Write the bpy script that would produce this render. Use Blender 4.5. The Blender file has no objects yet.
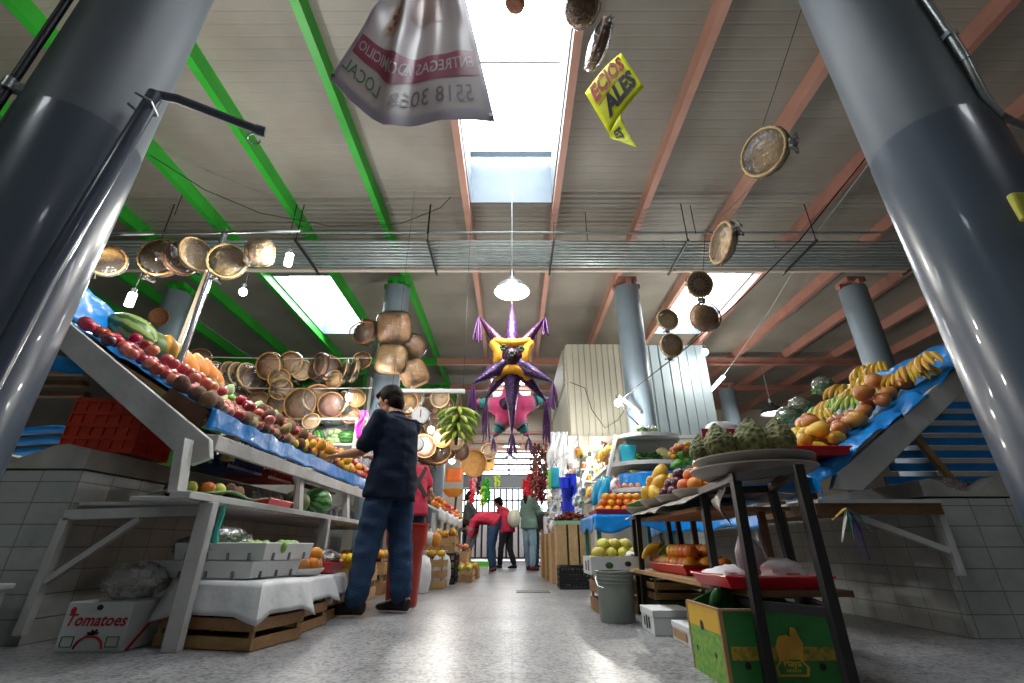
import bpy, math, random
from mathutils import Vector, Matrix, Euler, noise
random.seed(7)
PI = math.pi
COL = bpy.context.scene.collection
V = Vector

# ------------------------------------------------------------------ camera model
FPX, PITCH, CAMH = 455.0, math.radians(24.3), 0.44
CP, SP = math.cos(PITCH), math.sin(PITCH)
EYE = V((0, 0, CAMH))

def ray(u, v):
    a = (u - 512) / FPX
    b = (341.5 - v) / FPX
    return V((a, CP - b * SP, SP + b * CP))

def at(u, v, Y=None, X=None, Z=None):
    """point of the place seen at a spot of the photograph, on the plane Y=, X= or Z="""
    d = ray(u, v)
    t = Y / d.y if Y is not None else (X / d.x if X is not None else (Z - CAMH) / d.z)
    return EYE + d * t

def proj(p):
    q = V(p) - EYE
    dep = q.y * CP + q.z * SP
    up = -q.y * SP + q.z * CP
    return 512 + FPX * q.x / dep, 341.5 - FPX * up / dep

# ------------------------------------------------------------------ mesh building
ORIG = {}

class MB:
    def __init__(self):
        self.v, self.f, self.m = [], [], []

    def add(self, verts, faces, m=0):
        o = len(self.v)
        self.v += [V(p) for p in verts]
        self.f += [tuple(i + o for i in f) for f in faces]
        self.m += [m] * len(faces)
        return self

    def box(self, c, s, R=None, m=0):
        c = V(c); hx, hy, hz = s[0] / 2, s[1] / 2, s[2] / 2
        vs = [V((x * hx, y * hy, z * hz)) for z in (-1, 1) for y in (-1, 1) for x in (-1, 1)]
        if R is not None:
            vs = [R @ p for p in vs]
        return self.add([p + c for p in vs], [(0, 2, 3, 1), (4, 5, 7, 6), (0, 1, 5, 4), (1, 3, 7, 5), (3, 2, 6, 7), (2, 0, 4, 6)], m)

    def bx(self, x0, x1, y0, y1, z0, z1, m=0):
        return self.box(((x0 + x1) / 2, (y0 + y1) / 2, (z0 + z1) / 2), (abs(x1 - x0), abs(y1 - y0), abs(z1 - z0)), None, m)

    def bar(self, p0, p1, w, h, up=(0, 0, 1), m=0):
        p0, p1 = V(p0), V(p1)
        d = (p1 - p0); L = d.length; d.normalize()
        upv = V(up)
        if abs(d.dot(upv)) > 0.98:
            upv = V((0, 1, 0)) if abs(d.y) < .9 else V((1, 0, 0))
        s = d.cross(upv).normalized(); u = s.cross(d)
        R = Matrix((s, d, u)).transposed()
        return self.box((p0 + p1) / 2, (w, L, h), R, m)

    def tube(self, pts, r, n=8, caps=True, m=0, flat=1.0, closed=False):
        pts = [V(p) for p in pts]
        N = len(pts)
        rs = r if isinstance(r, (list, tuple)) else [r] * N
        t0 = (pts[1] - pts[0]).normalized()
        ref = V((0, 0, 1)) if abs(t0.z) < .9 else V((1, 0, 0))
        s = t0.cross(ref).normalized()
        vs = []
        for i, p in enumerate(pts):
            if closed:
                t = (pts[(i + 1) % N] - pts[i - 1]).normalized()
            else:
                t = (pts[min(i + 1, N - 1)] - pts[max(i - 1, 0)])
                t = t.normalized() if t.length > 1e-9 else t0
            s = (s - t * s.dot(t))
            s = s.normalized() if s.length > 1e-6 else t.orthogonal().normalized()
            u = t.cross(s)
            for k in range(n):
                a = 2 * PI * k / n
                vs.append(p + (s * math.cos(a) + u * math.sin(a) * flat) * rs[i])
        fs = []
        for i in range(N if closed else N - 1):
            j = (i + 1) % N
            for k in range(n):
                k2 = (k + 1) % n
                fs.append((i * n + k, i * n + k2, j * n + k2, j * n + k))
        if caps and not closed:
            fs.append(tuple(range(n - 1, -1, -1)))
            fs.append(tuple((N - 1) * n + k for k in range(n)))
        return self.add(vs, fs, m)

    def cyl(self, p0, p1, r, n=12, m=0, r1=None):
        return self.tube([p0, p1], [r, r if r1 is None else r1], n, True, m)

    def lathe(self, prof, c=(0, 0, 0), n=16, R=None, m=0, a0=0.0, a1=2 * PI, sx=1.0, sy=1.0, fn=None):
        c = V(c)
        full = abs(a1 - a0 - 2 * PI) < 1e-6
        vs, rings = [], []
        for r, z in prof:
            if r < 1e-6:
                rings.append([len(vs)]); vs.append(V((0, 0, z)))
            else:
                ids = []
                for k in range(n if full else n + 1):
                    a = a0 + (a1 - a0) * k / n
                    ids.append(len(vs))
                    rr = r * (fn(a, z) if fn else 1)
                    vs.append(V((rr * math.cos(a) * sx, rr * math.sin(a) * sy, z)))
                rings.append(ids)
        fs = []
        for A, B in zip(rings[:-1], rings[1:]):
            if len(A) == 1 and len(B) == 1:
                continue
            L = max(len(A), len(B))
            for k in range(L if full else L - 1):
                k2 = (k + 1) % L
                if len(A) == 1:
                    fs.append((A[0], B[k2], B[k])[::-1])
                elif len(B) == 1:
                    fs.append((A[k], A[k2], B[0]))
                else:
                    fs.append((A[k], A[k2], B[k2], B[k]))
        if R is not None:
            vs = [R @ p for p in vs]
        return self.add([p + c for p in vs], fs, m)

    def ell(self, c, r, R=None, nu=12, nv=8, m=0, fn=None):
        if not isinstance(r, (list, tuple)):
            r = (r, r, r)
        c = V(c); vs = [V((0, 0, -1))]; fs = []
        for j in range(1, nv):
            t = -PI / 2 + PI * j / nv
            for k in range(nu):
                a = 2 * PI * k / nu
                vs.append(V((math.cos(t) * math.cos(a), math.cos(t) * math.sin(a), math.sin(t))))
        vs.append(V((0, 0, 1)))
        for k in range(nu):
            k2 = (k + 1) % nu
            fs.append((0, 1 + k2, 1 + k))
            for j in range(nv - 2):
                b = 1 + j * nu
                fs.append((b + k, b + k2, b + nu + k2, b + nu + k))
            b = 1 + (nv - 2) * nu
            fs.append((b + k, b + k2, len(vs) - 1))
        out = []
        for p in vs:
            q = V((p.x * r[0], p.y * r[1], p.z * r[2]))
            if fn:
                q = fn(p, q)
            if R is not None:
                q = R @ q
            out.append(q + c)
        return self.add(out, fs, m)

    def grid(self, fn, ns, nt, m=0):
        vs = [fn(i / ns, j / nt) for j in range(nt + 1) for i in range(ns + 1)]
        w = ns + 1
        fs = [(j * w + i, j * w + i + 1, (j + 1) * w + i + 1, (j + 1) * w + i) for j in range(nt) for i in range(ns)]
        return self.add(vs, fs, m)

    def prism(self, pts, ext, m=0):
        """closed polygon of 3-D points pushed along ext"""
        n = len(pts); e = V(ext)
        vs = [V(p) for p in pts] + [V(p) + e for p in pts]
        fs = [tuple(range(n - 1, -1, -1)), tuple(range(n, 2 * n))]
        fs += [(i, (i + 1) % n, n + (i + 1) % n, n + i) for i in range(n)]
        return self.add(vs, fs, m)

    def text(self, s, fn, size=1.0, m=0, bold=0.0, align='CENTER', shear=0.0, cut=1):
        """lettering; fn maps flat (x, y) to the surface it is printed on"""
        cu = bpy.data.curves.new('lettering', 'FONT')
        cu.body = s; cu.size = size; cu.align_x = align; cu.align_y = 'CENTER'
        cu.offset = bold; cu.resolution_u = 2; cu.shear = shear
        ob = bpy.data.objects.new('lettering', cu)
        COL.objects.link(ob)
        dg = bpy.context.evaluated_depsgraph_get()
        me = ob.evaluated_get(dg).to_mesh()
        vs = [fn(p.co.x, p.co.y) for p in me.vertices]
        fs = [tuple(p.vertices) for p in me.polygons]
        self.add(vs, fs, m)
        ob.evaluated_get(dg).to_mesh_clear()
        bpy.data.objects.remove(ob); bpy.data.curves.remove(cu)
        return self

    def xf(self, M, i0=0):
        for i in range(i0, len(self.v)):
            self.v[i] = M @ self.v[i]
        return self

    def build(self, name, mats, parent=None, smooth=True, solid=0.0, bev=0.0, sub=0, loc=None, soff=0.0):
        if not isinstance(mats, (list, tuple)):
            mats = [mats]
        o0 = ORIG.get(parent.name, V((0, 0, 0))) if parent is not None else (V(loc) if loc is not None else V((0, 0, 0)))
        me = bpy.data.meshes.new(name)
        me.from_pydata([tuple(p - o0) for p in self.v], [], self.f)
        for mt in mats:
            me.materials.append(mt)
        me.polygons.foreach_set('material_index', self.m)
        if smooth:
            me.polygons.foreach_set('use_smooth', [True] * len(self.f))
            me.update()
            me.set_sharp_from_angle(angle=0.7)
        me.update()
        ob = bpy.data.objects.new(name, me)
        COL.objects.link(ob)
        if parent is not None:
            ob.parent = parent
            ORIG[ob.name] = o0
        else:
            ob.location = o0
            ORIG[ob.name] = o0
        if bev:
            b = ob.modifiers.new('bevel', 'BEVEL'); b.width = bev; b.segments = 2; b.limit_method = 'ANGLE'
        if solid:
            s = ob.modifiers.new('thickness', 'SOLIDIFY'); s.thickness = solid; s.offset = soff
        if sub:
            s = ob.modifiers.new('subdivision', 'SUBSURF'); s.levels = sub; s.render_levels = sub
        return ob

def fuse(ob, voxel, smooth=4, fac=.5):
    """melt overlapping closed shapes of one mesh into one continuous skin"""
    r = ob.modifiers.new('skin', 'REMESH'); r.mode = 'VOXEL'; r.voxel_size = voxel; r.use_smooth_shade = True
    s = ob.modifiers.new('soften', 'SMOOTH'); s.iterations = smooth; s.factor = fac
    dg = bpy.context.evaluated_depsgraph_get()
    me = bpy.data.meshes.new_from_object(ob.evaluated_get(dg))
    old = ob.data
    ob.modifiers.clear()
    mats = list(old.materials)
    ob.data = me
    me.materials.clear()
    for mt in mats:
        me.materials.append(mt)
    me.polygons.foreach_set('use_smooth', [True] * len(me.polygons))
    return ob

def tag(o, label, cat, group=None, kind=None):
    o['label'] = label
    o['category'] = cat
    if group: o['group'] = group
    if kind: o['kind'] = kind
    return o

def thing(name, label, cat, loc=(0, 0, 0), group=None):
    o = bpy.data.objects.new(name, None)
    o.empty_display_size = .1
    COL.objects.link(o)
    o.location = loc
    ORIG[o.name] = V(loc)
    return tag(o, label, cat, group)

def struct(o, label=None, cat=None):
    o['kind'] = 'structure'
    if label: o['label'] = label
    if cat: o['category'] = cat
    return o

KIDS = {}
def dup(o, loc, rot=None, scale=1.0, label=None, group=None, parent=None):
    """a copy of a thing with copies of its parts and sub-parts"""
    c = o.copy(); COL.objects.link(c)
    if parent is None:
        c.location = loc
        if rot is not None: c.rotation_euler = rot if isinstance(rot, Euler) else Euler(rot)
        c.scale = (scale,) * 3 if not isinstance(scale, (tuple, list)) else scale
        if label: c['label'] = label
        if group: c['group'] = group
    else:
        c.parent = parent
    ORIG[c.name] = V(loc) if loc is not None else V((0, 0, 0))
    if o.name not in KIDS:
        KIDS[o.name] = list(o.children)
    for ch in KIDS[o.name]:
        dup(ch, None, parent=c)
    return c

def retire(o):
    """take a pattern piece out of the scene once its copies stand"""
    for ch in list(o.children):
        retire(ch)
    bpy.data.objects.remove(o)

def rz(a): return Matrix.Rotation(a, 3, 'Z')
def rx(a): return Matrix.Rotation(a, 3, 'X')
def ry(a): return Matrix.Rotation(a, 3, 'Y')
def U(a, b): return random.uniform(a, b)
def lerp(a, b, t): return a + (b - a) * t
# ------------------------------------------------------------------ materials
class NT:
    def __init__(self, name):
        self.mat = bpy.data.materials.new(name)
        self.mat.use_nodes = True
        self.t = self.mat.node_tree
        self.t.nodes.clear()
        self.out = self.n('ShaderNodeOutputMaterial')
    def n(self, typ, **kw):
        nd = self.t.nodes.new(typ)
        for k, val in kw.items():
            if k.startswith('i_'):
                key = k[2:].replace('_', ' ')
                nd.inputs[key].default_value = val
            else:
                setattr(nd, k, val)
        return nd
    def l(self, a, b):
        self.t.links.new(a, b)

def c4(c): return (c[0], c[1], c[2], 1.0)
def hexc(h):
    h = h.lstrip('#')
    f = lambda x: (x / 12.92) if x <= .04045 else ((x + .055) / 1.055) ** 2.4
    return tuple(f(int(h[i:i + 2], 16) / 255) for i in (0, 2, 4))

MATS = {}
def mat(name, col, rough=.6, metal=0.0, col2=None, scale=8.0, amt=.5, bump=0.0, bscale=None, var=0.0, stretch=None, spec=.5, coat=0.0, trans=0.0, emis=0.0, sss=0.0, vor=False):
    """a plain surface: two tones mixed by noise, an optional bump and a spread of tone from one copy to the next"""
    if name in MATS: return MATS[name]
    if isinstance(col, str): col = hexc(col)
    if isinstance(col2, str): col2 = hexc(col2)
    T = NT(name)
    p = T.n('ShaderNodeBsdfPrincipled')
    p.inputs['Roughness'].default_value = rough
    p.inputs['Metallic'].default_value = metal
    p.inputs['Specular IOR Level'].default_value = spec
    p.inputs['Coat Weight'].default_value = coat
    if trans: p.inputs['Transmission Weight'].default_value = trans
    if emis:
        p.inputs['Emission Color'].default_value = c4(col); p.inputs['Emission Strength'].default_value = emis
    T.l(p.outputs[0], T.out.inputs[0])
    src = None
    tc = T.n('ShaderNodeTexCoord')
    vec = tc.outputs['Object']
    if stretch:
        mp = T.n('ShaderNodeMapping'); mp.inputs['Scale'].default_value = stretch
        T.l(vec, mp.inputs[0]); vec = mp.outputs[0]
    if col2 is not None:
        if vor:
            nz = T.n('ShaderNodeTexVoronoi', i_Scale=scale); f = nz.outputs['Distance']
        else:
            nz = T.n('ShaderNodeTexNoise', i_Scale=scale, i_Detail=4.0); f = nz.outputs['Fac']
        T.l(vec, nz.inputs['Vector'])
        mr = T.n('ShaderNodeMapRange'); mr.inputs[1].default_value = .5 - amt * .5; mr.inputs[2].default_value = .5 + amt * .5
        T.l(f, mr.inputs[0])
        mx = T.n('ShaderNodeMix', data_type='RGBA'); mx.inputs[6].default_value = c4(col); mx.inputs[7].default_value = c4(col2)
        T.l(mr.outputs[0], mx.inputs[0]); src = mx.outputs[2]
    if var:
        oi = T.n('ShaderNodeObjectInfo')
        hs = T.n('ShaderNodeHueSaturation')
        m1 = T.n('ShaderNodeMapRange'); m1.inputs[3].default_value = .5 - var * .12; m1.inputs[4].default_value = .5 + var * .12
        m2 = T.n('ShaderNodeMapRange'); m2.inputs[3].default_value = 1 - var; m2.inputs[4].default_value = 1 + var * .6
        T.l(oi.outputs['Random'], m1.inputs[0]); T.l(oi.outputs['Random'], m2.inputs[0])
        T.l(m1.outputs[0], hs.inputs['Hue']); T.l(m2.outputs[0], hs.inputs['Value'])
        if src is not None: T.l(src, hs.inputs['Color'])
        else: hs.inputs['Color'].default_value = c4(col)
        src = hs.outputs[0]
    if src is not None: T.l(src, p.inputs['Base Color'])
    else: p.inputs['Base Color'].default_value = c4(col)
    if bump:
        nz = T.n('ShaderNodeTexVoronoi' if vor else 'ShaderNodeTexNoise', i_Scale=bscale or scale * 3)
        T.l(vec, nz.inputs['Vector'])
        bp = T.n('ShaderNodeBump', i_Strength=bump, i_Distance=.02)
        T.l(nz.outputs[0], bp.inputs['Height']); T.l(bp.outputs[0], p.inputs['Normal'])
    MATS[name] = T.mat
    return T.mat

def brick_mat(name, c1, c2, mortar, w, h, plane, rough=.35, offset=0.0, mort=.004, dirt=None, bump=.4):
    """tiles laid in a plane ('XZ', 'YZ' or 'XY') in real sizes"""
    T = NT(name)
    p = T.n('ShaderNodeBsdfPrincipled', i_Roughness=rough)
    T.l(p.outputs[0], T.out.inputs[0])
    geo = T.n('ShaderNodeNewGeometry')
    sep = T.n('ShaderNodeSeparateXYZ'); T.l(geo.outputs['Position'], sep.inputs[0])
    cmb = T.n('ShaderNodeCombineXYZ')
    if plane == 'BOX':      # whichever horizontal axis the face does not look along
        add = T.n('ShaderNodeMath', operation='ADD'); T.l(sep.outputs[0], add.inputs[0]); T.l(sep.outputs[1], add.inputs[1])
        T.l(add.outputs[0], cmb.inputs[0]); T.l(sep.outputs[2], cmb.inputs[1])
    else:
        ax = {'X': 0, 'Y': 1, 'Z': 2}
        T.l(sep.outputs[ax[plane[0]]], cmb.inputs[0]); T.l(sep.outputs[ax[plane[1]]], cmb.inputs[1])
    br = T.n('ShaderNodeTexBrick', offset=offset, squash=1.0)
    br.inputs['Color1'].default_value = c4(c1); br.inputs['Color2'].default_value = c4(c2); br.inputs['Mortar'].default_value = c4(mortar)
    br.inputs['Scale'].default_value = 1.0; br.inputs['Mortar Size'].default_value = mort; br.inputs['Mortar Smooth'].default_value = .2
    br.inputs['Brick Width'].default_value = w; br.inputs['Row Height'].default_value = h
    T.l(cmb.outputs[0], br.inputs['Vector'])
    src = br.outputs['Color']
    if dirt:
        nz = T.n('ShaderNodeTexNoise', i_Scale=2.2, i_Detail=6.0, i_Roughness=.65); T.l(geo.outputs['Position'], nz.inputs['Vector'])
        mr = T.n('ShaderNodeMapRange'); mr.inputs[1].default_value = .45; mr.inputs[2].default_value = .75; mr.inputs[4].default_value = .6
        T.l(nz.outputs['Fac'], mr.inputs[0])
        mx = T.n('ShaderNodeMix', data_type='RGBA', blend_type='MULTIPLY'); mx.inputs[7].default_value = c4(dirt)
        T.l(mr.outputs[0], mx.inputs[0]); T.l(src, mx.inputs[6]); src = mx.outputs[2]
    T.l(src, p.inputs['Base Color'])
    bp = T.n('ShaderNodeBump', i_Strength=bump, i_Distance=.004, invert=True)
    T.l(br.outputs['Fac'], bp.inputs['Height']); T.l(bp.outputs[0], p.inputs['Normal'])
    MATS[name] = T.mat
    return T.mat

def wood(name, c1, c2, rough=.7):
    return mat(name, c1, rough, col2=c2, scale=6, amt=.7, stretch=(4, 4, 4), bump=.25, bscale=30, var=.12)

def emit(name, col, s):
    if name in MATS: return MATS[name]
    T = NT(name); e = T.n('ShaderNodeEmission', i_Strength=s); e.inputs['Color'].default_value = c4(col)
    T.l(e.outputs[0], T.out.inputs[0]); MATS[name] = T.mat
    return T.mat

def film(name, tint=(1, 1, 1), gloss=.12, rough=.12, bump=.8, bscale=14, milk=0.0, milkcol=(.8, .8, .8)):
    """thin clear plastic: lets light through, with creased highlights"""
    T = NT(name)
    tr = T.n('ShaderNodeBsdfTransparent'); tr.inputs[0].default_value = c4(tint)
    gl = T.n('ShaderNodeBsdfGlossy', i_Roughness=rough)
    nz = T.n('ShaderNodeTexNoise', i_Scale=bscale, i_Detail=3.0)
    tc = T.n('ShaderNodeTexCoord'); T.l(tc.outputs['Object'], nz.inputs['Vector'])
    bp = T.n('ShaderNodeBump', i_Strength=bump, i_Distance=.03); T.l(nz.outputs['Fac'], bp.inputs['Height'])
    T.l(bp.outputs[0], gl.inputs['Normal'])
    fr = T.n('ShaderNodeFresnel', i_IOR=1.45); T.l(bp.outputs[0], fr.inputs['Normal'])
    ad = T.n('ShaderNodeMath', operation='ADD', use_clamp=True); ad.inputs[1].default_value = gloss; T.l(fr.outputs[0], ad.inputs[0])
    base = tr.outputs[0]
    if milk:
        df = T.n('ShaderNodeBsdfDiffuse'); df.inputs[0].default_value = c4(milkcol)
        m0 = T.n('ShaderNodeMixShader'); m0.inputs[0].default_value = milk
        T.l(tr.outputs[0], m0.inputs[1]); T.l(df.outputs[0], m0.inputs[2]); base = m0.outputs[0]
    mx = T.n('ShaderNodeMixShader'); T.l(ad.outputs[0], mx.inputs[0]); T.l(base, mx.inputs[1]); T.l(gl.outputs[0], mx.inputs[2])
    T.l(mx.outputs[0], T.out.inputs[0])
    MATS[name] = T.mat
    return T.mat

def striped(name, c1, c2, scale, axis='X', rough=.4, dist=4.0):
    T = NT(name)
    p = T.n('ShaderNodeBsdfPrincipled', i_Roughness=rough); T.l(p.outputs[0], T.out.inputs[0])
    tc = T.n('ShaderNodeTexCoord')
    sep = T.n('ShaderNodeSeparateXYZ'); T.l(tc.outputs['Object'], sep.inputs[0])
    at2 = T.n('ShaderNodeMath', operation='ARCTAN2'); T.l(sep.outputs[1], at2.inputs[0]); T.l(sep.outputs[2], at2.inputs[1])
    nz = T.n('ShaderNodeTexNoise', i_Scale=18.0); T.l(tc.outputs['Object'], nz.inputs['Vector'])
    ma = T.n('ShaderNodeMath', operation='MULTIPLY_ADD'); ma.inputs[1].default_value = .5; T.l(nz.outputs['Fac'], ma.inputs[0]); T.l(at2.outputs[0], ma.inputs[2])
    m2 = T.n('ShaderNodeMath', operation='MULTIPLY'); m2.inputs[1].default_value = scale; T.l(ma.outputs[0], m2.inputs[0])
    sn = T.n('ShaderNodeMath', operation='SINE'); T.l(m2.outputs[0], sn.inputs[0])
    mr = T.n('ShaderNodeMapRange'); mr.inputs[1].default_value = -.4; mr.inputs[2].default_value = .5; T.l(sn.outputs[0], mr.inputs[0])
    mx = T.n('ShaderNodeMix', data_type='RGBA'); mx.inputs[6].default_value = c4(c1); mx.inputs[7].default_value = c4(c2)
    T.l(mr.outputs[0], mx.inputs[0]); T.l(mx.outputs[2], p.inputs['Base Color'])
    MATS[name] = T.mat
    return T.mat

def floor_mat():
    T = NT('terrazzo floor')
    p = T.n('ShaderNodeBsdfPrincipled'); T.l(p.outputs[0], T.out.inputs[0])
    geo = T.n('ShaderNodeNewGeometry')
    vo = T.n('ShaderNodeTexVoronoi', i_Scale=75.0); T.l(geo.outputs['Position'], vo.inputs['Vector'])
    cr = T.n('ShaderNodeValToRGB')
    e = cr.color_ramp.elements
    e[0].position = 0.0; e[0].color = (.08, .08, .084, 1)
    e[1].position = 1.0; e[1].color = (.34, .34, .345, 1)
    for pos, c in ((.28, .15), (.36, .27), (.62, .31), (.7, .22)):
        k = e.new(pos); k.color = (c, c, c * 1.01, 1)
    sp = T.n('ShaderNodeSeparateColor'); T.l(vo.outputs['Color'], sp.inputs[0]); T.l(sp.outputs[0], cr.inputs[0])
    nz = T.n('ShaderNodeTexNoise', i_Scale=1.3, i_Detail=6.0, i_Roughness=.7); T.l(geo.outputs['Position'], nz.inputs['Vector'])
    mr = T.n('ShaderNodeMapRange'); mr.inputs[1].default_value = .4; mr.inputs[2].default_value = .7
    T.l(nz.outputs['Fac'], mr.inputs[0])
    mx = T.n('ShaderNodeMix', data_type='RGBA', blend_type='MULTIPLY'); mx.inputs[7].default_value = (.66, .66, .67, 1)
    T.l(mr.outputs[0], mx.inputs[0]); T.l(cr.outputs[0], mx.inputs[6])
    br = T.n('ShaderNodeTexBrick', offset=0.0, squash=1.0)
    br.inputs['Scale'].default_value = 1.0; br.inputs['Brick Width'].default_value = .30; br.inputs['Row Height'].default_value = .30
    br.inputs['Mortar Size'].default_value = .0025; br.inputs['Color1'].default_value = (1, 1, 1, 1); br.inputs['Color2'].default_value = (.93, .93, .94, 1)
    br.inputs['Mortar'].default_value = (.55, .55, .55, 1)
    T.l(geo.outputs['Position'], br.inputs['Vector'])
    m2 = T.n('ShaderNodeMix', data_type='RGBA', blend_type='MULTIPLY'); m2.inputs[0].default_value = 1.0
    T.l(mx.outputs[2], m2.inputs[6]); T.l(br.outputs['Color'], m2.inputs[7]); T.l(m2.outputs[2], p.inputs['Base Color'])
    r2 = T.n('ShaderNodeMapRange'); r2.inputs[3].default_value = .22; r2.inputs[4].default_value = .46; T.l(nz.outputs['Fac'], r2.inputs[0]); T.l(r2.outputs[0], p.inputs['Roughness'])
    return T.mat

M = {}
M['floor'] = floor_mat()
M['deck'] = mat('ceiling deck', '#9a968c', .55, col2='#857f74', scale=1.2, amt=.5)
M['tile'] = brick_mat('white glazed tile', hexc('#b3b6b3'), hexc('#a8acaa'), hexc('#7d7c76'), .22, .11, 'BOX', .3, 0.0, .0035, hexc('#8d8f8c'))
M['plaster'] = mat('worn plaster', '#b9b7ae', .7, col2='#8f8d86', scale=5, amt=.5, bump=.3)
M['green'] = mat('green beam paint', '#2fae2f', .45, col2='#2a9a2c', scale=3)
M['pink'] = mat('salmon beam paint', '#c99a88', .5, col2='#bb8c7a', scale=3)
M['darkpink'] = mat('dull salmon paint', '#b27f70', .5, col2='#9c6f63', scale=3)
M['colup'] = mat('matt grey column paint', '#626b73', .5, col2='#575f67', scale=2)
M['collow'] = mat('glossy blue grey column paint', '#505a68', .3, col2='#485260', scale=1.5, bump=.1, bscale=5, coat=.3)
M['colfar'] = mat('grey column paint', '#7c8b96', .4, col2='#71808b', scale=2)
M['galv'] = mat('galvanised steel', '#a9b0b0', .35, .8, col2='#8d9494', scale=9)
M['conduit'] = mat('painted conduit', '#a3aeac', .4, .4, col2='#8f9a98', scale=6)
M['cream'] = mat('cream pipe paint', '#cdbfae', .5)
M['steel'] = mat('bright steel', '#b9bcc0', .22, .95)
M['blackmetal'] = mat('black painted steel', '#0b0b0d', .45, .0, col2='#111113', scale=14)
M['darkmetal'] = mat('dark metal', '#33343a', .45, .5)
M['whitewood'] = mat('white painted wood', '#cacac9', .6, col2='#9d9b95', scale=4, amt=.6, stretch=(1, 1, 1), bump=.2, bscale=20)
M['wood'] = wood('raw pine', '#a98257', '#8a6540')
M['darkwood'] = wood('dark stained wood', '#6b4a2e', '#4a321f')
M['crate'] = wood('crate wood', '#b08a5b', '#8c6a42')
M['palewood'] = wood('pale crate wood', '#c4a47a', '#a9875c')
M['blue'] = mat('blue plastic sheet', '#0c86d6', .3, col2='#0a76c4', scale=5, bump=.5, bscale=11, coat=.1)
M['bluecrate'] = mat('blue crate plastic', '#1d3f74', .45)
M['redcrate'] = mat('red crate plastic', '#cc3a22', .42, col2='#b8301c', scale=6)
M['redtray'] = mat('red tray plastic', '#c81c2c', .3)
M['blackplastic'] = mat('black crate plastic', '#202326', .45)
M['greyplastic'] = mat('grey bin plastic', '#8b938c', .5, col2='#7c847d', scale=5)
M['whitefoam'] = mat('white foam', '#dcdedd', .75, col2='#c9cbca', scale=8)
M['whiteplastic'] = mat('white plastic', '#dfe2e2', .35)
M['cloth'] = mat('white plastic cloth', '#d5d7d8', .45, col2='#c0c2c4', scale=6, bump=.3, bscale=12)
M['greyfilm'] = mat('grey plastic sheeting', '#9b948c', .35, col2='#857f78', scale=6, bump=.3, bscale=14)
M['card'] = mat('brown cardboard', '#a27e57', .8, col2='#947150', scale=7)
M['whitecard'] = mat('white printed card', '#cfd2d2', .6, col2='#c2c5c6', scale=7)
M['black'] = mat('black print', '#141414', .6)
M['red'] = mat('red print', '#b3202a', .5)
M['greencard'] = mat('green printed card', '#2a7a33', .55, col2='#246b2d', scale=9)
M['yellowcard'] = mat('yellow printed card', '#d3a92c', .55, col2='#c79d24', scale=9)
M['wicker'] = mat('straw wicker', '#c8985e', .7, col2='#a5763f', scale=24, amt=.6, bump=.5, bscale=60, var=.15)
M['palewicker'] = mat('pale woven palm', '#d8ba8c', .7, col2='#b8935f', scale=24, amt=.6, bump=.5, bscale=60, var=.12)
M['brownwicker'] = mat('brown wicker', '#98683f', .6, col2='#6f4526', scale=24, amt=.6, bump=.5, bscale=60, var=.15)
M['film'] = film('cellophane', gloss=.03, milk=.04, milkcol=(.8, .76, .7), rough=.18, bump=1.0, bscale=20)
M['bagfilm'] = film('clear bag film', gloss=.1, milk=.12)
M['bulb'] = emit('lit bulb', (1, .99, .95), 22)
M['tube'] = emit('lit tube', (1, 1, 1), 14)
M['lampface'] = emit('lit lamp face', (1, .98, .94), 9)
M['rope'] = mat('twine', '#b8a98a', .9)
M['wire'] = mat('black cable', '#1a1a1c', .6)
M['paleline'] = mat('pale cord', '#b9b6ac', .7)
# ------------------------------------------------------------------ the hall
ZB, ZD = 5.04, 5.25          # underside of beams, underside of deck
b = MB(); b.bx(-12, 12, -5, 17.6, -.2, 0); struct(b.build('floor', M['floor'], smooth=False))

BEAMX = [-.68 + 1.335 * k for k in range(-8, 10)]
SKY = [(-.63, .60, .3, 5.43), (-4.62, -3.42, 7.5, 10.1), (3.40, 4.60, 7.4, 10.1), (-.63, .60, 12.6, 15.6), (-4.62, -3.42, -2.9, -1.9), (3.40, 4.60, -2.9, -1.9)]  # last two: unseen skylights behind the camera, added to brighten the counter fronts
def corr(b, x0, x1, y0, y1, pitch=.125):
    prof = []; y = y0
    while y < y1 - 1e-6:
        for dy, dz in ((0, 0), (.10, 0), (.104, .0018), (.12, .0018)):
            if y + dy < y1: prof.append((y + dy, ZD + dz))
        y += pitch
    prof.append((y1, ZD))
    vs, fs = [], []
    for (yy, zz) in prof: vs += [V((x0, yy, zz)), V((x1, yy, zz))]
    for i in range(len(prof) - 1): fs.append((2 * i, 2 * i + 1, 2 * i + 3, 2 * i + 2))
    b.add(vs, fs)
b = MB()
corr(b, -12, -4.62, -5, 17.6); corr(b, -3.42, -.63, -5, 17.6); corr(b, .60, 3.40, -5, 17.6); corr(b, 4.60, 12, -5, 17.6)
for (x0, x1), cuts in (((-.63, .60), [(.3, 5.43), (12.6, 15.6)]), ((-4.62, -3.42), [(-2.9, -1.9), (7.5, 10.1)]), ((3.40, 4.60), [(-2.9, -1.9), (7.4, 10.1)])):
    y = -5
    for c0, c1 in cuts + [(17.6, 17.6)]:
        if c0 > y: corr(b, x0, x1, y, c0)
        y = c1
b.bx(-12, 12, -5, 17.6, 6.4, 6.5)
struct(b.build('ceiling', M['deck'], smooth=False))

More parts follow.
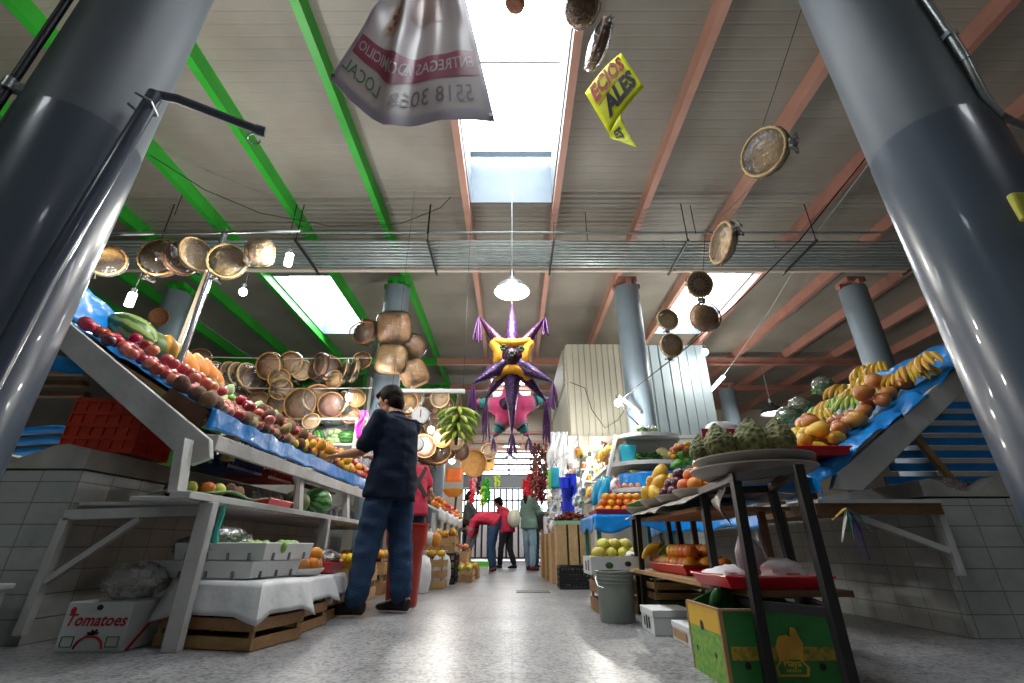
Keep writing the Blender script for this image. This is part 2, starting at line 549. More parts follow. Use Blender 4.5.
M['well'] = mat('skylight lining', '#6f7c86', .6, col2='#63707a', scale=4)
SKYE = 17.0
M['pane'] = emit('daylit skylight pane', (.93, .97, 1.0), SKYE)
M['alu'] = mat('aluminium bar', '#b9c2c6', .4, .6)
for i, (x0, x1, y0, y1) in enumerate(SKY):
    h = .8 if i == 0 else .3
    b = MB()
    t = .03
    b.bx(x0 - t, x0, y0, y1, ZD - .04, ZD + h); b.bx(x1, x1 + t, y0, y1, ZD - .04, ZD + h)
    b.bx(x0 - t, x1 + t, y1, y1 + t, ZD - .04, ZD + h); b.bx(x0 - t, x1 + t, y0 - t, y0, ZD - .04, ZD + h)
    w = struct(b.build('window_%d' % (i + 1), M['well'], loc=((x0 + x1) / 2, y0, ZD)))  # the two added skylights behind the camera are numbered along with the real ones
    b = MB(); b.bx(x0, x1, y0, y1, ZD + h, ZD + h + .02); b.build('pane', M['pane'], w)
    b = MB()
    if i == 0:
        for yy in (.65, 2.2, 3.78): b.bx(x0, x1, yy - .018, yy + .018, ZD + h - .05, ZD + h - .003)
        b.bx(x0, x1, y1 - .28, y1 - .16, ZD + h - .09, ZD + h - .03)
    else:
        b.bx(x0, x1, (y0 + y1) / 2 - .015, (y0 + y1) / 2 + .015, ZD + h - .04, ZD + h - .003)
    b.build('glazing_bar', M['alu'], w)

for x in BEAMX:
    g = x < -1.9
    b = MB()
    b.bx(x - .045, x + .045, -5, 17.5, ZB, ZB + .012); b.bx(x - .012, x + .012, -5, 17.5, ZB + .012, ZD - .012); b.bx(x - .045, x + .045, -5, 17.5, ZD - .012, ZD)
    b.bx(x - .04, x + .04, -5, 17.5, ZB + .012, ZD - .012)
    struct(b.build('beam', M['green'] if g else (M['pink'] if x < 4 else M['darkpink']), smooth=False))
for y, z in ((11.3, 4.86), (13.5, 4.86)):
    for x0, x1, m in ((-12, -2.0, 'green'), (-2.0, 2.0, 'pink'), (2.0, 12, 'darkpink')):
        b = MB(); b.bx(x0, x1, y - .06, y + .06, z, z + .02); b.bx(x0, x1, y - .02, y + .02, z + .02, ZB - .02); b.bx(x0, x1, y - .06, y + .06, ZB - .02, ZB - .002)
        struct(b.build('beam', M[m], smooth=False))

# columns: three rows of round steel columns
def column(x, y, r, near, label):
    b = MB()
    if near:
        b.tube([(x, y, 0), (x, y, .8), (x, y, 2.28)], r + .003, 40, True, 1)
        b.tube([(x, y, 2.28), (x, y, 4.95)], r, 40, True, 0)
        ms = [M['colup'], M['collow']]
    else:
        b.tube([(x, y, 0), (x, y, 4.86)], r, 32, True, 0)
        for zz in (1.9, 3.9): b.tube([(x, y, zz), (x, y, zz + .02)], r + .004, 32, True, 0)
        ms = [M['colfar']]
    o = struct(b.build('column', ms, loc=(x, y, 0)), label, 'column')
    b = MB(); b.box((x, y, 4.99), (.34, .34, .1)); b.box((x, y, 4.9), (.08, .5, .1)); b.box((x, y, 4.9), (.5, .08, .1))
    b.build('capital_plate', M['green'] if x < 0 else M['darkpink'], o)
    return o
column(-2.142, 1.644, .242, True, 'huge blue grey round column filling the left edge, a pipe strapped to it')
column(2.11, 1.685, .245, True, 'huge blue grey round column filling the right edge, a thin conduit behind it')
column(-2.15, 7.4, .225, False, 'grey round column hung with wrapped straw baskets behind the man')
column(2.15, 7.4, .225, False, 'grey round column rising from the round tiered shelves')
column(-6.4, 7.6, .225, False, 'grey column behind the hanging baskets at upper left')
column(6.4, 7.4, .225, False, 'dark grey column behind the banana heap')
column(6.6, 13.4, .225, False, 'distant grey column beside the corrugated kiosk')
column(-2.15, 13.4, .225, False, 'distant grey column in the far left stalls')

# walls
M['wallgrey'] = mat('painted wall', '#a9a79f', .8, col2='#96948c', scale=1.5)
M['walldark'] = mat('dull wall', '#6c6a66', .85, col2='#5a5854', scale=1.5)
for nm, bb in (('wall_left', (-12.2, -12, -5, 17.6, 0, 6.5)), ('wall_right', (12, 12.2, -5, 17.6, 0, 6.5)), ('wall_back', (-12, 12, -5.2, -5, 0, 6.5))):
    b = MB(); b.bx(*bb); struct(b.build(nm, M['walldark'] if nm != 'wall_back' else M['wallgrey'], smooth=False))
# far wall with the big barred opening on the street
YF = 17.0
b = MB()
ox0, ox1, oz0, oz1 = -1.75, 1.35, 0.0, 3.72
b.bx(-12, ox0, YF, YF + .2, 0, 6.5); b.bx(ox1, 12, YF, YF + .2, 0, 6.5); b.bx(ox0, ox1, YF, YF + .2, oz1, 6.5)
M['farwall'] = mat('cream far wall', '#c9bfae', .8, col2='#bcb2a1', scale=1.2)
struct(b.build('wall_far', M['farwall'], smooth=False))
b = MB()
for zz in (3.72, 4.0, 4.35): b.bx(-5, 4.5, YF - .1, YF - .001, zz - .05, zz + .05)
for xx in (-3.6, -2.6, -1.6, -.6, .4, 1.4, 2.4): b.bx(xx - .04, xx + .04, YF - .08, YF - .001, 3.77, 5.0)
struct(b.build('trim_1', M['pink'], smooth=False))
b = MB()
for zz in (2.82, 3.0, 3.2, 3.42, 3.64): b.bx(ox0, ox1, YF + .05, YF + .1, zz - .032, zz + .032)
b.bx(-.14, -.08, YF + .03, YF + .11, 2.4, 3.72)
w = struct(b.build('window_7', M['darkmetal'], smooth=False, loc=(0, YF, 2.8)))
b = MB(); b.bx(ox0, ox1, YF + .12, YF + .13, 2.42, 3.72); b.build('pane', emit('daylit street pane', (1, 1, 1), 7), w)
b = MB(); b.bx(ox0, ox1, YF + .0, YF + .14, 2.38, 2.8); struct(b.build('trim_2', mat('grey lintel', '#6f7376', .7), smooth=False))
g = thing('street_gate', 'dark barred metal gate across the bright far end of the aisle', 'gate', (-.2, YF, 0))
b = MB()
for k in range(15): b.cyl((ox0 + .08 + k * .21, YF + .05, .1), (ox0 + .08 + k * .21, YF + .05, 2.36), .03, 8)
b.build('bars', M['darkmetal'], g)
b = MB()
for zz in (.1, 1.55, 1.95, 2.34): b.bx(ox0, ox1, YF + .03, YF + .07, zz - .025, zz + .025)
b.build('rail', M['darkmetal'], g)
b = MB(); b.bx(ox0 + .02, ox1 - .02, YF + .085, YF + .10, .12, 1.54); b.build('white_sheet', mat('white gate sheet', '#e6dfe2', .6, col2='#d3c6cc', scale=3), g)
b = MB(); b.bx(-3.5, 3, YF + 1.6, YF + 1.7, 0, 1.5)
struct(b.build('wall_street', mat('street wall', '#e8e4e4', .8, col2='#d4d0d2', scale=3), smooth=False))
b = MB(); b.bx(-8, 8, YF + .6, YF + 6, -.2, -.02); struct(b.build('ground', mat('street ground', '#b0b0b0', .8), smooth=False))

# conduit rack slung under the deck
q = at(533, 592, Z=0); o = thing('floor_drain', 'small dark rectangular drain set in the aisle floor', 'drain', (q.x, q.y, 0))
b = MB(); b.bx(q.x - .17, q.x + .17, q.y - .10, q.y + .10, .0005, .006); b.build('plate', M['darkmetal'], o)
b = MB(); b.bx(q.x - .18, q.x + .18, q.y - .11, q.y - .10, .0005, .008); b.build('rim', M['galv'], o); b = MB(); b.bx(q.x - .18, q.x + .18, q.y + .10, q.y + .11, .0005, .008); b.build('rim', M['galv'], o)
rk = thing('conduit_rack', 'bundle of grey conduits on hangers crossing under the ceiling', 'conduits', (0, 5.95, 4.6))
for k in range(9):
    y = 5.62 + k * .082
    r = (.018, .02, .018, .026, .02, .02, .026, .03, .02)[k]
    b = MB(); b.tube([(-9, y, 4.6 + r), (-3, y, 4.61 + r), (3, y, 4.6 + r), (9, y, 4.6 + r)], r, 8); b.build('conduit', M['conduit'], rk)
b = MB(); b.tube([(-9, 6.36, 4.60), (9, 6.36, 4.60)], .035, 10); b.build('conduit', M['cream'], rk)
b = MB(); b.tube([(-9, 5.55, 4.74), (9, 5.55, 4.74)], .016, 8); b.build('conduit', M['conduit'], rk)
for x in (-7.2, -5.2, -3.2, -1.25, .62, 2.6, 4.5, 6.5):
    b = MB(); b.bx(x - .014, x + .014, 5.5, 6.44, 4.55, 4.58)
    b.cyl((x, 5.52, 4.56), (x, 5.52, ZD), .008, 6); b.cyl((x, 6.42, 4.56), (x, 6.42, ZD), .008, 6)
    b.build('hanger', M['darkmetal'], rk)

# pipe with elbow on the left column, conduits on both columns
p = thing('drain_pipe', 'blue grey pipe with an elbow arm strapped to the left column', 'pipe', (-1.80, 1.55, 0))
b = MB(); b.tube([(-1.84, 1.50, 0), (-1.825, 1.52, 1.4), (-1.80, 1.58, 2.52)], .034, 14); b.build('riser', mat('blue grey pipe paint', '#4a5362', .25, col2='#414a58', scale=4, coat=.3), p)
b = MB(); b.tube([(-1.80, 1.58, 2.52), (-1.72, 1.62, 2.54), (-1.38, 1.80, 2.52)], .024, 12); b.cyl((-1.40, 1.79, 2.52), (-1.36, 1.81, 2.52), .03, 12); b.build('arm', mat('dark pipe paint', '#4c535d', .4), p)
b = MB(); b.tube([(-1.40, 1.79, 2.50), (-1.425, 1.78, 2.465), (-1.42, 1.78, 2.43), (-1.39, 1.79, 2.415), (-1.365, 1.80, 2.43), (-1.365, 1.80, 2.45)], .005, 6); b.build('hook', M['galv'], p)
for zz in (2.42,):
    b = MB(); b.tube([(-1.80, 1.49, zz), (-1.76, 1.54, zz), (-1.785, 1.62, zz), (-1.86, 1.62, zz), (-1.88, 1.55, zz)], .007, 6); b.build('strap', M['galv'], p)
c = thing('wall_conduit', 'thin steel conduit clamped along the far side of the left column', 'conduit', (-2.32, 1.45, 0))
b = MB(); b.tube([(-2.28, 1.40, 0), (-2.28, 1.41, 4.9)], .018, 10); b.build('tube', M['darkmetal'], c)
for zz in (2.35, 3.3): b = MB(); b.cyl((-2.30, 1.40, zz), (-2.25, 1.44, zz + .01), .03, 8); b.cyl((-2.28, 1.40, zz - .03), (-2.28, 1.40, zz + .03), .026, 10); b.build('coupling', M['galv'], c)
c = thing('wall_conduit', 'thin steel conduit bending away behind the right column', 'conduit', (2.36, 1.5, 0))
q = [at(926, 0, Y=1.42), at(950, 35, Y=1.42), at(966, 60, Y=1.42), at(984, 95, Y=1.43), at(1000, 115, Y=1.45), at(1024, 127, Y=1.55), at(1060, 135, Y=1.7)]
b = MB(); b.tube([V((q[0].x, q[0].y, 4.9))] + q, .016, 10); b.build('tube', M['galv'], c)
b = MB(); b.cyl(q[1], q[2], .02, 10); b.box(q[1], (.05, .04, .03)); b.build('coupling', M['galv'], c)
c = at(1024, 207, Y=1.40)
o = MB().box(c, (.07, .03, .13)).build('meter_case', mat('yellow green plate', '#a7a72c', .5), loc=c, bev=.01)
tag(o, 'small yellow green plate strapped to the right column', 'plate')
# ------------------------------------------------------------------ tiled counters and the sloping stall displays
def chipped(b, x0, x1, y0, y1, z, h, seed, m=0):
    """plaster ledge with a broken top edge"""
    random.seed(seed)
    n = 26
    for i in range(n):
        ya, yb = lerp(y0, y1, i / n), lerp(y0, y1, (i + 1) / n)
        b.bx(x0, x1, ya, yb, z, z + h * U(.82, 1.0), m)
lc = thing('tiled_counter', 'white tiled counter with plaster ledge under the left fruit display', 'counter', (-3.4, 4.6, 0))
b = MB(); b.bx(-4.6, -2.40, 2.62, 7.0, 0, .83); b.build('tiled_body', M['tile'], lc, smooth=False)
b = MB()
ledge = [(-4.6, .96), (-3.1, .95), (-2.9, .93), (-2.80, .90), (-2.7, .935), (-2.62, .97), (-2.54, .98), (-2.46, .95), (-2.40, .95)]
b.prism([(-4.6, 2.62, .842)] + [(x, 2.62, z) for x, z in ledge] + [(-2.40, 2.62, .842)], (0, .14, 0))
b.bx(-2.54, -2.40, 2.76, 7.0, .842, .955)
b.build('plaster_ledge', M['plaster'], lc)
b = MB(); b.bx(-4.5, -2.55, 2.78, 7.0, .82, .845); b.build('counter_top', M['plaster'], lc)
rc = thing('tiled_counter', 'white tiled counter with broken plaster ledge under the right fruit display', 'counter', (3.4, 4.6, 0))
b = MB(); b.bx(2.43, 4.7, 2.82, 7.0, 0, .70); b.build('tiled_body', M['tile'], rc, smooth=False)
b = MB()
ledge = [(2.43, .80), (2.50, .815), (2.55, .80), (2.60, .755), (2.68, .74), (2.76, .745), (2.84, .79), (2.92, .83), (3.1, .835), (4.7, .84)]
b.prism([(2.43, 2.82, .712)] + [(x, 2.82, z) for x, z in ledge] + [(4.7, 2.82, .712)], (0, .12, 0))
b.bx(2.43, 2.55, 2.94, 7.0, .712, .80)
b.build('plaster_ledge', M['plaster'], rc)
b = MB(); b.bx(2.56, 4.6, 2.95, 7.0, .69, .715); b.build('counter_top', M['plaster'], rc)

# left display: slope rises outward from the aisle
LX0, LZ0, LX1, LZ1 = -1.80, 1.16, -2.92, 1.786
LSL = (LZ1 - LZ0) / (LX0 - LX1)
LY0, LY1 = 2.54, 6.5
def lslope(x): return LZ0 + (LX0 - x) * LSL
ld = thing('fruit_display', 'long sloping wooden fruit display with blue plastic edge on the left', 'fruit display', (-2.2, 4.5, 0))
p0, p1 = V((-1.665, 2.50, .90)), V((-2.95, 2.50, 1.76))
d = (p1 - p0).normalized(); nrm = V((-d.z, 0, d.x)) * -1
b = MB(); b.prism([p0 + V((.03, 0, -.02)), p0 + V((-.07, 0, -.06)), p1 + V((-.06, 0, -.03)), p1 + V((.0, 0, .09)), p0 + V((.0, 0, .08))], (0, .04, 0))
b.build('end_board', M['whitewood'], ld, bev=.004)
b = MB(); b.prism([(LX0 + .02, LY0 + .06, LZ0 - .06), (LX0 + .02, LY0 + .06, LZ0 - .03), (LX1, LY0 + .06, LZ1 - .03), (LX1, LY0 + .06, LZ1 - .06)], (0, LY1 - LY0, 0)); b.build('sloping_board', M['wood'], ld)
def wrinkle(p, s=9, a=.014): return noise.noise(V(p) * s) * a
def lsheet(s, t):
    y = lerp(LY0 + .05, LY1 + .1, t)
    if s < .25:
        k = s / .25
        x, z = LX0 + .04 + .005 * math.sin(t * 40), LZ0 - .095 + k * .12
        z += .022 * (1 - k) * noise.noise(V((y * 1.3, 1, 0)))
    else:
        k = (s - .25) / .75
        x = lerp(LX0 + .03, LX1 - .05, k); z = lslope(x) + .012
    q = V((x, y, z)); w = wrinkle(q, 7, .02)
    return q + V((w * .6, 0, w * .7))
b = MB(); b.grid(lsheet, 26, 90); b.build('blue_sheet', M['blue'], ld, solid=.003)
b = MB(); b.bar((-1.70, 2.60, .985), (-1.70, 6.6, .985), .035, .085); b.build('front_rail', M['whitewood'], ld, bev=.004)
b = MB(); b.bar((-1.74, 2.60, 1.0), (-1.74, 3.15, 1.0), .05, .06); b.build('rail_splice', M['whitewood'], ld, bev=.004)
b = MB(); b.bar((-1.79, 2.60, LZ0 - .045), (-2.05, 2.60, LZ0 + .10), .05, .10); b.build('end_block', M['darkwood'], ld)
for y in (2.95, 4.0, 5.2, 6.2):
    b = MB(); b.bx(-1.84, -1.785, y - .03, y + .03, .94, LZ0 - .04); b.build('spacer_block', M['wood'] if y < 3 else M['whitewood'], ld)
b = MB(); b.bar((-1.60, 2.30, .67), (-1.60, 6.5, .67), .10, .035); b.bx(-1.86, -1.60, 2.33, 2.62, .645, .665); b.bx(-2.36, -1.60, 2.625, 6.5, .645, .665); b.build('lower_shelf', M['whitewood'], ld, bev=.003)
for y in (2.42, 3.85, 5.0, 6.2):
    b = MB(); b.bar((-1.70, y, .69), (-1.74, y, .96), .05, .075, (0, 1, 0)); b.build('post', M['whitewood'], ld, bev=.003)
for y in (2.49, 4.1, 5.5):
    b = MB(); b.bar((-1.565, y, 0), (-1.565, y, .65), .075, .05, (0, 1, 0)); b.build('leg', M['whitewood'], ld, bev=.004)
b = MB(); b.bar((-2.38, 2.60, .595), (-1.62, 2.60, .62), .04, .05); b.bar((-2.37, 2.60, .58), (-2.39, 2.60, .05), .045, .04, (0, 1, 0)); b.bar((-2.36, 2.60, .28), (-1.98, 2.60, .58), .028, .03); b.build('bracket', M['whitewood'], ld)
b = MB()
for k in range(4): b.bar((-2.45 - k * .22, 3.30, 1.10 + k * .16), (-2.45 - k * .22, 6.5, 1.10 + k * .16), .10, .025)
b.build('under_slat', M['darkwood'], ld)
for k in range(3):
    b = MB(); b.bar((-3.8, 2.72 + k * .04, 1.45 - .06 * k), (-2.72, 2.72 + k * .04, 1.45 - .06 * k), .05, .03); b.build('cross_board', [M['wood'], M['darkwood'], M['darkwood']][k], ld)
b = MB()
for k in range(3):
    zz = 1.02 + k * .075
    b.grid(lambda s, t, zz=zz: V((lerp(-3.8, -2.62, s), 3.22 - .02 * t, zz + .05 * t + .008 * math.sin(s * 17))), 14, 2)
b.grid(lambda s, t: V((lerp(-3.8, -2.52, s), 2.69 + .02 * t, 1.44 + .12 * t + .012 * math.sin(s * 21 + t))), 20, 3)
b.build('blue_wrap', M['blue'], ld, solid=.004)

# upper blue sheet draped over the back edge of the left display
def lback(s, t):
    q = V((LX1 + .03 - .04 * s, lerp(2.55, 3.9, t), LZ1 + .02 + .30 * s - .26 * t * s)); return q + V((wrinkle(q, 6, .05), 0, wrinkle(q + V((3, 3, 3)), 6, .04)))
b = MB(); b.grid(lback, 8, 24); b.build('back_sheet', M['blue'], ld, solid=.003)
b = MB(); b.cyl((-2.60, 3.30, 1.50), (-2.56, 3.30, 3.02), .026, 14); b.build('steel_pole', M['steel'], ld)
b = MB(); b.bar((-2.80, 3.50, 1.60), (-2.74, 3.50, 2.85), .05, .04, (0, 1, 0)); b.build('wooden_post', mat('grey old wood', '#948871', .8, col2='#7c705b', scale=9), ld)
b = MB(); b.cyl((-3.75, 3.3, 2.97), (-1.88, 3.28, 3.00), .012, 8); b.build('hanging_rail', M['galv'], ld)

# right display
RX0, RZ0, RX1, RZ1 = 1.80, .845, 3.05, 1.645
RSL = (RZ1 - RZ0) / (RX1 - RX0)
RY0, RY1 = 2.80, 3.85
def rslope(x): return RZ0 + (x - RX0) * RSL
rd = thing('fruit_display', 'sloping fruit display with blue plastic and bananas on the right', 'fruit display', (2.4, 4, 0))
p0, p1 = V((1.90, 2.74, .735)), V((3.12, 2.74, 1.66))
b = MB(); b.prism([V((1.85, 2.74, .745)), V((2.02, 2.74, .735)), V((3.1, 2.74, 1.52)), V((3.1, 2.74, 1.66)), V((1.90, 2.74, .83))], (0, .045, 0)); b.build('end_board', M['whitewood'], rd, bev=.004)
b = MB(); b.prism([(RX0 - .02, RY0 + .05, RZ0 - .06), (RX0 - .02, RY0 + .05, RZ0 - .03), (RX1, RY0 + .05, RZ1 - .03), (RX1, RY0 + .05, RZ1 - .06)], (0, RY1 - RY0, 0)); b.build('sloping_board', M['wood'], rd)
def rsheet(s, t):
    y = lerp(RY0 - .10, RY1, t)
    if s < .2:
        k = s / .2; x, z = RX0 - .03, RZ0 - .10 + .10 * k + .05 * (1 - k) * noise.noise(V((y * 3, 2, 0)))
    else:
        k = (s - .2) / .8; x = lerp(RX0 - .03, RX1 + .06, k); z = rslope(x) + .012
    q = V((x, y, z))
    e = max(0, 1 - t / .08)
    q.z -= e * .05 * (1 + noise.noise(V((x * 5, 0, 4))))
    w = wrinkle(q, 7, .05)
    e2 = max(0, 1 - t / .16)
    w2 = wrinkle(q + V((9, 0, 0)), 14, .035) * e2
    return q + V((w * .5, -w * e * 1.6 - w2, w * (.6 + e2) + w2))
b = MB(); b.grid(rsheet, 70, 100); b.build('blue_sheet', M['blue'], rd, solid=.003)
def rback(s, t):
    q = V((RX1 + .02 + .10 * s, lerp(2.7, 4.3, t), RZ1 + .0 + .16 * s)); return q + V((wrinkle(q, 5, .07), wrinkle(q, 4, .05), wrinkle(q + V((3, 3, 3)), 5, .07)))
b = MB(); b.grid(rback, 8, 30); b.build('back_sheet', M['blue'], rd, solid=.003)
for k in range(7):
    zz = .84 + k * .085
    b = MB(); b.box((3.05 + .06 * k, 3.12, zz), (1.15, .03, .05)); b.build('blue_slat', M['blue'], rd)
b = MB(); b.bar((2.86, 3.05, .80), (2.68, 3.05, 1.18), .04, .03, (0, 1, 0)); b.build('prop_stick', M['wood'], rd)
b = MB(); b.bx(1.72, 2.42, 2.70, 3.3, .665, .685); b.build('shelf_board', M['whitewood'], rd)
b = MB(); b.bx(1.70, 2.41, 2.705, 2.74, .605, .664); b.bx(1.70, 1.74, 2.74, 3.3, .605, .664); b.build('shelf_edge', M['darkwood'], rd)
b = MB(); b.bar((2.41, 2.74, .30), (2.41, 2.74, .61), .035, .03, (0, 1, 0)); b.bar((2.39, 2.74, .42), (1.95, 2.74, .595), .028, .03); b.build('bracket', M['whitewood'], rd)
for y in (2.9, 3.25):
    b = MB(); b.bx(1.80, 1.84, y - .02, y + .02, .69, .86); b.build('post', M['wood'], rd)
# ------------------------------------------------------------------ fruit patterns
F = {}
def fm(name, c, c2, rough=.35, scale=6, amt=.7, bump=0, var=.18, **k): return mat(name, c, rough, col2=c2, scale=scale, amt=amt, bump=bump, var=var, **k)
M['stem'] = mat('fruit stem', '#5a4326', .8)
FM = {
 'apple': fm('dark red apple skin', '#8e1420', '#b0342c', .3, 9), 'pinkapple': fm('pink red apple skin', '#c0434a', '#d88a6a', .35, 9),
 'tomato': fm('red tomato skin', '#a8241c', '#c23c28', .25, 4), 'plum': fm('dark plum skin', '#3f1526', '#5a2436', .3, 6),
 'sapote': fm('brown sapote skin', '#7d5a44', '#6a4a38', .8, 20, bump=.3), 'pear': fm('russet pear skin', '#9a8150', '#86693f', .6, 12),
 'lime': fm('green lime skin', '#6f9a3a', '#86b048', .4, 10), 'chayote': fm('pale green chayote skin', '#a3b887', '#8ea672', .5, 9, bump=.2),
 'lemon': fm('yellow lemon skin', '#e0bb2c', '#d2a71f', .4, 12, bump=.15), 'orange': fm('orange peel', '#e08a22', '#d27a18', .45, 40, bump=.2),
 'mango': fm('ripe mango skin', '#c98a3c', '#a8602c', .4, 7), 'yellowmango': fm('yellow mango skin', '#dfb13a', '#cf9628', .4, 7),
 'redmango': fm('red mango skin', '#b04a3c', '#c88048', .4, 6), 'papaya': fm('orange papaya skin', '#e0983a', '#d38430', .45, 5), 'guava': fm('yellow green guava skin', '#b9b23e', '#c8c05c', .45, 9),
 'potato': fm('tan potato skin', '#b08c60', '#96744c', .85, 14, bump=.3), 'melon': fm('dark green melon skin', '#4c5a2c', '#5c6a36', .5, 8),
 'cantaloupe': fm('netted cantaloupe rind', '#c9c088', '#a8a068', .7, 60, bump=.4, vor=True), 'banana': fm('yellow banana peel', '#d8ae3a', '#c39a2e', .45, 9, var=.12), 'greenbanana': fm('green banana peel', '#9aae3c', '#7f9a34', .45, 9, var=.12),
 'peach': fm('peach skin', '#d98a62', '#c25a4a', .6, 6), 'chile': fm('dried chile skin', '#5a1512', '#7a1f18', .4, 9, var=.3), 'cherimoya': fm('scaly cherimoya skin', '#34361e', '#85884f', .7, 46, amt=.9, bump=.9, bscale=46, vor=True),
 'pumpkin': fm('orange squash skin', '#d0781e', '#c06a18', .5, 6), 'greenveg': fm('fresh green leaf', '#6fae4a', '#4f8e36', .5, 12), 'darkveg': fm('dark green leaf', '#2f6a2f', '#255626', .5, 12), 'cactus': fm('green cactus pad', '#84b25a', '#6f9c48', .5, 12, bump=.2),
}
M['wmelon'] = striped('striped watermelon rind', hexc('#8fa860'), hexc('#3c5f2c'), 9)
M['wmelondark'] = striped('dark watermelon rind', hexc('#4f8a3c'), hexc('#1d4a1f'), 11)
STORE = V((0, -30, 0))
def roundfruit(kind, r, sz=1.0, dimple=.18, stem=True):
    prof = []
    for i in range(9):
        t = PI * i / 8
        rr = math.sin(t) * r; z = -math.cos(t) * r * sz
        if i == 8: rr, z = 0, z - r * dimple
        if i == 0: rr, z = 0, z + r * dimple * .6
        prof.append((rr, z))
    o = MB().lathe(prof, STORE, 12).build(kind, FM[kind], loc=STORE)
    if stem:
        MB().cyl(STORE + V((0, 0, r * sz - r * dimple)), STORE + V((.1 * r, 0, r * sz + r * .12)), r * .06, 5).build('stem', M['stem'], o)
    return o
def oblong(kind, r, L, taper=.2, bend=0.0, matn=None, nu=12, nv=10):
    def fn(p, q):
        k = 1 - taper * p.z
        return V((q.x * k + bend * p.z * p.z, q.y * k, q.z))
    return MB().ell(STORE, (r, r, L), None, nu, nv, 0, fn).build(kind, FM.get(kind) if matn is None else matn, loc=STORE)
F['apple'] = (roundfruit('apple', .044, .92), .044)
F['pinkapple'] = (roundfruit('pinkapple', .042, .92), .042); F['pinkapple'][0].name = 'apple'
F['tomato'] = (roundfruit('tomato', .046, .9), .044)
F['plum'] = (roundfruit('plum', .038, 1.0, .1), .038)
F['sapote'] = (oblong('sapote', .05, .062, .1), .05)
F['pear'] = (oblong('pear', .042, .06, .32), .042)
F['lime'] = (roundfruit('lime', .034, 1.1, -.08, False), .034)
F['chayote'] = (oblong('chayote', .048, .064, .22), .048)
F['lemon'] = (roundfruit('lemon', .04, 1.1, -.1, False), .04)
F['orange'] = (roundfruit('orange', .042, .96, .06), .042)
F['mango'] = (oblong('mango', .055, .07, .14, .012), .055)
F['yellowmango'] = (oblong('yellowmango', .05, .07, .16, .014), .05); F['yellowmango'][0].name = 'mango'
F['redmango'] = (oblong('redmango', .054, .068, .14, .012), .054); F['redmango'][0].name = 'mango'
F['guava'] = (roundfruit('guava', .042, 1.1, .05), .042)
F['potato'] = (oblong('potato', .042, .056, .08, .008), .042)
F['peach'] = (roundfruit('peach', .042, .95, .12), .042)
def papaya(r, L):
    o = oblong('papaya', r, L, .22, .02, None, 16, 14)
    MB().cyl(STORE + V((.02, 0, L * .98)), STORE + V((.022, 0, L * 1.05)), r * .12, 6).build('stem', M['stem'], o)
    return o
F['papaya'] = (papaya(.088, .14), .085)
def bigmelon(name, m, r, L):
    o = MB().ell(STORE, (L, r, r), None, 24, 16).build(name, m, loc=STORE)
    MB().cyl(STORE + V((L * .98, 0, 0)), STORE + V((L * 1.07, 0, .01)), .007, 5).build('stem', M['stem'], o)
    return o
F['watermelon'] = (bigmelon('watermelon', M['wmelon'], .125, .185), .12)
F['watermelondark'] = (bigmelon('watermelon', M['wmelondark'], .12, .14), .12)
F['melon'] = (bigmelon('melon', FM['melon'], .10, .13), .10)
F['cantaloupe'] = (bigmelon('cantaloupe', FM['cantaloupe'], .085, .085), .085)
def scaly(r, h):
    """heart shaped fruit clad in knobbly scales"""
    b = MB(); nu, nv = 26, 20
    def fn(p, q):
        t = p.z
        k = (1 - .48 * t * t - .1 * t) if t > 0 else 1 + .05 * t
        a = math.atan2(p.y, p.x); row = t * 8.0
        sc_ = .5 + .5 * math.cos(a * 11 + (PI if int(math.floor(row + 100)) % 2 else 0))
        sc2 = .5 + .5 * math.cos(row * 2 * PI)
        return V((q.x * k, q.y * k, q.z * (1.12 if t > 0 else .9))) * (1 + .05 * (sc_ * sc2 - .4))
    b.ell(STORE, (r, r, h), None, 44, 34, 0, fn)
    o = b.build('cherimoya', FM['cherimoya'], loc=STORE)
    MB().cyl(STORE + V((0, 0, h * .93)), STORE + V((.005, 0, h * 1.12)), .006, 6).build('stem', M['stem'], o)
    return o
F['cherimoya'] = (scaly(.07, .088), .08)
def banana_hand(n, L=.17, r=.018, kind='banana', spread=.9, curl=.75, tip=True):
    o = thing('banana_bunch', '', 'bananas', STORE)
    for k in range(n):
        a = lerp(-spread, spread, k / max(1, n - 1)) if n > 1 else 0
        pts, rs = [], []
        for i in range(9):
            t = i / 8
            th = curl * (t - .15) * 1.6
            x = L * (math.sin(th) / (curl * 1.6) + .1); z = -L * (1 - math.cos(th)) / (curl * 1.6)
            side = a * (.25 + .75 * t)
            pts.append(STORE + V((x * math.cos(a * .55), x * math.sin(a * .55) + (k - (n - 1) / 2) * .012, z + .012 * (k % 2))))
            rs.append(r * (.42, .62, .9, 1, 1.04, 1, .9, .62, .24)[i])
        MB().tube(pts, rs, 7).build('banana', FM[kind], o)
    MB().tube([STORE + V((.018, 0, .0)), STORE + V((-.012, 0, .004)), STORE + V((-.035, 0, .012))], [.03, .024, .012], 8, True, 0, .6).build('stem', fm('banana crown', '#7d7a34', '#5d5626', .7), o)
    return o
F['bananas'] = (banana_hand(7), .03)
F['bananasmall'] = (banana_hand(5, .12, .017, spread=.8, curl=.6), .03)
F['bananagreen'] = (banana_hand(6, .17, .018, 'greenbanana', spread=.9, curl=.7), .03)
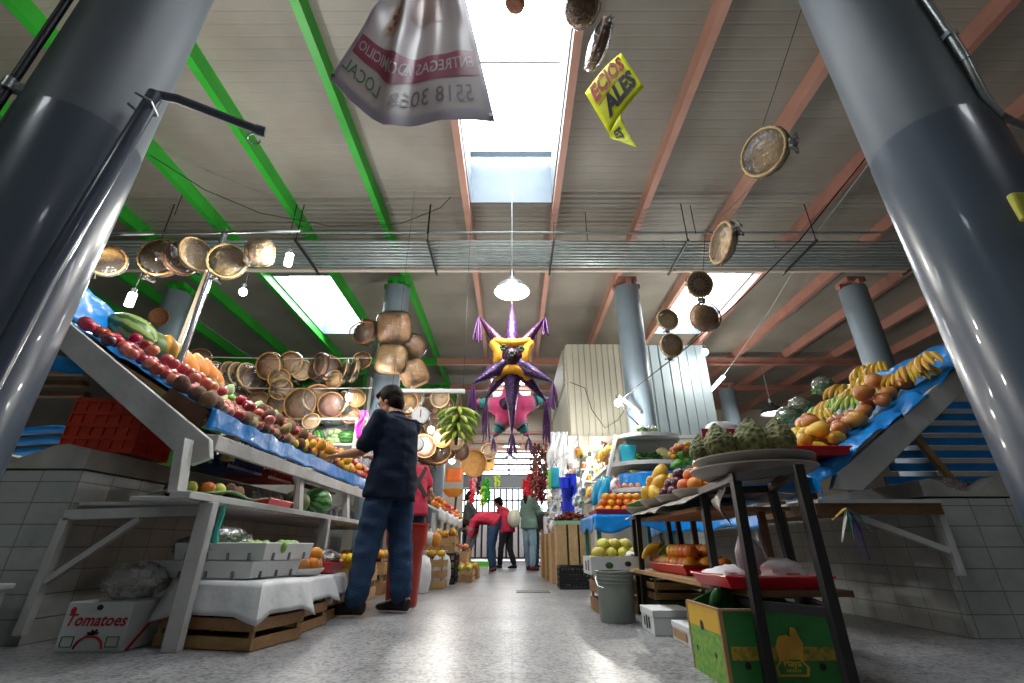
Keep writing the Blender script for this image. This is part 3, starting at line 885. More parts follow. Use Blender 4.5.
def leafhead(name, m1, r, leaves=18, seed=3):
    random.seed(seed); o = thing(name, '', 'vegetable', STORE)
    b = MB()
    for k in range(leaves):
        a = 2.4 * k; tl = .25 + 1.0 * (k / leaves)
        R = rz(a) @ ry(tl)
        def fn(s, t):
            w = math.sin(PI * min(1, t * .9 + .08)) ** .7 * r * .7
            x = (s - .5) * 2 * w; z = t * r * 1.25
            y = .35 * x * x / r + .35 * z * z / r + .01 * math.sin(9 * s + 11 * t + k)
            return STORE + R @ V((y, x, z))
        b.grid(fn, 5, 5)
    b.build('leaves', m1, o, solid=.0015)
    MB().cyl(STORE + V((0, 0, -.02)), STORE + V((0, 0, .02)), r * .16, 8).build('stalk', FM['chayote'], o)
    return o
F['lettuce'] = (leafhead('lettuce', FM['greenveg'], .085), .07)
MB().ell(STORE + V((0, 0, .05)), (.10, .10, .095), None, 14, 9, 0, lambda p, q: q * (1 + .08 * noise.noise(p * 3))).build('clear_bag', M['bagfilm'], F['lettuce'][0])
F['herbs'] = (leafhead('herb_bunch', FM['darkveg'], .09, 22, 5), .07)

CAT = {'apple': 'apple', 'pinkapple': 'apple', 'tomato': 'tomato', 'sapote': 'sapote', 'papaya': 'papaya', 'watermelondark': 'watermelon', 'bananas': 'bananas', 'bananasmall': 'bananas', 'bananagreen': 'bananas', 'yellowmango': 'mango', 'redmango': 'mango', 'herbs': 'herbs'}
def put(kind, p, label, group=None, rot=None, scale=1.0):
    o = F[kind][0]
    if rot is None: rot = Euler((U(-.5, .5), U(-.5, .5), U(0, 6.28)))
    c = dup(o, V(p), rot, scale, label, group)
    c['category'] = CAT.get(kind, kind)
    return c

# ------------------------------------------------------------------ the left slope
LA = [(84,324,'tomato'),(103,326,'tomato'),(94,333,'tomato'),(112,333,'tomato'),(107,339,'tomato'),(122,338,'tomato'),(116,344,'tomato'),(130,342,'tomato'),
 (122,354,'apple'),(135,354,'apple'),(127,361,'apple'),(137,364,'apple'),(145,359,'plum'),(142,350,'plum'),(150,367,'pinkapple'),(149,376,'pinkapple'),(139,372,'pinkapple'),(152,382,'pinkapple'),
 (169,387,'apple'),(181,390,'apple'),(188,393,'pinkapple'),(166,393,'pinkapple'),(175,396,'pinkapple'),(183,399,'sapote'),(192,403,'sapote'),(206,404,'sapote'),(220,404,'sapote'),(199,392,'lemon'),(196,382,'plum'),(190,384,'pear'),(167,371,'pear'),(179,380,'pear'),
 (159,361,'lime'),(166,364,'lime'),(177,371,'chayote'),(211,391,'chayote'),(204,380,'chayote'),(222,398,'chayote'),(208,389,'plum'),(216,402,'lemon'),(245,404,'apple'),(246,416,'potato'),(251,411,'potato'),(240,410,'sapote'),
 (261,422,'yellowmango'),(270,426,'yellowmango'),(276,430,'yellowmango'),(280,424,'apple'),(291,426,'apple'),(290,431,'apple'),(296,438,'pinkapple'),(310,443,'orange'),(304,441,'orange'),(321,445,'apple'),(328,448,'apple'),(333,456,'pinkapple'),(345,460,'lemon'),(352,462,'tomato'),(362,470,'lime')]
LLAB = {'tomato': 'round dark red tomato at the high near end of the left fruit slope', 'apple': 'dark red apple lying in the red heaps of the left fruit slope', 'pinkapple': 'pinkish red apple on the near lower part of the left fruit slope',
 'plum': 'small dark purple plum among apples on the left fruit slope', 'sapote': 'dull brown sapote along the lower near corner of the left fruit slope', 'pear': 'russet pear in the middle of the left fruit slope', 'lime': 'green lime on the left fruit slope',
 'chayote': 'pale green chayote below the papayas on the left fruit slope', 'lemon': 'yellow lemon on the left fruit slope', 'orange': 'orange lying beside red apples on the far left fruit slope', 'potato': 'tan potato on the left fruit slope by the blue edge', 'yellowmango': 'yellow mango above the blue edge halfway along the left fruit slope'}
LGRP = {'tomato': 'tomatoes at the high near end of the left slope', 'apple': 'dark red apples on the left slope', 'pinkapple': 'pink apples on the left slope', 'plum': 'plums on the left slope', 'sapote': 'brown sapotes on the left slope', 'pear': 'pears on the left slope', 'lime': 'limes on the left slope', 'chayote': 'chayotes on the left slope', 'lemon': 'lemons on the left slope', 'orange': 'oranges on the left slope', 'potato': 'potatoes on the left slope', 'yellowmango': 'yellow mangos on the left slope'}
random.seed(11)
LN = V((LSL, 0, 1)).normalized()
def heap(x, y):  # fruit lies deeper away from the edges
    return 1
placed = []
def lkind(s, y):
    c = lambda *k: k[random.randrange(len(k))]
    if y < 3.02: return c('tomato', 'tomato', 'tomato', 'apple') if s > .72 else c('apple', 'apple', 'plum', 'apple', 'pinkapple') if s > .48 else c('pinkapple', 'pinkapple', 'apple', 'pinkapple') if s > .2 else c('pinkapple', 'apple', 'sapote', 'sapote')
    if y < 3.5: return c('apple', 'plum', 'lime', 'lime') if s > .62 else c('lime', 'chayote', 'lime', 'plum', 'pear') if s > .36 else c('pear', 'apple', 'pinkapple', 'apple') if s > .15 else c('sapote', 'apple', 'pear', 'pinkapple')
    if y < 4.1: return c('chayote', 'plum', 'chayote') if s > .45 else c('chayote', 'lemon', 'plum', 'sapote') if s > .2 else c('lemon', 'potato', 'apple', 'sapote')
    if y < 4.7: return c('chayote', 'apple', 'pear') if s > .5 else c('apple', 'pinkapple', 'potato') if s > .22 else c('yellowmango', 'potato', 'yellowmango')
    if y < 5.3: return c('apple', 'apple', 'pinkapple', 'apple') if s > .2 else c('yellowmango', 'yellowmango', 'apple')
    if y < 5.9: return c('apple', 'pinkapple', 'apple') if s > .25 else c('orange', 'apple', 'pinkapple')
    return c('lemon', 'tomato', 'lime', 'pinkapple')
for row in range(13):
    sx = .035 + row * .088
    for k in range(44):
        y = 2.60 + k * .088 + (row % 2) * .044
        x = LX0 - sx
        if x < LX1 + .04 or (y > 2.98 and x < -2.50): continue
        if y > 6.35: continue
        base = V((x, y, lslope(x) + .016))
        u, v = proj(base + LN * .05)
        kind = lkind(row * .088 / 1.05, y)
        r = F[kind][1]
        p = base + LN * (r * .93) + V((U(-.008, .008), U(-.012, .012), 0))
        put(kind, p, LLAB[kind], LGRP[kind], None, U(.84, 1.0)); placed.append(p)
        if row < 11 and random.random() < (.42 if kind in ('apple', 'tomato', 'pinkapple') else .22) and 2.7 < y < 6.2:
            put(kind, p + LN * (r * 1.35) + V((.03, .03, 0)), LLAB[kind], LGRP[kind], None, U(.84, .98))
# big fruit along the top of the slope
def onl(u, v, lift):
    """where the sight line meets the slope raised by lift"""
    d = ray(u, v); c = LZ0 + LX0 * LSL + lift * math.sqrt(1 + LSL * LSL)
    t = (c - CAMH) / (d.z + LSL * d.x)
    return EYE + d * t
wm = at(131, 331, Y=3.05)
put('watermelon', (wm.x, 3.05, wm.z), 'large pale striped watermelon topping the near end of the left fruit slope', None, Euler((.3, .35, .5)), .95)
q = at(155, 346, Y=3.3)
put('melon', q, 'dull dark green melon between the big watermelon and the papayas', None, Euler((0, .4, .8)), 1.05)
for i, (u, v, Y, a, lab) in enumerate(((169, 349, 3.35, .5, 'orange papaya leaning next to the dark green melon'), (177, 356, 3.42, .3, 'orange papaya second from the watermelon on the left slope'), (187, 364, 3.5, .35, 'orange papaya in the middle of the papaya row'), (198, 366, 3.75, .25, 'orange papaya fourth along the papaya row'), (207, 371, 3.85, .3, 'orange papaya fifth along the papaya row'), (213, 377, 3.95, .2, 'orange papaya at the far end of the papaya row'))):
    put('papaya', at(u, v, Y=Y), lab, 'papayas along the top of the left slope', Euler((.35 + .1 * i % .3, -.45, a)), .82)

# ------------------------------------------------------------------ the right slope
RN = V((-RSL, 0, 1)).normalized()
def onr(u, v, lift=.04):
    d = ray(u, v); c = RZ0 - RX0 * RSL + lift * math.sqrt(1 + RSL * RSL)
    return EYE + d * ((c - CAMH) / (d.z - RSL * d.x))
RA = [(864,401,'mango'),(883,398,'mango'),(888,404,'mango'),(873,410,'mango'),(850,412,'mango'),(845,422,'mango'),(861,421,'mango'),(858,430,'redmango'),(842,436,'mango'),(824,431,'mango'),(829,438,'yellowmango'),(812,437,'yellowmango'),(831,421,'redmango'),(820,424,'redmango'),(803,428,'yellowmango'),(779,429,'yellowmango'),(795,438,'yellowmango'),(780,435,'yellowmango'),(765,440,'yellowmango'),(760,436,'yellowmango')]
RLAB = {'mango': 'orange brown mango heaped below the bananas on the right fruit slope', 'yellowmango': 'yellow mango at the lower edge of the right fruit slope', 'redmango': 'reddish mango among the orange ones on the right fruit slope'}
for row in range(10):
    for k in range(20):
        x = RX0 + .06 + row * .094
        y = 2.84 + k * .105 + (row % 2) * .05
        if y > 3.75 or x > RX1 - .05: continue
        base = V((x, y, rslope(x) + .016))
        if x > (2.62 if y < 3.05 else 2.42): continue
        u, v = proj(base + RN * .05)
        kind = min(RA, key=lambda q: (q[0] - u) ** 2 + (q[1] - v) ** 2)[2]
        r = F[kind][1]
        p = base + RN * r * .95 + V((U(-.012, .012), U(-.012, .012), 0))
        put(kind, p, RLAB[kind], kind + 's on the right slope' if kind == 'mango' else {'yellowmango': 'yellow mangos on the right slope', 'redmango': 'red mangos on the right slope'}[kind], Euler((U(.9, 2.0), U(-.4, .4), U(0, 6.28))), U(.8, .95))
        if random.random() < .35 and y < 3.7:
            put(kind, p + RN * r * 1.4 + V((-.03, .04, 0)), RLAB[kind], kind + 's on the right slope' if kind == 'mango' else {'yellowmango': 'yellow mangos on the right slope', 'redmango': 'red mangos on the right slope'}[kind], Euler((U(.9, 2.0), U(-.4, .4), U(0, 6.28))), U(.9, 1.05))
BAN = [(928, 361, 2.84, 'bananas', 1.25, 'yellow banana bunch lying highest on the blue sheet by the right column'), (911, 371, 2.86, 'bananas', 1.15, 'yellow banana bunch second from the right column on the blue sheet'),
 (899, 379, 2.9, 'bananasmall', 1.15, 'small banana bunch at the lower end of the near blue sheet'), (884, 381, 3.1, 'bananas', 1.1, 'banana bunch resting above the orange mangos with fingers fanned down'),
 (866, 370, 3.5, 'bananas', 1.4, 'large curved banana bunch on the skyline of the right fruit heap'), (881, 366, 3.4, 'bananas', 1.1, 'banana bunch on the skyline beside the blue sheet roll'),
 (868, 380, 3.3, 'bananas', 1.2, 'banana bunch below the skyline bunch on the right fruit heap'), (846, 389, 3.5, 'bananas', 1.4, 'banana bunch in the middle of the right fruit heap skyline'),
 (856, 393, 3.2, 'bananas', 1.2, 'banana bunch just above the brown mangos'), (841, 401, 3.2, 'bananagreen', 1.1, 'greenish banana bunch standing in the middle of the right fruit slope'),
 (855, 400, 3.05, 'bananagreen', 1.1, 'greenish banana bunch touching the brown mangos'), (832, 404, 3.5, 'bananas', 1.1, 'banana bunch second from the far end of the banana rows'), (820, 410, 3.6, 'bananagreen', 1.15, 'greenish yellow banana bunch at the far end of the banana rows'),
 (826, 414, 3.3, 'bananas', 1.0, 'banana bunch with brown spots beside the pink mangos')]
for i, (u, v, Y, kind, s, lab) in enumerate(BAN):
    p = onr(u, v, .09)
    put(kind, p + RN * .02, lab, 'banana bunches on the right slope', Euler((U(-.3, .3), .35, -PI / 2 - .9 + U(-.5, .5))), s)
for u, v, Y, lab in ((825, 391, 4.0, 'highest bagged lettuce behind the bananas'), (803, 413, 4.2, 'middle one of three bagged lettuces behind the mangos'), (790, 423, 4.3, 'lowest bagged lettuce near the cherimoyas')):
    put('lettuce', onr(u, v, .09), lab, 'bagged lettuces on the right slope', Euler((.2, 0, U(0, 6))), 1.15)
# red tray propping the lower edge
def tray(name, label, x0, x1, y0, y1, z, h=.045, matn='redtray', t=.006, lip=.02, loc=None):
    cx, cy = (x0 + x1) / 2, (y0 + y1) / 2
    b = MB()
    b.bx(x0 + lip, x1 - lip, y0 + lip, y1 - lip, z, z + t)
    for (ax, ay, bx_, by, ix, iy) in ((x0, y0, x1, y0, 0, 1), (x1, y0, x1, y1, -1, 0), (x1, y1, x0, y1, 0, -1), (x0, y1, x0, y0, 1, 0)):
        ia, ib = V((ax, ay, 0)), V((bx_, by, 0))
        da = V((lip if ax == x0 else -lip, lip if ay == y0 else -lip, 0)); db = V((lip if bx_ == x0 else -lip, lip if by == y0 else -lip, 0))
        o1, o2 = ia + V((0, 0, z + h)), ib + V((0, 0, z + h)); i1, i2 = ia + da + V((0, 0, z)), ib + db + V((0, 0, z))
        nn = V((ix, iy, 0)) * t
        b.add([i1, i2, o2, o1, i1 + nn, i2 + nn, o2 + nn, o1 + nn], [(0, 1, 2, 3), (7, 6, 5, 4), (3, 2, 6, 7), (0, 4, 5, 1)])
    o = b.build(name, M[matn], loc=(cx, cy, z), smooth=False)
    rim = MB(); rim.tube([(x0, y0, z + h), (x1, y0, z + h), (x1, y1, z + h), (x0, y1, z + h)], .006, 6, closed=True); rim.build('rim', M[matn], o)
    return tag(o, label, 'tray')
c = at(835, 452, Y=2.74)
tray('tray', 'red tray under the yellow mangos at the low edge of the right fruit slope', 1.64, 2.0, 2.70, 3.0, .935)
# ------------------------------------------------------------------ things hanging overhead
def facing(d):
    return V((0, 0, 1)).rotation_difference(V(d).normalized()).to_euler()
def basket(r, depth, m, handle=False, wrap=True, flat=False, flower=False):
    o = thing('basket', '', 'basket', STORE)
    prof = [(0, -depth), (r * .55, -depth * .98), (r * .8, -depth * .8), (r * .95, -depth * .35), (r, 0), (r * .94, 0), (r * .88, -depth * .3), (r * .74, -depth * .7), (r * .5, -depth * .88), (0, -depth * .9)]
    MB().lathe(prof, STORE, 24, fn=lambda a, z: 1 + .012 * math.sin(a * 24)).build('bowl', m, o)
    b = MB()
    n = 40
    b.tube([STORE + V((r * .98 * math.cos(2 * PI * k / n), r * .98 * math.sin(2 * PI * k / n), .004 * (k % 2))) for k in range(n)], [r * (.055 + .02 * (k % 2)) for k in range(n)], 6, closed=True)
    b.build('rim', m, o)
    if handle:
        MB().tube([STORE + V((r * math.cos(a), 0, r * 1.15 * math.sin(a))) for a in [PI * k / 14 for k in range(15)]], r * .05, 6).build('handle', M['brownwicker'], o)
    if flower:
        b = MB()
        for k in range(14):
            a = 2 * PI * k / 14
            b.ell(STORE + V((r * .6 * math.cos(a), r * .6 * math.sin(a), -depth * .3)), (r * .16, r * .08, r * .05), rz(a), 8, 5)
        b.build('woven_petals', M['brownwicker'], o)
    if wrap:
        random.seed(int(r * 1000) + int(depth * 5000))
        b = MB(); b.ell(STORE + V((0, 0, -depth * .4)), (r * 1.09, r * 1.09, depth * .95), None, 20, 12, 0, lambda p, q: q * (1 + .05 * noise.noise(p * 5)))
        b.build('cellophane_wrap', M['film'], o)
        b = MB()
        for k in range(5):
            a = U(0, 6.28); L = r * U(.2, .35)
            c = STORE + V((0, -r * 1.05, -depth * .3))
            b.grid(lambda s, t: c + V(((s - .5) * .05 * (1 + t) + .02 * math.sin(a) * t, -L * t, .02 * math.sin(6 * s + a) + .03 * math.cos(a) * t)), 4, 3)
        b.build('wrap_tail', M['film'], o, solid=.0005)
    return o
F['b_tray'] = (basket(.16, .06, M['palewicker']), 0)
F['b_round'] = (basket(.16, .09, M['wicker']), 0)
F['b_deep'] = (basket(.17, .15, M['wicker']), 0)
def square(a, z): return (math.cos(a) ** 4 + math.sin(a) ** 4) ** -.25
def squarebasket():
    o = thing('basket', '', 'basket', STORE); r, d = .16, .12
    MB().lathe([(0, -d), (r * .5, -d * .99), (r * .82, -d * .78), (r * .95, -d * .4), (r * .93, 0), (r * .88, 0), (r * .86, -d * .4), (r * .7, -d * .75), (0, -d * .92)], STORE, 32, fn=square).build('bowl', M['wicker'], o)
    MB().tube([STORE + V((r * .92 * math.cos(a) * square(a, 0), r * .92 * math.sin(a) * square(a, 0), 0)) for a in [2 * PI * k / 32 for k in range(32)]], r * .06, 6, closed=True).build('rim', M['palewicker'], o)
    b = MB()
    for ax in (0, 1):
        pts = []
        for k in range(13):
            t = -1 + 2 * k / 12; q = V((t * r, 0, -d * 1.06 * (1 - abs(t) ** 3))); pts.append(STORE + (rz(PI / 2 * ax + .1) @ q))
        b.tube(pts, .004, 5)
    b.build('twine_cross', M['palewicker'], o)
    MB().ell(STORE + V((0, 0, -d * .4)), (r * 1.12, r * 1.12, d * .85), None, 24, 12, 0, lambda p, q: V((q.x * square(math.atan2(p.y, p.x), 0) * .93, q.y * square(math.atan2(p.y, p.x), 0) * .93, q.z)) * (1 + .04 * noise.noise(p * 5))).build('cellophane_wrap', M['film'], o)
    return o
F['b_square'] = (squarebasket(), 0)
F['b_handle'] = (basket(.17, .15, M['brownwicker'], True), 0)
F['b_dark'] = (basket(.16, .07, M['brownwicker'], wrap=True), 0)
F['b_flower'] = (basket(.16, .05, M['palewicker'], flower=True), 0)
F['b_plain'] = (basket(.16, .05, M['wicker'], wrap=False), 0)
F['b_darkplain'] = (basket(.16, .06, M['brownwicker'], wrap=False), 0)
def hang(kind, u, v, Y, d, s, label, group=None, line=None, roll=0):
    p = at(u, v, Y=Y)
    e = facing(d)
    c = dup(F[kind][0], p, e, s, label, group)
    return p
def twine(p, q, label, r=.003, m='rope'):
    o = MB().tube([p, lerp(V(p), V(q), .5) + V((0, 0, -.004)), q], r, 5).build('twine', M[m], loc=p)
    return tag(o, label, 'string')

# row on the rail over the left display
LROW = [(107, 260, 'b_round', (.5, -1, -.1), .95, 'brown basket at the left end of the overhead rail, touching the column'), (160, 257, 'b_round', (.25, -1, -.15), 1.15, 'round wrapped basket second on the rail, left of the steel pole'),
 (182, 258, 'b_dark', (1, -.5, 0), 1.0, 'basket turned edge on between the round one and the steel pole'), (197, 254, 'b_tray', (1, -.45, .1), 1.05, 'wrapped tray hanging right against the top of the steel pole'),
 (227, 261, 'b_tray', (.35, -1, -.3), 1.05, 'oval wrapped tray right of the steel pole under the rail'), (261, 254, 'b_square', (-.1, 1, .2), .85, 'square looking wrapped basket at the right end of the rail')]
for u, v, kind, d, s, lab in LROW:
    hang(kind, u, v, 3.28, d, s * .88, lab, 'baskets on the overhead rail')
# basket low on the far grey column
hang('b_darkplain', 159, 317, 6.9, (.3, -1, -.3), .95, 'dark round basket hung flat on the grey column at upper left')

# wrapped baskets on the column behind the man
for u, v, kind, d, s, lab in ((364, 331, 'b_handle', (-.5, -1, -.1), 1.25, 'wrapped basket with hoop handle on the left of the grey column'), (395, 329, 'b_square', (-.05, 1, .25), 1.75, 'largest square wrapped basket on the front of the grey column'),
 (392, 360, 'b_square', (.1, 1, .2), 1.55, 'square wrapped basket just above the head of the man'), (412, 347, 'b_handle', (-.8, 1, 0), 1.2, 'wrapped basket peeking out right of the big square one'), (413, 374, 'b_square', (-.6, 1, 0), 1.45, 'wrapped basket over the white hook bar')):
    hang(kind, u, v, 6.75 if u < 405 else 6.95, d, s, lab, 'wrapped baskets tied round the grey column')

# two lines of wrapped baskets across the back of the left stall
YB = 6.9
bw = thing('stall_back_panel', 'green boarded back panel behind the wrapped baskets of the left stall', 'panel', (-4, YB + .35, 0))
b = MB(); b.bx(-6.6, -2.45, YB + .35, YB + .38, 1.0, 3.25); b.build('boards', mat('leaf green panel', '#3f7a34', .6, col2='#2c5f2a', scale=2), bw)
b = MB()
for k in range(9): b.bx(-6.5 + k * .5, -6.46 + k * .5, YB + .32, YB + .349, 1.0, 3.25)
b.bx(-6.6, -2.45, YB + .30, YB + .349, 3.1, 3.25)
b.build('battens', M['green'], bw)
for z, dz in ((2.92, 0), (2.30, 0)):
    pass
for v in (357, 387):
    p = at(200, v, Y=YB - .1); q = at(372, v + 1, Y=YB - .1)
    tag(MB().tube([p, (p + q) / 2 + V((0, 0, -.02)), q], .008, 6).build('hanging_line', M['paleline'], loc=p), 'upper pale line carrying the top row of wrapped baskets' if v < 370 else 'lower pale line carrying the second row of wrapped baskets', 'line')
random.seed(5)
R1 = [(208, 372, 'b_tray', (1, -.35, .2), 1.25), (217, 373, 'b_round', (1, -.4, .2), 1.2), (232, 374, 'b_tray', (1, -.4, .25), 1.3), (240, 375, 'b_tray', (1, -.4, .25), 1.3), (249, 376, 'b_tray', (1, -.4, .2), 1.35), (255, 381, 'b_dark', (1, -.5, .1), 1.35), (268, 366, 'b_round', (-.2, -1, -.3), 1.35), (290, 363, 'b_deep', (.1, -1, -.2), 1.1), (302, 370, 'b_tray', (.3, -1, -.2), 1.0), (317, 366, 'b_dark', (-.7, -1, 0), 1.35), (328, 367, 'b_deep', (.6, -1, .1), 1.25), (343, 372, 'b_tray', (-.9, -.6, .1), 1.25), (353, 370, 'b_tray', (-.9, -.6, .1), 1.2), (362, 360, 'b_round', (.2, -1, 0), .9), (199, 358, 'b_dark', (.4, -1, .2), 1.1), (279, 378, 'b_round', (.2, -1, .1), 1.0), (334, 379, 'b_round', (-.2, -1, -.2), .9)]
R2 = [(222, 392, 'b_tray', (1, -.4, .2), 1.05), (230, 394, 'b_tray', (1, -.4, .2), 1.05), (239, 396, 'b_tray', (1, -.4, .3), 1.05), (281, 389, 'b_deep', (.2, -1, 0), 1.0), (275, 405, 'b_round', (-.3, -1, -.2), 1.15), (297, 396, 'b_tray', (.2, -1, .2), .9), (300, 404, 'b_dark', (0, -1, -.1), 1.55), (318, 398, 'b_round', (.4, -1, -.1), 1.35), (322, 413, 'b_tray', (0, -1, -.3), 1.0), (331, 405, 'b_dark', (.1, -1, -.3), 1.25), (342, 402, 'b_tray', (-.8, -.8, 0), 1.1), (258, 402, 'b_dark', (.3, -1, .1), 1.05), (263, 414, 'b_tray', (.1, -1, .2), .9), (356, 398, 'b_round', (.5, -1, 0), .9), (285, 417, 'b_tray', (0, -1, .3), .85), (311, 421, 'b_tray', (.1, -1, .2), .8), (350, 415, 'b_dark', (.1, -1, .2), .9)]
for R_, g in ((R1, 'upper'), (R2, 'lower')):
    for i, (u, v, k, d, s) in enumerate(R_):
        hang(k, u, v, YB - .12 + (i % 3) * .07, d, s, 'cellophane wrapped straw basket on the %s line at the back of the left stall' % g, 'wrapped baskets on the %s back line' % g)

# baskets over the right side
hang('b_darkplain', 515, 3, 2.3, (.2, .2, 1), .50, 'small dark basket hanging in front of the bright skylight')
hang('b_dark', 582, 6, 2.2, (-.5, .3, 1), .92, 'large dark brown wrapped basket at the top edge, right of the skylight')
hang('b_dark', 595, 44, 2.3, (-1, -.25, .2), 1.12, 'edge on wrapped basket hanging just above the yellow sale sign')
hang('b_tray', 763, 152, 2.6, (-.86, -.42, -.2), 1.12, 'wrapped wicker basket tilted on the long cord near the right column')
hang('b_tray', 721, 243, 3.6, (-1, -.10, .1), 1.25, 'wrapped round tray seen nearly edge on, lower on the right cord')
hang('b_flower', 700, 284, 4.7, (.0, -1, -.3), .98, 'flower woven dark basket hanging highest of the round four at right')
hang('b_round', 704, 318, 4.7, (-.05, 1, .1), 1.05, 'round basket with crossed twine below the flower woven one')
hang('b_tray', 668, 319, 4.9, (.1, -1, -.1), .80, 'small pale round tray left of the crossed twine basket')
hang('b_tray', 672, 345, 4.9, (.15, -1, -.2), .86, 'pale round tray hanging lowest of the round four at right')
for (a, bb, lab, r, m) in (((802, 8, 1.95), (763, 125, 2.6), 'dark cord from the right column down to the tilted basket', .003, 'wire'), ((760, 178, 2.6), (722, 216, 3.6), 'cord between the tilted basket and the edge on tray', .003, 'wire'), ((705, 235, 4.7), (703, 270, 4.7), 'short cord above the flower woven basket', .004, 'wire')):
    p, q = at(a[0], a[1], Y=a[2]), at(bb[0], bb[1], Y=bb[2]); twine(p, q, lab, r, m)
p, q = at(588, 30, Y=2.72), at(612, 60, Y=2.6); twine(at(583, -60, Y=2.2), at(590, 28, Y=2.3), 'twine holding the edge on basket over the sale sign')
twine(V((at(515, -4, Y=2.3).x, 2.3, 6.0)), at(515, -4, Y=2.3), 'twine holding the small dark basket before the skylight')

# long cables
def cable(pts, r, label, m='wire'):
    return tag(MB().tube(pts, r, 6).build('cable', M[m], loc=pts[0]), label, 'cable')
cable([at(872, 150, Y=4.2), at(800, 240, Y=4.6), at(740, 300, Y=5.2), at(690, 345, Y=5.8), at(640, 384, Y=6.6), at(622, 399, Y=6.9)], .008, 'black cable running down from the right beams to the bulb by the right column')
cable([at(868, 165, Z=4.93), at(815, 235, Z=4.93), at(770, 310, Z=4.80), at(712, 392, Y=11.3)], .008, 'pale conduit slanting along the right roof to the tube lamp', 'conduit')
cable([at(150, 155, Y=4.2), at(205, 190, Y=4.6), at(260, 213, Y=5), at(330, 226, Y=5.2), at(400, 224, Y=5.3), at(440, 208, Y=5.35), at(468, 180, Y=5.4)], .006, 'thin cable swagging under the left ceiling bays to the skylight edge')
cable([at(170, 300, Y=4.5), at(240, 350, Y=5.2), at(300, 385, Y=6.4)], .004, 'thin wire slanting above the papayas')
for i, (u, v) in enumerate(((186, 185), (297, 205), (585, 212), (690, 205), (430, 205))):
    p = at(u, v, Z=ZD - .02); 
    tag(MB().cyl(p, p + V((0, 0, -.55)), .006, 6).build('hanger_rod', M['darkmetal'], loc=p), ['thin rod hanging from the ceiling left of the first green beam', 'thin rod hanging between two green beams', 'thin rod hanging right of the skylight', 'thin rod hanging above the flower woven basket', 'thin rod hanging left of the skylight'][i], 'rod')

# lamps
def bulb_thing(u, v, Y, label, s=1.0, up=.22, power=18, tubeform=False, top=None):
    p = at(u, v, Y=Y)
    o = thing('bulb', label, 'light bulb', p)
    r = .042 * s
    if tubeform:
        b = MB(); b.tube([p + V((0, 0, -.07 * s)), p + V((0, 0, -.065 * s)), p + V((0, 0, .05 * s)), p + V((0, 0, .06 * s))], [r * .5, r * .75, r * .75, r * .4], 12)
    else:
        b = MB(); b.ell(p, (r, r, r * 1.1), None, 14, 10)
    b.build('glass', M['bulb'], o)
    b = MB(); b.cyl(p + V((0, 0, .045 * s)), p + V((0, 0, .10 * s)), r * .5, 10); b.build('socket', M['blackplastic'], o)
    b = MB(); b.tube([p + V((0, 0, .1 * s)), p + V((.004, 0, up * .6)), p + V((0, 0, up))], .004, 6); b.build('cord', M['wire'], o)
    LAMPS.append((p + V((0, -.12, -.1)), power))
LAMPS = []
bulb_thing(131, 299, 3.4, 'lit bulb hanging by the left column above the big watermelon', 1.0, .30, 34, True)
bulb_thing(289, 259, 3.25, 'lit bulb hanging at the right end of the basket rail', .95, .14, 26, True)
bulb_thing(243, 292, 4.2, 'lit bulb hanging below the oval tray right of the steel pole', .95, .25, 40)
bulb_thing(349, 397, 6.4, 'lit bulb in front of the wrapped baskets of the left stall', 1.2, .3, 26)
bulb_thing(452, 460, 9.0, 'lit bulb over the orange paper sign of the far left stall', 1.6, .4, 20)
bulb_thing(431, 430, 7.5, 'lit bulb behind the hanging scale', 1.3, .4, 14)
bulb_thing(618, 403, 6.9, 'lit bulb on an arm beside the right grey column', 1.3, .12, 40)
bulb_thing(705, 352, 8.0, 'lit bulb hanging below the right skylight', 1.4, .4, 18)
bulb_thing(590, 461, 8.3, 'lit bulb in the stall under the corrugated kiosk', 1.5, .5, 18)
p = at(618, 396, Y=6.9)
o = thing('lamp_arm', 'short bracket arm holding the bulb off the right grey column', 'bracket', p)
b = MB(); b.bar(p, at(640, 412, Y=7.15), .04, .04); b.build('arm', M['cream'], o)
b = MB(); b.tube([p, at(628, 415, Y=7.0), at(646, 432, Y=7.1)], .01, 6); b.build('cord', M['wire'], o)
def pendant(u, v, Y, r, label, top, mm, power, face=True):
    p = at(u, v, Y=Y)
    o = thing('pendant_lamp', label, 'lamp', p)
    prof = [(r * .16, r * 1.0), (r * .22, r * .95), (r * .24, r * .75), (r * .5, r * .62), (r * .8, r * .38), (r * .97, r * .08), (r, 0), (r * .96, .004), (r * .78, r * .34), (r * .48, r * .57), (r * .2, r * .7)]
    MB().lathe(prof, p, 28).build('shade', mm, o)
    if face: MB().lathe([(0, r * .10), (r * .82, r * .10), (r * .82, r * .12), (0, r * .12)], p, 24).build('diffuser', M['lampface'], o)
    MB().cyl(p + V((0, 0, r * .95)), p + V((0, 0, r * 1.35)), r * .13, 12).build('ballast', M['galv'], o)
    MB().cyl(p + V((0, 0, r * 1.3)), V((p.x, p.y, top)), .009, 8).build('rod', M['conduit'], o)
    LAMPS.append((p + V((0, 0, -.12)), power))
M['shade'] = mat('grey lamp shade', '#9c9d9b', .35, .3, col2='#90918f', scale=3)
pendant(512, 292, 5.25, .235, 'white dome lamp hanging in the middle above the purple piñata', ZD, M['shade'], 60)
pendant(773, 414, 11.5, .30, 'dark dome lamp hanging far over the right stalls', ZD, M['darkmetal'], 25)
pendant(511, 447, 14.0, .26, 'upper grey dome lamp near the bright far opening', ZD, M['galv'], 10)
pendant(510, 461, 15.5, .26, 'lower grey dome lamp near the bright far opening', ZD, M['galv'], 10)
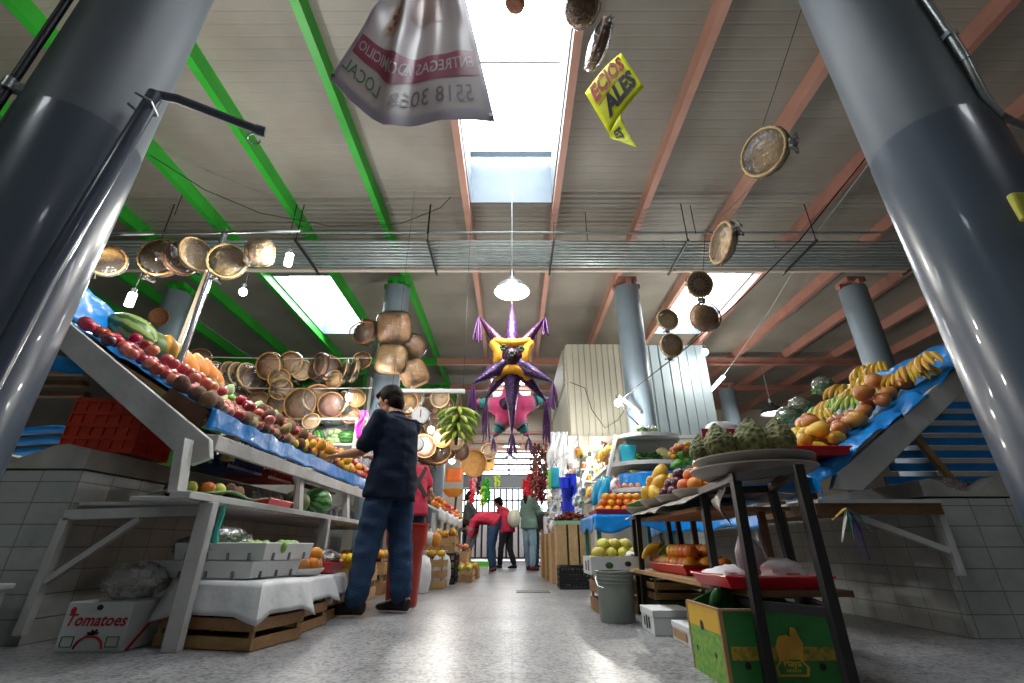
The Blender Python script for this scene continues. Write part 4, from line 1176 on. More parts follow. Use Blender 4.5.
def tubelamp(a, bb, Y0, Y1, label, power):
    p, q = at(a[0], a[1], Y=Y0), at(bb[0], bb[1], Y=Y1)
    o = thing('tube_lamp', label, 'lamp', (p + q) / 2)
    MB().cyl(p, q, .025, 10).build('tube', M['tube'], o)
    MB().bar(p + V((0, 0, .05)), q + V((0, 0, .05)), .07, .03).build('batten', M['whiteplastic'], o)
    LAMPS.append(((p + q) / 2 + V((0, 0, -.1)), power))
tubelamp((709, 393), (724, 377), 11.2, 10.0, 'lit tube lamp slanting at the end of the conduit over the right stalls', 25)
tubelamp((594, 449), (600, 443), 9.2, 8.8, 'right tube lamp under the kiosk floor', 12)
tubelamp((566, 460), (572, 447), 10.4, 9.4, 'left tube lamp under the kiosk floor', 12)

# ------------------------------------------------------------------ banner seen from behind
YBN = 2.02
BOT = [(0, 330, 78), (.15, 348, 99), (.3, 366, 114), (.42, 385, 127), (.55, 411, 124.5), (.7, 440, 120), (.85, 470, 119.5), (1, 495, 122)]
def bot(s):
    for (s0, u0, v0), (s1, u1, v1) in zip(BOT[:-1], BOT[1:]):
        if s <= s1: k = (s - s0) / (s1 - s0); return lerp(u0, u1, k), lerp(v0, v1, k)
    return BOT[-1][1:]
BL_, BR_ = at(330, 78, Y=YBN), at(495, 122, Y=YBN)
TL_, TR_ = at(408, -38, Y=YBN + .05), at(454, -50, Y=YBN + .05)
def ban(s, t):
    u, v = bot(max(0, min(1, s)))
    p = at(u, v, Y=YBN)
    q = lerp(TL_, TR_, s)
    r = lerp(p, q, t)
    f = math.exp(-((s - .42 + .12 * t) / .07) ** 2) * .075 - math.exp(-((s - .56 + .12 * t) / .10) ** 2) * .05
    f *= .35 + .65 * min(1, t / .45)
    f += .03 * math.sin(s * 14 + t * 3) * t + .05 * t * noise.noise(V((s * 6, t * 5, 1)))
    sag = -.10 * math.exp(-((s - .38) / .07) ** 2) * math.exp(-((t - .22) / .16) ** 2)
    return V((r.x, r.y - f, r.z + sag))
bn = thing('vinyl_banner', 'large translucent vinyl banner with mirrored red and grey lettering, hanging before the skylight', 'banner', at(440, 60, Y=YBN))
def vinyl(name, c, tr=.45):
    T = NT(name)
    d = T.n('ShaderNodeBsdfDiffuse'); d.inputs[0].default_value = c4(c)
    g = T.n('ShaderNodeBsdfTranslucent'); g.inputs[0].default_value = c4(c)
    gl = T.n('ShaderNodeBsdfGlossy', i_Roughness=.3)
    m1 = T.n('ShaderNodeMixShader'); m1.inputs[0].default_value = tr
    m2 = T.n('ShaderNodeMixShader'); m2.inputs[0].default_value = .05
    T.l(d.outputs[0], m1.inputs[1]); T.l(g.outputs[0], m1.inputs[2]); T.l(m1.outputs[0], m2.inputs[1]); T.l(gl.outputs[0], m2.inputs[2]); T.l(m2.outputs[0], T.out.inputs[0])
    return T.mat
b = MB(); b.grid(ban, 60, 40); b.build('sheet', vinyl('white vinyl', hexc('#a8a09f'), .35), bn, solid=.001)
def band(b, t0, t1, s0, s1, off, n=50):
    b.grid(lambda s, t: ban(lerp(s0, s1, s), lerp(t0, t1, t)) + V((0, -off, -off * .5)), n, 3)
b = MB(); band(b, .215, .345, .03, .97, .004); b.build('printed_band', vinyl('red print on vinyl', hexc('#a2566a')), bn)
b = MB(); band(b, -.0, .05, 0, 1, .003); b.grid(lambda s, t: ban(.955 + .045 * s, t) + V((0, -.003, 0)), 3, 20); b.grid(lambda s, t: ban(.03 * s, t) + V((0, -.003, 0)), 3, 20); b.build('printed_border', vinyl('grey print on vinyl', hexc('#a29aa6')), bn)
def onban(s0, t0, off=.0052):
    return lambda x, y: ban(s0 - x, t0 + y) + V((0, -off, -off * .5))
b = MB()
b.text('ENTREGAS A', onban(.94, .28), .085, align='LEFT', bold=.0012)
b.text('DOMICILIO', onban(.485, .28), .085, align='LEFT', bold=.0012)
b.build('band_lettering', vinyl('pale print on vinyl', hexc('#c9bcc0')), bn)
b = MB()
b.text('5518 3068', onban(.90, .125), .115, align='LEFT', bold=.0008)
b.build('phone_lettering', vinyl('dark print on vinyl', hexc('#77737a')), bn)
b = MB(); b.text('LOCAL', onban(.34, .135), .10, align='LEFT', bold=.0012); b.build('local_lettering', vinyl('green print on vinyl', hexc('#5d8a6e')), bn)
b = MB(); b.grid(lambda s, t: ban(.42 + .3 * s, .55 + .25 * t) + V((0, -.004, 0)), 16, 8); b.build('printed_picture', vinyl('faded picture print', hexc('#a58a84')), bn)
b = MB(); b.grid(lambda s, t: ban(.16 + .2 * s, .44 + .2 * t) + V((0, -.004, 0)), 10, 8); b.build('printed_picture', vinyl('faded fruit picture print', hexc('#b8a08a')), bn)
b = MB()
for k in range(7): b.grid(lambda s, t: ban(.19 + .02 * (k % 4) + .03 * s, .47 + .05 * (k // 2) * .8 + .03 * t) + V((0, -.006, 0)), 3, 3)
b.build('printed_spots', vinyl('faded red picture print', hexc('#a8605a')), bn)
b = MB()
for s, t in ((.012, .02), (.985, .025)):
    c = ban(s, t); b.lathe([(.006, 0), (.014, 0), (.014, .004), (.006, .004)], c + V((0, -.008, 0)), 12, rx(PI / 2))
b.build('eyelet', M['steel'], bn)

# ------------------------------------------------------------------ folded yellow sale sign
sg = thing('sale_sign', 'folded fluorescent yellow paper sign with red and black lettering', 'sign', at(613, 95, Y=2.55))
A_, B_, C_, D_ = at(585, 93, Y=2.66), at(621, 53, Y=2.50), at(644, 87, Y=2.50), at(609, 134, Y=2.66)
def sgn(s, t):  # s along the lettering, t downwards
    p = lerp(lerp(A_, B_, s), lerp(D_, C_, s), t)
    return p + V((0, -.03 * math.sin(PI * s), .012 * math.sin(PI * s)))
M['fluo'] = mat('fluorescent yellow paper', '#f4fb14', .6, col2='#ecf510', scale=5)
MB().grid(sgn, 14, 8).build('upper_panel', M['fluo'], sg, solid=.0015)
E_, G_ = at(620, 114, Y=2.58), at(638, 148, Y=2.52)
def sgl(s, t): return lerp(lerp(D_, E_, s), lerp(at(614, 139, Y=2.64), G_, s), t) + V((0, .02 * math.sin(PI * t), 0))
MB().grid(sgl, 8, 8).build('lower_flap', M['fluo'], sg, solid=.0015)
def onsg(s0, t0): return lambda x, y: sgn(s0 + x, t0 - y * 1.45) + V((0, -.006, -.002))
MB().text('ECIOS', onsg(.47, .21), .30, bold=.012, shear=.15).build('red_lettering', M['red'], sg)
b = MB()
for t in (.40, .44): b.grid(lambda s, q: sgn(.08 + .78 * s, t + .014 * q) + V((0, -.005, 0)), 10, 1)
b.build('underline', M['red'], sg)
MB().text('ALES', onsg(.53, .66), .35, bold=.018, shear=.15).build('black_lettering', M['black'], sg)
MB().text('ES', lambda x, y: sgl(.45 + x * .7, .45 - y * .8) + V((0, -.006, 0)), .7, bold=.03, shear=.1).build('flap_lettering', M['black'], sg)
twine(at(592, 62, Y=2.3), at(612, 63, Y=2.53), 'twine tying the yellow sale sign')

# ------------------------------------------------------------------ piñatas
def foil(name, c1, c2, sc=38):
    T = NT(name)
    p = T.n('ShaderNodeBsdfPrincipled', i_Roughness=.3); p.inputs['Metallic'].default_value = .35; T.l(p.outputs[0], T.out.inputs[0])
    tc = T.n('ShaderNodeTexCoord'); w = T.n('ShaderNodeTexNoise', i_Scale=sc, i_Detail=2.0); T.l(tc.outputs['Object'], w.inputs['Vector'])
    mr = T.n('ShaderNodeMapRange'); mr.inputs[1].default_value = .42; mr.inputs[2].default_value = .6; T.l(w.outputs['Fac'], mr.inputs[0])
    mx = T.n('ShaderNodeMix', data_type='RGBA'); mx.inputs[6].default_value = c4(c1); mx.inputs[7].default_value = c4(c2); T.l(mr.outputs[0], mx.inputs[0])
    T.l(mx.outputs[2], p.inputs['Base Color'])
    bp = T.n('ShaderNodeBump', i_Strength=.6, i_Distance=.02); T.l(w.outputs['Fac'], bp.inputs['Height']); T.l(bp.outputs[0], p.inputs['Normal'])
    return T.mat
PUR = foil('purple foil', hexc('#2c1838'), hexc('#523268')); DPUR = foil('dark purple foil', hexc('#431838'), hexc('#251430'))
YEL = mat('orange yellow crepe', '#e0a01c', .8, col2='#c8860f', scale=30, bump=.6); PINKC = mat('pink crepe', '#d8487c', .8, col2='#c03a6c', scale=30, bump=.6); TEAL = mat('teal crepe', '#1f7a74', .7); TAS = mat('purple tassel', '#5f2468', .6, col2='#451a52', scale=20)
def cone(root, base, tip, r, m, tassel=0.0, tm=None, bands=None):
    base, tip = V(base), V(tip)
    b = MB(); b.tube([base, lerp(base, tip, .5), lerp(base, tip, .95), tip], [r, r * .56, r * .13, r * .06], 14); o = b.build('cone', m, root)
    if bands:
        for k, bm in enumerate(bands):
            t0, t1 = .25 + .22 * k, .36 + .22 * k
            MB().tube([lerp(base, tip, t0), lerp(base, tip, t1)], [r * (1 - t0 * .88) + .012, r * (1 - t1 * .88) + .012], 14).build('paper_band', bm, o)
    if tassel:
        b = MB(); random.seed(int(abs(tip.x) * 1000))
        for k in range(12):
            x, y = U(-.03, .03), U(-.03, .03); L = tassel * U(.75, 1.0)
            b.tube([tip, tip + V((x, y, -L * .3)), tip + V((x * 1.6, y * 1.6, -L * .65)), tip + V((x * 1.8 + U(-.02, .02), y * 1.6, -L))], [.004, .009, .009, .006], 4)
        b.build('tassel', tm or TAS, o)
PY = 5.6
pc = at(512, 361, Y=PY)
pn = thing('star_pinata', 'purple star piñata with yellow rings hanging below the white dome lamp', 'piñata', pc)
MB().ell(pc, (.27, .22, .27), None, 22, 14).build('body', DPUR, pn)
TIPS = [(512, 304, 5.6, .13, PUR, 0), (479, 316, 5.55, .12, DPUR, .40), (545, 317, 5.55, .12, DPUR, .28), (473, 383, 5.25, .13, PUR, .5), (553, 382, 5.25, .13, PUR, .35), (486, 398, 5.75, .11, PUR, .6), (546, 401, 5.75, .11, PUR, .6), (512, 432, 5.45, .13, PUR, .3)]
for u, v, Y, r, m, ts in TIPS:
    t = at(u, v, Y=Y); d = (t - pc).normalized()
    cone(pn, pc + d * .15, t, r, m, ts)
b = MB()
for cx_, cz_, a0 in ((0, .20, 0), (0, -.20, 0), (.20, 0, 1), (-.20, 0, 1)):
    pts = []
    for k in range(13):
        th = -.85 + 1.7 * k / 12
        q_ = V((math.sin(th) * .30, 0, .40 - math.cos(th) * .22)) if not a0 else V((.40 - math.cos(th) * .22, 0, math.sin(th) * .30))
        s_ = -1 if (cz_ < 0 or cx_ < 0) else 1
        q_ = V((q_.x * (s_ if a0 else 1), 0, q_.z * (1 if a0 else s_)))
        pts.append(pc + q_ + V((0, -.21 + 1.3 * (q_.x ** 2 + q_.z ** 2), 0)))
    b.tube(pts, [.055 + .012 * (k % 2) for k in range(13)], 9)
b.build('crepe_ring', YEL, pn)
b = MB(); b.ell(pc + V((0, -.2, 0)), (.09, .05, .09), None, 14, 8); b.build('front_boss', DPUR, pn)
b = MB()
for dx, dz in ((-.11, .08), (0, -.01), (.12, .06)):
    for k in range(6): b.ell(pc + V((dx + .03 * math.cos(k), -.26, dz + .03 * math.sin(k))), .02, None, 8, 5)
b.build('paper_flower', mat('dark green paper', '#2f4a2a', .7), pn)
MB().cyl(at(512, 304, Y=5.6), V((pc.x, pc.y, 4.52)), .004, 6).build('string', M['rope'], pn)
PY2 = 6.8
pc2 = at(511, 409, Y=PY2)
p2 = thing('star_pinata', 'pink five pointed piñata with striped tips behind the purple one', 'piñata', pc2)
b = MB(); tips2 = [(511, 372), (547, 398), (528, 436), (494, 436), (476, 401)]
for u, v in tips2:
    t = at(u, v, Y=PY2); d = t - pc2
    b.tube([pc2, pc2 + d * .35, pc2 + d * .7], [.17, .15, .10], 16)
b.ell(pc2, (.2, .17, .2), None, 16, 10)
fuse(b.build('body', PINKC, p2), .035, 4)
for u, v in tips2[1:]:
    t = at(u, v, Y=PY2); d = t - pc2
    cone(p2, pc2 + d * .55, pc2 + d * 1.05, .12, TEAL, .22, TAS, [DPUR, TEAL, PINKC])
b = MB(); b.ell(pc2 + V((-.08, -.2, .03)), (.1, .05, .1), None, 12, 8, 0, lambda p, q: q * (1 + .2 * noise.noise(p * 5))); b.build('paper_flower', DPUR, p2)
MB().cyl(pc2 + V((0, 0, .3)), V((pc2.x, pc2.y, ZD)), .004, 6).build('string', M['rope'], p2)

# ------------------------------------------------------------------ hook bar with scales and green bananas
p, q = at(388, 391, Y=5.0), at(465, 391.5, Y=5.0)
hb = thing('hook_bar', 'white bar with hooks above the man, carrying scale and green bananas', 'bar', (p + q) / 2)
MB().bar(p, q, .045, .045).build('bar', M['whiteplastic'], hb, bev=.004)
for u in (398, 422, 441, 458):
    a = at(u, 391, Y=5.0); b = MB(); b.tube([a, a + V((0, 0, -.06)), a + V((.02, 0, -.085)), a + V((.035, 0, -.06))], .006, 6); b.build('hook', M['galv'], hb)
for u in (392, 463):
    a = at(u, 391, Y=5.0); b = MB(); b.cyl(a, (a.x, a.y, ZB), .0025, 5); b.build('suspension_wire', M['wire'], hb)
def dial_scale(u, v, Y, r, label):
    c = at(u, v, Y=Y); o = thing('hanging_scale', label, 'scale', c)
    MB().lathe([(0, -.03), (r, -.03), (r * 1.06, 0), (r, .03), (0, .03)], c, 24, rx(PI / 2)).build('case', M['galv'], o)
    d = MB().lathe([(0, 0), (r * .92, 0)], c + V((0, -.034, 0)), 24, rx(PI / 2)).build('dial', M['whiteplastic'], o)
    b = MB()
    for k in range(20):
        a = 2 * PI * k / 20; b.bar(c + V((.78 * r * math.cos(a), -.036, .78 * r * math.sin(a))), c + V((.88 * r * math.cos(a), -.036, .88 * r * math.sin(a))), .003, .002, (0, 1, 0))
    b.build('tick_marks', M['black'], d)
    MB().bar(c + V((0, -.037, -.02)), c + V((0, -.037, r * .7)), .008, .003, (0, 1, 0)).build('needle', M['red'], o)
    MB().cyl(c + V((0, 0, r)), c + V((0, 0, r + .12)), .008, 6).build('hanger', M['galv'], o)
dial_scale(421, 416, 4.98, .10, 'round white dial scale hanging right of the man')
dial_scale(417, 444, 5.6, .09, 'white dial scale partly hidden behind the shoulder of the man')
gb = thing('banana_cluster', 'green banana stem hanging from the white hook bar', 'bananas', at(458, 408, Y=5.0))
g0 = at(459, 405, Y=5.0)
MB().tube([g0 + V((0, 0, .12)), g0, g0 + V((-.02, 0, -.3)), g0 + V((-.01, 0, -.45))], [.018, .04, .03, .015], 8).build('stalk', M['stem'], gb)
random.seed(2)
for tier in range(4):
    for k in range(9):
        a = 2 * PI * k / 9 + tier * .35; base = g0 + V((0, 0, -.03 - tier * .09)); L = .23 - .018 * tier
        d = V((math.cos(a), math.sin(a) * .7, 0))
        pts = [base + d * .02, base + d * (.3 * L) + V((0, 0, -.02)), base + d * (.75 * L) + V((0, 0, -.06)), base + d * L + V((0, 0, -.10)), base + d * (1.06 * L) + V((0, 0, -.125))]
        MB().tube(pts, [.01, .02, .024, .018, .006], 7).build('banana', FM['greenbanana'], gb)
# ------------------------------------------------------------------ people
def loft(b, rings, right=(1, 0, 0), n=18, m=0, cap=True):
    """rings: (centre, half width along right, half depth)"""
    right = V(right).normalized(); vs = []; N = len(rings)
    for i, (p, a, d) in enumerate(rings):
        t = (V(rings[min(i + 1, N - 1)][0]) - V(rings[max(i - 1, 0)][0])).normalized()
        r = (right - t * right.dot(t)).normalized(); f = t.cross(r)
        for k in range(n):
            an = 2 * PI * k / n; vs.append(V(p) + r * a * math.cos(an) + f * d * math.sin(an))
    fs = [(i * n + k, i * n + (k + 1) % n, (i + 1) * n + (k + 1) % n, (i + 1) * n + k) for i in range(N - 1) for k in range(n)]
    fs += [tuple(range(n - 1, -1, -1)), tuple((N - 1) * n + k for k in range(n))]
    return b.add(vs, fs, m)
def limb(b, pts, rs, n=14):
    b.tube(pts, rs, n)
    for p, r in zip(pts, rs): b.ell(p, r * .99, None, 12, 8)
def folds(ob, amp, s, seed=0):
    me = ob.data; me.update()
    nr = [v.normal.copy() for v in me.vertices]
    for v, n_ in zip(me.vertices, nr):
        q = v.co * s; q.z *= 1.8
        v.co += n_ * amp * noise.noise(q + V((seed, 0, 0)))
JOINTS = dict(pelvis=(0, 0, .93), waist=(0, 0, 1.06), chest=(0, .0, 1.26), neck=(0, .0, 1.43), head=(0, .025, 1.585),
 hipL=(-.09, 0, .90), hipR=(.09, 0, .90), kneeL=(-.10, .015, .49), kneeR=(.10, .015, .49), ankL=(-.105, -.02, .085), ankR=(.105, -.02, .085),
 shL=(-.185, 0, 1.375), shR=(.185, 0, 1.375), elL=(-.225, -.03, 1.10), elR=(.225, -.03, 1.10), wrL=(-.225, .06, .87), wrR=(.225, .06, .87))
def person(label, loc, yaw, H, J=None, skin='#b98a68', hairc='#17120f', top=None, legs=None, shoe=None, sleeve=.75, hem=.80, head=(0, 0), longhair=False, fine=False, width=1.0, toes=(0, 0), legw=1.0, shoew=1.0, grip=.5, group=None, hoodcol=None):
    D = {k: V(p) for k, p in JOINTS.items()}
    for k, p in (J or {}).items(): D[k] = V(p)
    o = thing('person', label, 'person', loc, group)
    s = H / 1.70
    vx = .0055 if fine else .014
    sk = mat('skin ' + skin, skin, .5, col2=tuple(c * .9 for c in hexc(skin)), scale=14)
    M4 = Matrix.Translation(V(loc)) @ Matrix.Rotation(yaw, 4, 'Z') @ Matrix.Scale(s, 4)
    def fin(b, name, m, parent=o, fu=None, fold=0, **k):
        b.xf(M4)
        ob = b.build(name, m, parent, **k)
        if fu: fuse(ob, fu * s, 5)
        if fold: folds(ob, fold, 9, len(name))
        return ob
    # body
    b = MB(); w = width
    loft(b, [(D['pelvis'] + V((0, 0, -.08)), .12 * w, .09), (D['pelvis'], .145 * w, .10), (D['waist'], .125 * w, .095), (D['chest'], .15 * w, .105), (lerp(D['chest'], D['neck'], .6), .155 * w, .09), (D['neck'], .06, .06)])
    Rh = rz(head[0]) @ rx(head[1])
    hc = D['head']
    limb(b, [D['neck'] + V((0, -.01, -.03)), hc + Rh @ V((0, -.02, -.07))], [.056, .052])
    b.ell(hc + Rh @ V((0, -.005, .025)), (.077, .096, .10), Rh, 18, 12)
    b.ell(hc + Rh @ V((0, .02, -.045)), (.058, .066, .072), Rh, 14, 10)
    b.ell(hc + Rh @ V((0, .05, -.085)), (.03, .03, .025), Rh, 10, 8)
    b.tube([hc + Rh @ V((0, .085, .02)), hc + Rh @ V((0, .104, -.012)), hc + Rh @ V((0, .112, -.028)), hc + Rh @ V((0, .09, -.036))], [.009, .012, .015, .010], 8)
    b.ell(hc + Rh @ V((0, .083, -.062)), (.024, .012, .010), Rh, 10, 6)
    for e in (-1, 1): b.ell(hc + Rh @ V((e * .078, -.01, -.005)), (.010, .020, .032), Rh, 8, 8)
    for sd in 'LR':
        e = -1 if sd == 'L' else 1
        limb(b, [D['sh' + sd], lerp(D['sh' + sd], D['el' + sd], .5), D['el' + sd], lerp(D['el' + sd], D['wr' + sd], .35), D['wr' + sd]], [.052, .045, .038, .040, .026])
        d = (D['wr' + sd] - D['el' + sd]).normalized()
        side = d.cross(V((0, 0, 1)));  side = side.normalized() if side.length > .2 else V((0, 1, 0)).cross(d).normalized()
        nrm_ = side.cross(d).normalized()
        pc_ = D['wr' + sd] + d * .05
        R = Matrix((side, d, nrm_)).transposed()
        b.ell(pc_, (.038, .052, .016), R, 12, 8)
        for k in range(4):
            L = (.068, .078, .072, .055)[k]; x = (k - 1.5) * .0215
            k0 = pc_ + R @ V((x * .9, .040, 0)); g = grip
            p1 = k0 + R @ V((x * .12, L * .42, -L * .15 * g)); p2 = p1 + R @ V((x * .05, L * .34 * (1 - .3 * g), -L * .34 * g)); p3 = p2 + R @ V((0, L * .26 * (1 - .6 * g), -L * .32 * g))
            limb(b, [k0, p1, p2, p3], [.0088, .0084, .0078, .0066], 8)
        th = -e
        k0 = pc_ + R @ V((th * .030, -.015, -.006)); limb(b, [k0, k0 + R @ V((th * .026, .022, -.008)), k0 + R @ V((th * .032, .052, -.016))], [.0115, .0098, .0078], 8)
        limb(b, [D['hip' + sd], D['knee' + sd], lerp(D['knee' + sd], D['ank' + sd], .3), D['ank' + sd]], [.07, .047, .046, .034])
    body = fin(b, 'body', sk, fu=vx)
    # face
    b = MB()
    for e in (-1, 1): b.ell(hc + Rh @ V((e * .030, .084, .012)), (.011, .006, .006), Rh, 8, 6)
    fin(b, 'eye', M['black'])
    b = MB()
    for e in (-1, 1): b.bar(hc + Rh @ V((e * .016, .092, .030)), hc + Rh @ V((e * .046, .082, .032)), .006, .007)
    fin(b, 'eyebrow', mat('hair ' + hairc, hairc, .55, col2=tuple(c * 1.3 + .002 for c in hexc(hairc)), spec=.05, scale=40, stretch=(1, 1, .2)))
    # hair
    b = MB()
    def hf(p, q):
        k = 1.0
        if p.y > .45 and p.z < .55: k = .80
        if p.z < -.35 and p.y > -.2: k = .82
        return q * k * (1 + .09 * noise.noise(p * 6))
    b.ell(hc + Rh @ V((0, -.016, .040)), (.098, .118, .118), Rh, 24, 18, 0, hf)
    b.ell(hc + Rh @ V((0, -.055, -.015)), (.084, .068, .098), Rh, 14, 10)
    b.ell(hc + Rh @ V((0, .055, .098)), (.066, .045, .030), Rh, 12, 8)
    if longhair: limb(b, [hc + Rh @ V((0, -.05, 0)), hc + Rh @ V((.0, -.085, -.14)), D['neck'] + V((.02, -.09, -.12))], [.075, .065, .04])
    fin(b, 'hair', MATS['hair ' + hairc], fu=.009 if fine else .016)
    # top
    b = MB()
    hp = D['pelvis'] + (D['pelvis'] - D['waist']).normalized() * (D['pelvis'].z - hem if D['waist'].z > D['pelvis'].z + .09 else .06)
    loft(b, [(hp, .215 * w, .165), (D['pelvis'], .205 * w, .155), (D['waist'], .18 * w, .138), (D['chest'], .188 * w, .132), (lerp(D['chest'], D['neck'], .55), .185 * w, .115), (lerp(D['chest'], D['neck'], .82), .12 * w, .085), (D['neck'] + V((0, 0, .015)), .064, .066)])
    for sd in 'LR':
        a, c, d = D['sh' + sd], D['el' + sd], D['wr' + sd]
        if sleeve <= 1: limb(b, [lerp(D['neck'], a, .6) + V((0, 0, -.03)), a, lerp(a, c, sleeve * .5), lerp(a, c, sleeve)], [.06, .072, .068, .064])
        else: limb(b, [lerp(D['neck'], a, .6) + V((0, 0, -.03)), a, lerp(a, c, .5), c, lerp(c, d, sleeve - 1)], [.06, .07, .062, .056, .044])
    fin(b, 'top', top, fu=.012 if fine else .018, fold=.010 if fine else .012)
    b = MB(); loft(b, [(D['neck'] + V((0, -.008, -.03)), .078, .076), (D['neck'] + V((0, -.008, .03)), .068, .066)]); fin(b, 'collar', hoodcol or top)
    # trousers
    b = MB()
    loft(b, [(lerp(D['hipL'], D['hipR'], .5) + V((0, 0, -.10)), .12 * w, .10), (D['pelvis'] + V((0, 0, -.03)), .165 * w, .122), (D['pelvis'] + V((0, 0, .06)), .155 * w, .115)])
    for sd in 'LR':
        h, k, a = D['hip' + sd], D['knee' + sd], D['ank' + sd]
        limb(b, [h, lerp(h, k, .45), k, lerp(k, a, .5), lerp(k, a, .9)], [.088, .090 * legw, .076 * legw, .072 * legw, .066 * legw])
    fin(b, 'trousers', legs, fu=.012 if fine else .018, fold=.012)
    for sd, tt in (('L', toes[0]), ('R', toes[1])):
        a = D['ank' + sd]; R = rz(tt) * shoew; b = MB()
        lz = a.z - .085
        loft(b, [(V((a.x, a.y, 0)) + R @ V((0, -.065, lz + .05)), .026, .030), (V((a.x, a.y, 0)) + R @ V((0, -.05, lz + .05)), .036, .048), (V((a.x, a.y, 0)) + R @ V((0, .02, lz + .052)), .040, .050), (V((a.x, a.y, 0)) + R @ V((0, .10, lz + .036)), .044, .034), (V((a.x, a.y, 0)) + R @ V((0, .165, lz + .028)), .040, .026), (V((a.x, a.y, 0)) + R @ V((0, .19, lz + .024)), .022, .016)])
        fin(b, 'shoe', shoe, fu=.008 if fine else .014)
    return o, D, M4

denim = mat('blue denim', '#16304f', .9, col2='#204062', scale=7, amt=.6, bump=.3, bscale=90)
navy = mat('navy shirt cloth', '#111a2d', .9, col2='#182338', scale=8, bump=.2, bscale=40, spec=.2)
blackleather = mat('black leather', '#121212', .4)
o, D, M4 = person('man in navy short sleeved shirt and jeans picking fruit from the left display', (-.96, 3.78, 0), math.radians(56), 1.74,
 dict(pelvis=(0, 0, .93), waist=(0, -.01, 1.06), chest=(0, .0, 1.27), neck=(0, .035, 1.42), head=(-.01, .115, 1.55), shL=(-.19, .01, 1.365), shR=(.19, .02, 1.365), elL=(-.25, .10, 1.10), wrL=(-.24, .36, 1.10), elR=(.24, .14, 1.11), wrR=(.10, .40, 1.14),
 hipL=(-.085, 0, .90), hipR=(.085, 0, .90), kneeL=(-.14, .02, .49), kneeR=(.12, -.02, .49), ankL=(-.20, .02, .085), ankR=(.13, -.08, .085)),
 skin='#a9785a', top=navy, legs=denim, shoe=blackleather, sleeve=.82, hem=.76, head=(.25, -.42), fine=True, toes=(.5, .1), grip=.45, width=1.06, legw=1.2, shoew=1.18)
b = MB()
for e in (-1, 1):
    c = D['head'] + rz(.25) @ rx(-.42) @ V((e * .032, .100, .010)); b.tube([c + V((.020 * math.cos(a), .002, .016 * math.sin(a))) for a in [k * PI / 5 for k in range(10)]], .0018, 5, closed=True)
    b.tube([c + V((e * .02, 0, .004)), D['head'] + rz(.25) @ rx(-.42) @ V((e * .080, .0, .012))], .0018, 5)
b.xf(M4); b.build('glasses', M['black'], o)
b = MB(); loft(b, [(D['chest'] + V((0, -.128, .10)), .16, .006), (D['chest'] + V((0, -.130, .092)), .165, .006)]); b.xf(M4); b.build('yoke_seam', navy, o)

redcloth = mat('crimson cloth', '#b01c3c', .8, col2='#9c1834', scale=7)
o, D, M4 = person('person in crimson shirt with crossed black apron straps, partly behind the man', (-1.17, 5.65, 0), math.radians(40), 1.62,
 dict(neck=(0, .10, 1.42), chest=(0, .05, 1.26), head=(0, .19, 1.54), shL=(-.185, .08, 1.37), shR=(.185, .08, 1.37), elL=(-.23, .2, 1.12), wrL=(-.15, .42, 1.08), elR=(.25, .02, 1.12), wrR=(.24, .2, .95)), top=redcloth, legs=denim, shoe=blackleather, sleeve=.7, head=(0, -.5))
b = MB()
for e in (-1, 1): b.bar(D['chest'] + V((e * .12, -.115, .13)), D['waist'] + V((-e * .10, -.15, -.04)), .05, .01, (0, 1, 0))
b.xf(M4); b.build('apron_strap', M['black'], o)
b = MB(); loft(b, [(V((0, .08, .62)), .17, .09), (V((0, .07, .98)), .185, .10)]); b.xf(M4); b.build('apron', M['cloth'], o)

darkgrey = mat('charcoal shirt cloth', '#33383a', .8, col2='#3d4345', scale=7)
person('vendor in charcoal shirt standing behind the far left fruit stall', (-.95, 10.7, 0), math.radians(-75), 1.56, dict(elL=(-.2, .15, 1.12), wrL=(-.1, .33, 1.06), elR=(.2, .15, 1.12), wrR=(.1, .33, 1.06)), top=darkgrey, legs=denim, shoe=blackleather, head=(.3, -.4), sleeve=.7)
# bending figure
greysl = mat('grey striped sleeve', '#6f6f78', .8, col2='#5a5a64', scale=12)
o, D, M4 = person('person in red top and blue jeans bending over low crates left of the aisle', (-.40, 9.9, 0), math.radians(80), 1.66,
 dict(pelvis=(0, -.08, .93), waist=(0, .04, .99), chest=(0, .24, 1.0), neck=(0, .42, .93), head=(0, .53, .84), shL=(-.18, .36, .93), shR=(.18, .36, .93), elL=(-.2, .42, .66), wrL=(-.16, .48, .42), elR=(.2, .42, .66), wrR=(.16, .50, .42), hipL=(-.09, -.06, .90), hipR=(.09, -.06, .90)),
 top=redcloth, legs=denim, shoe=mat('brown leather', '#5a2f22', .5), sleeve=1.0, head=(0, -1.2))
b = MB()
for sd in 'LR': limb(b, [lerp(D['sh' + sd], D['el' + sd], .5), D['el' + sd], lerp(D['el' + sd], D['wr' + sd], .8)], [.066, .060, .048])
b.xf(M4); b.build('sleeve', greysl, o)
o, D, M4 = person('woman in pink red jacket and black trousers leaning to the left stall', (-.10, 11.2, 0), math.radians(60), 1.56,
 dict(chest=(0, .08, 1.25), neck=(0, .18, 1.39), head=(0, .27, 1.50), waist=(0, .02, 1.06), shL=(-.17, .14, 1.34), shR=(.17, .14, 1.34), elL=(-.2, .18, 1.08), wrL=(-.15, .36, 1.0), elR=(.2, .16, 1.08), wrR=(.15, .36, 1.0), kneeL=(-.1, .12, .5), ankL=(-.1, .16, .085), ankR=(.1, -.14, .085)), top=mat('pink red jacket', '#c42448', .7), legs=mat('black trousers', '#15161a', .8), shoe=M['darkmetal'], sleeve=1.85, head=(0, -.4))
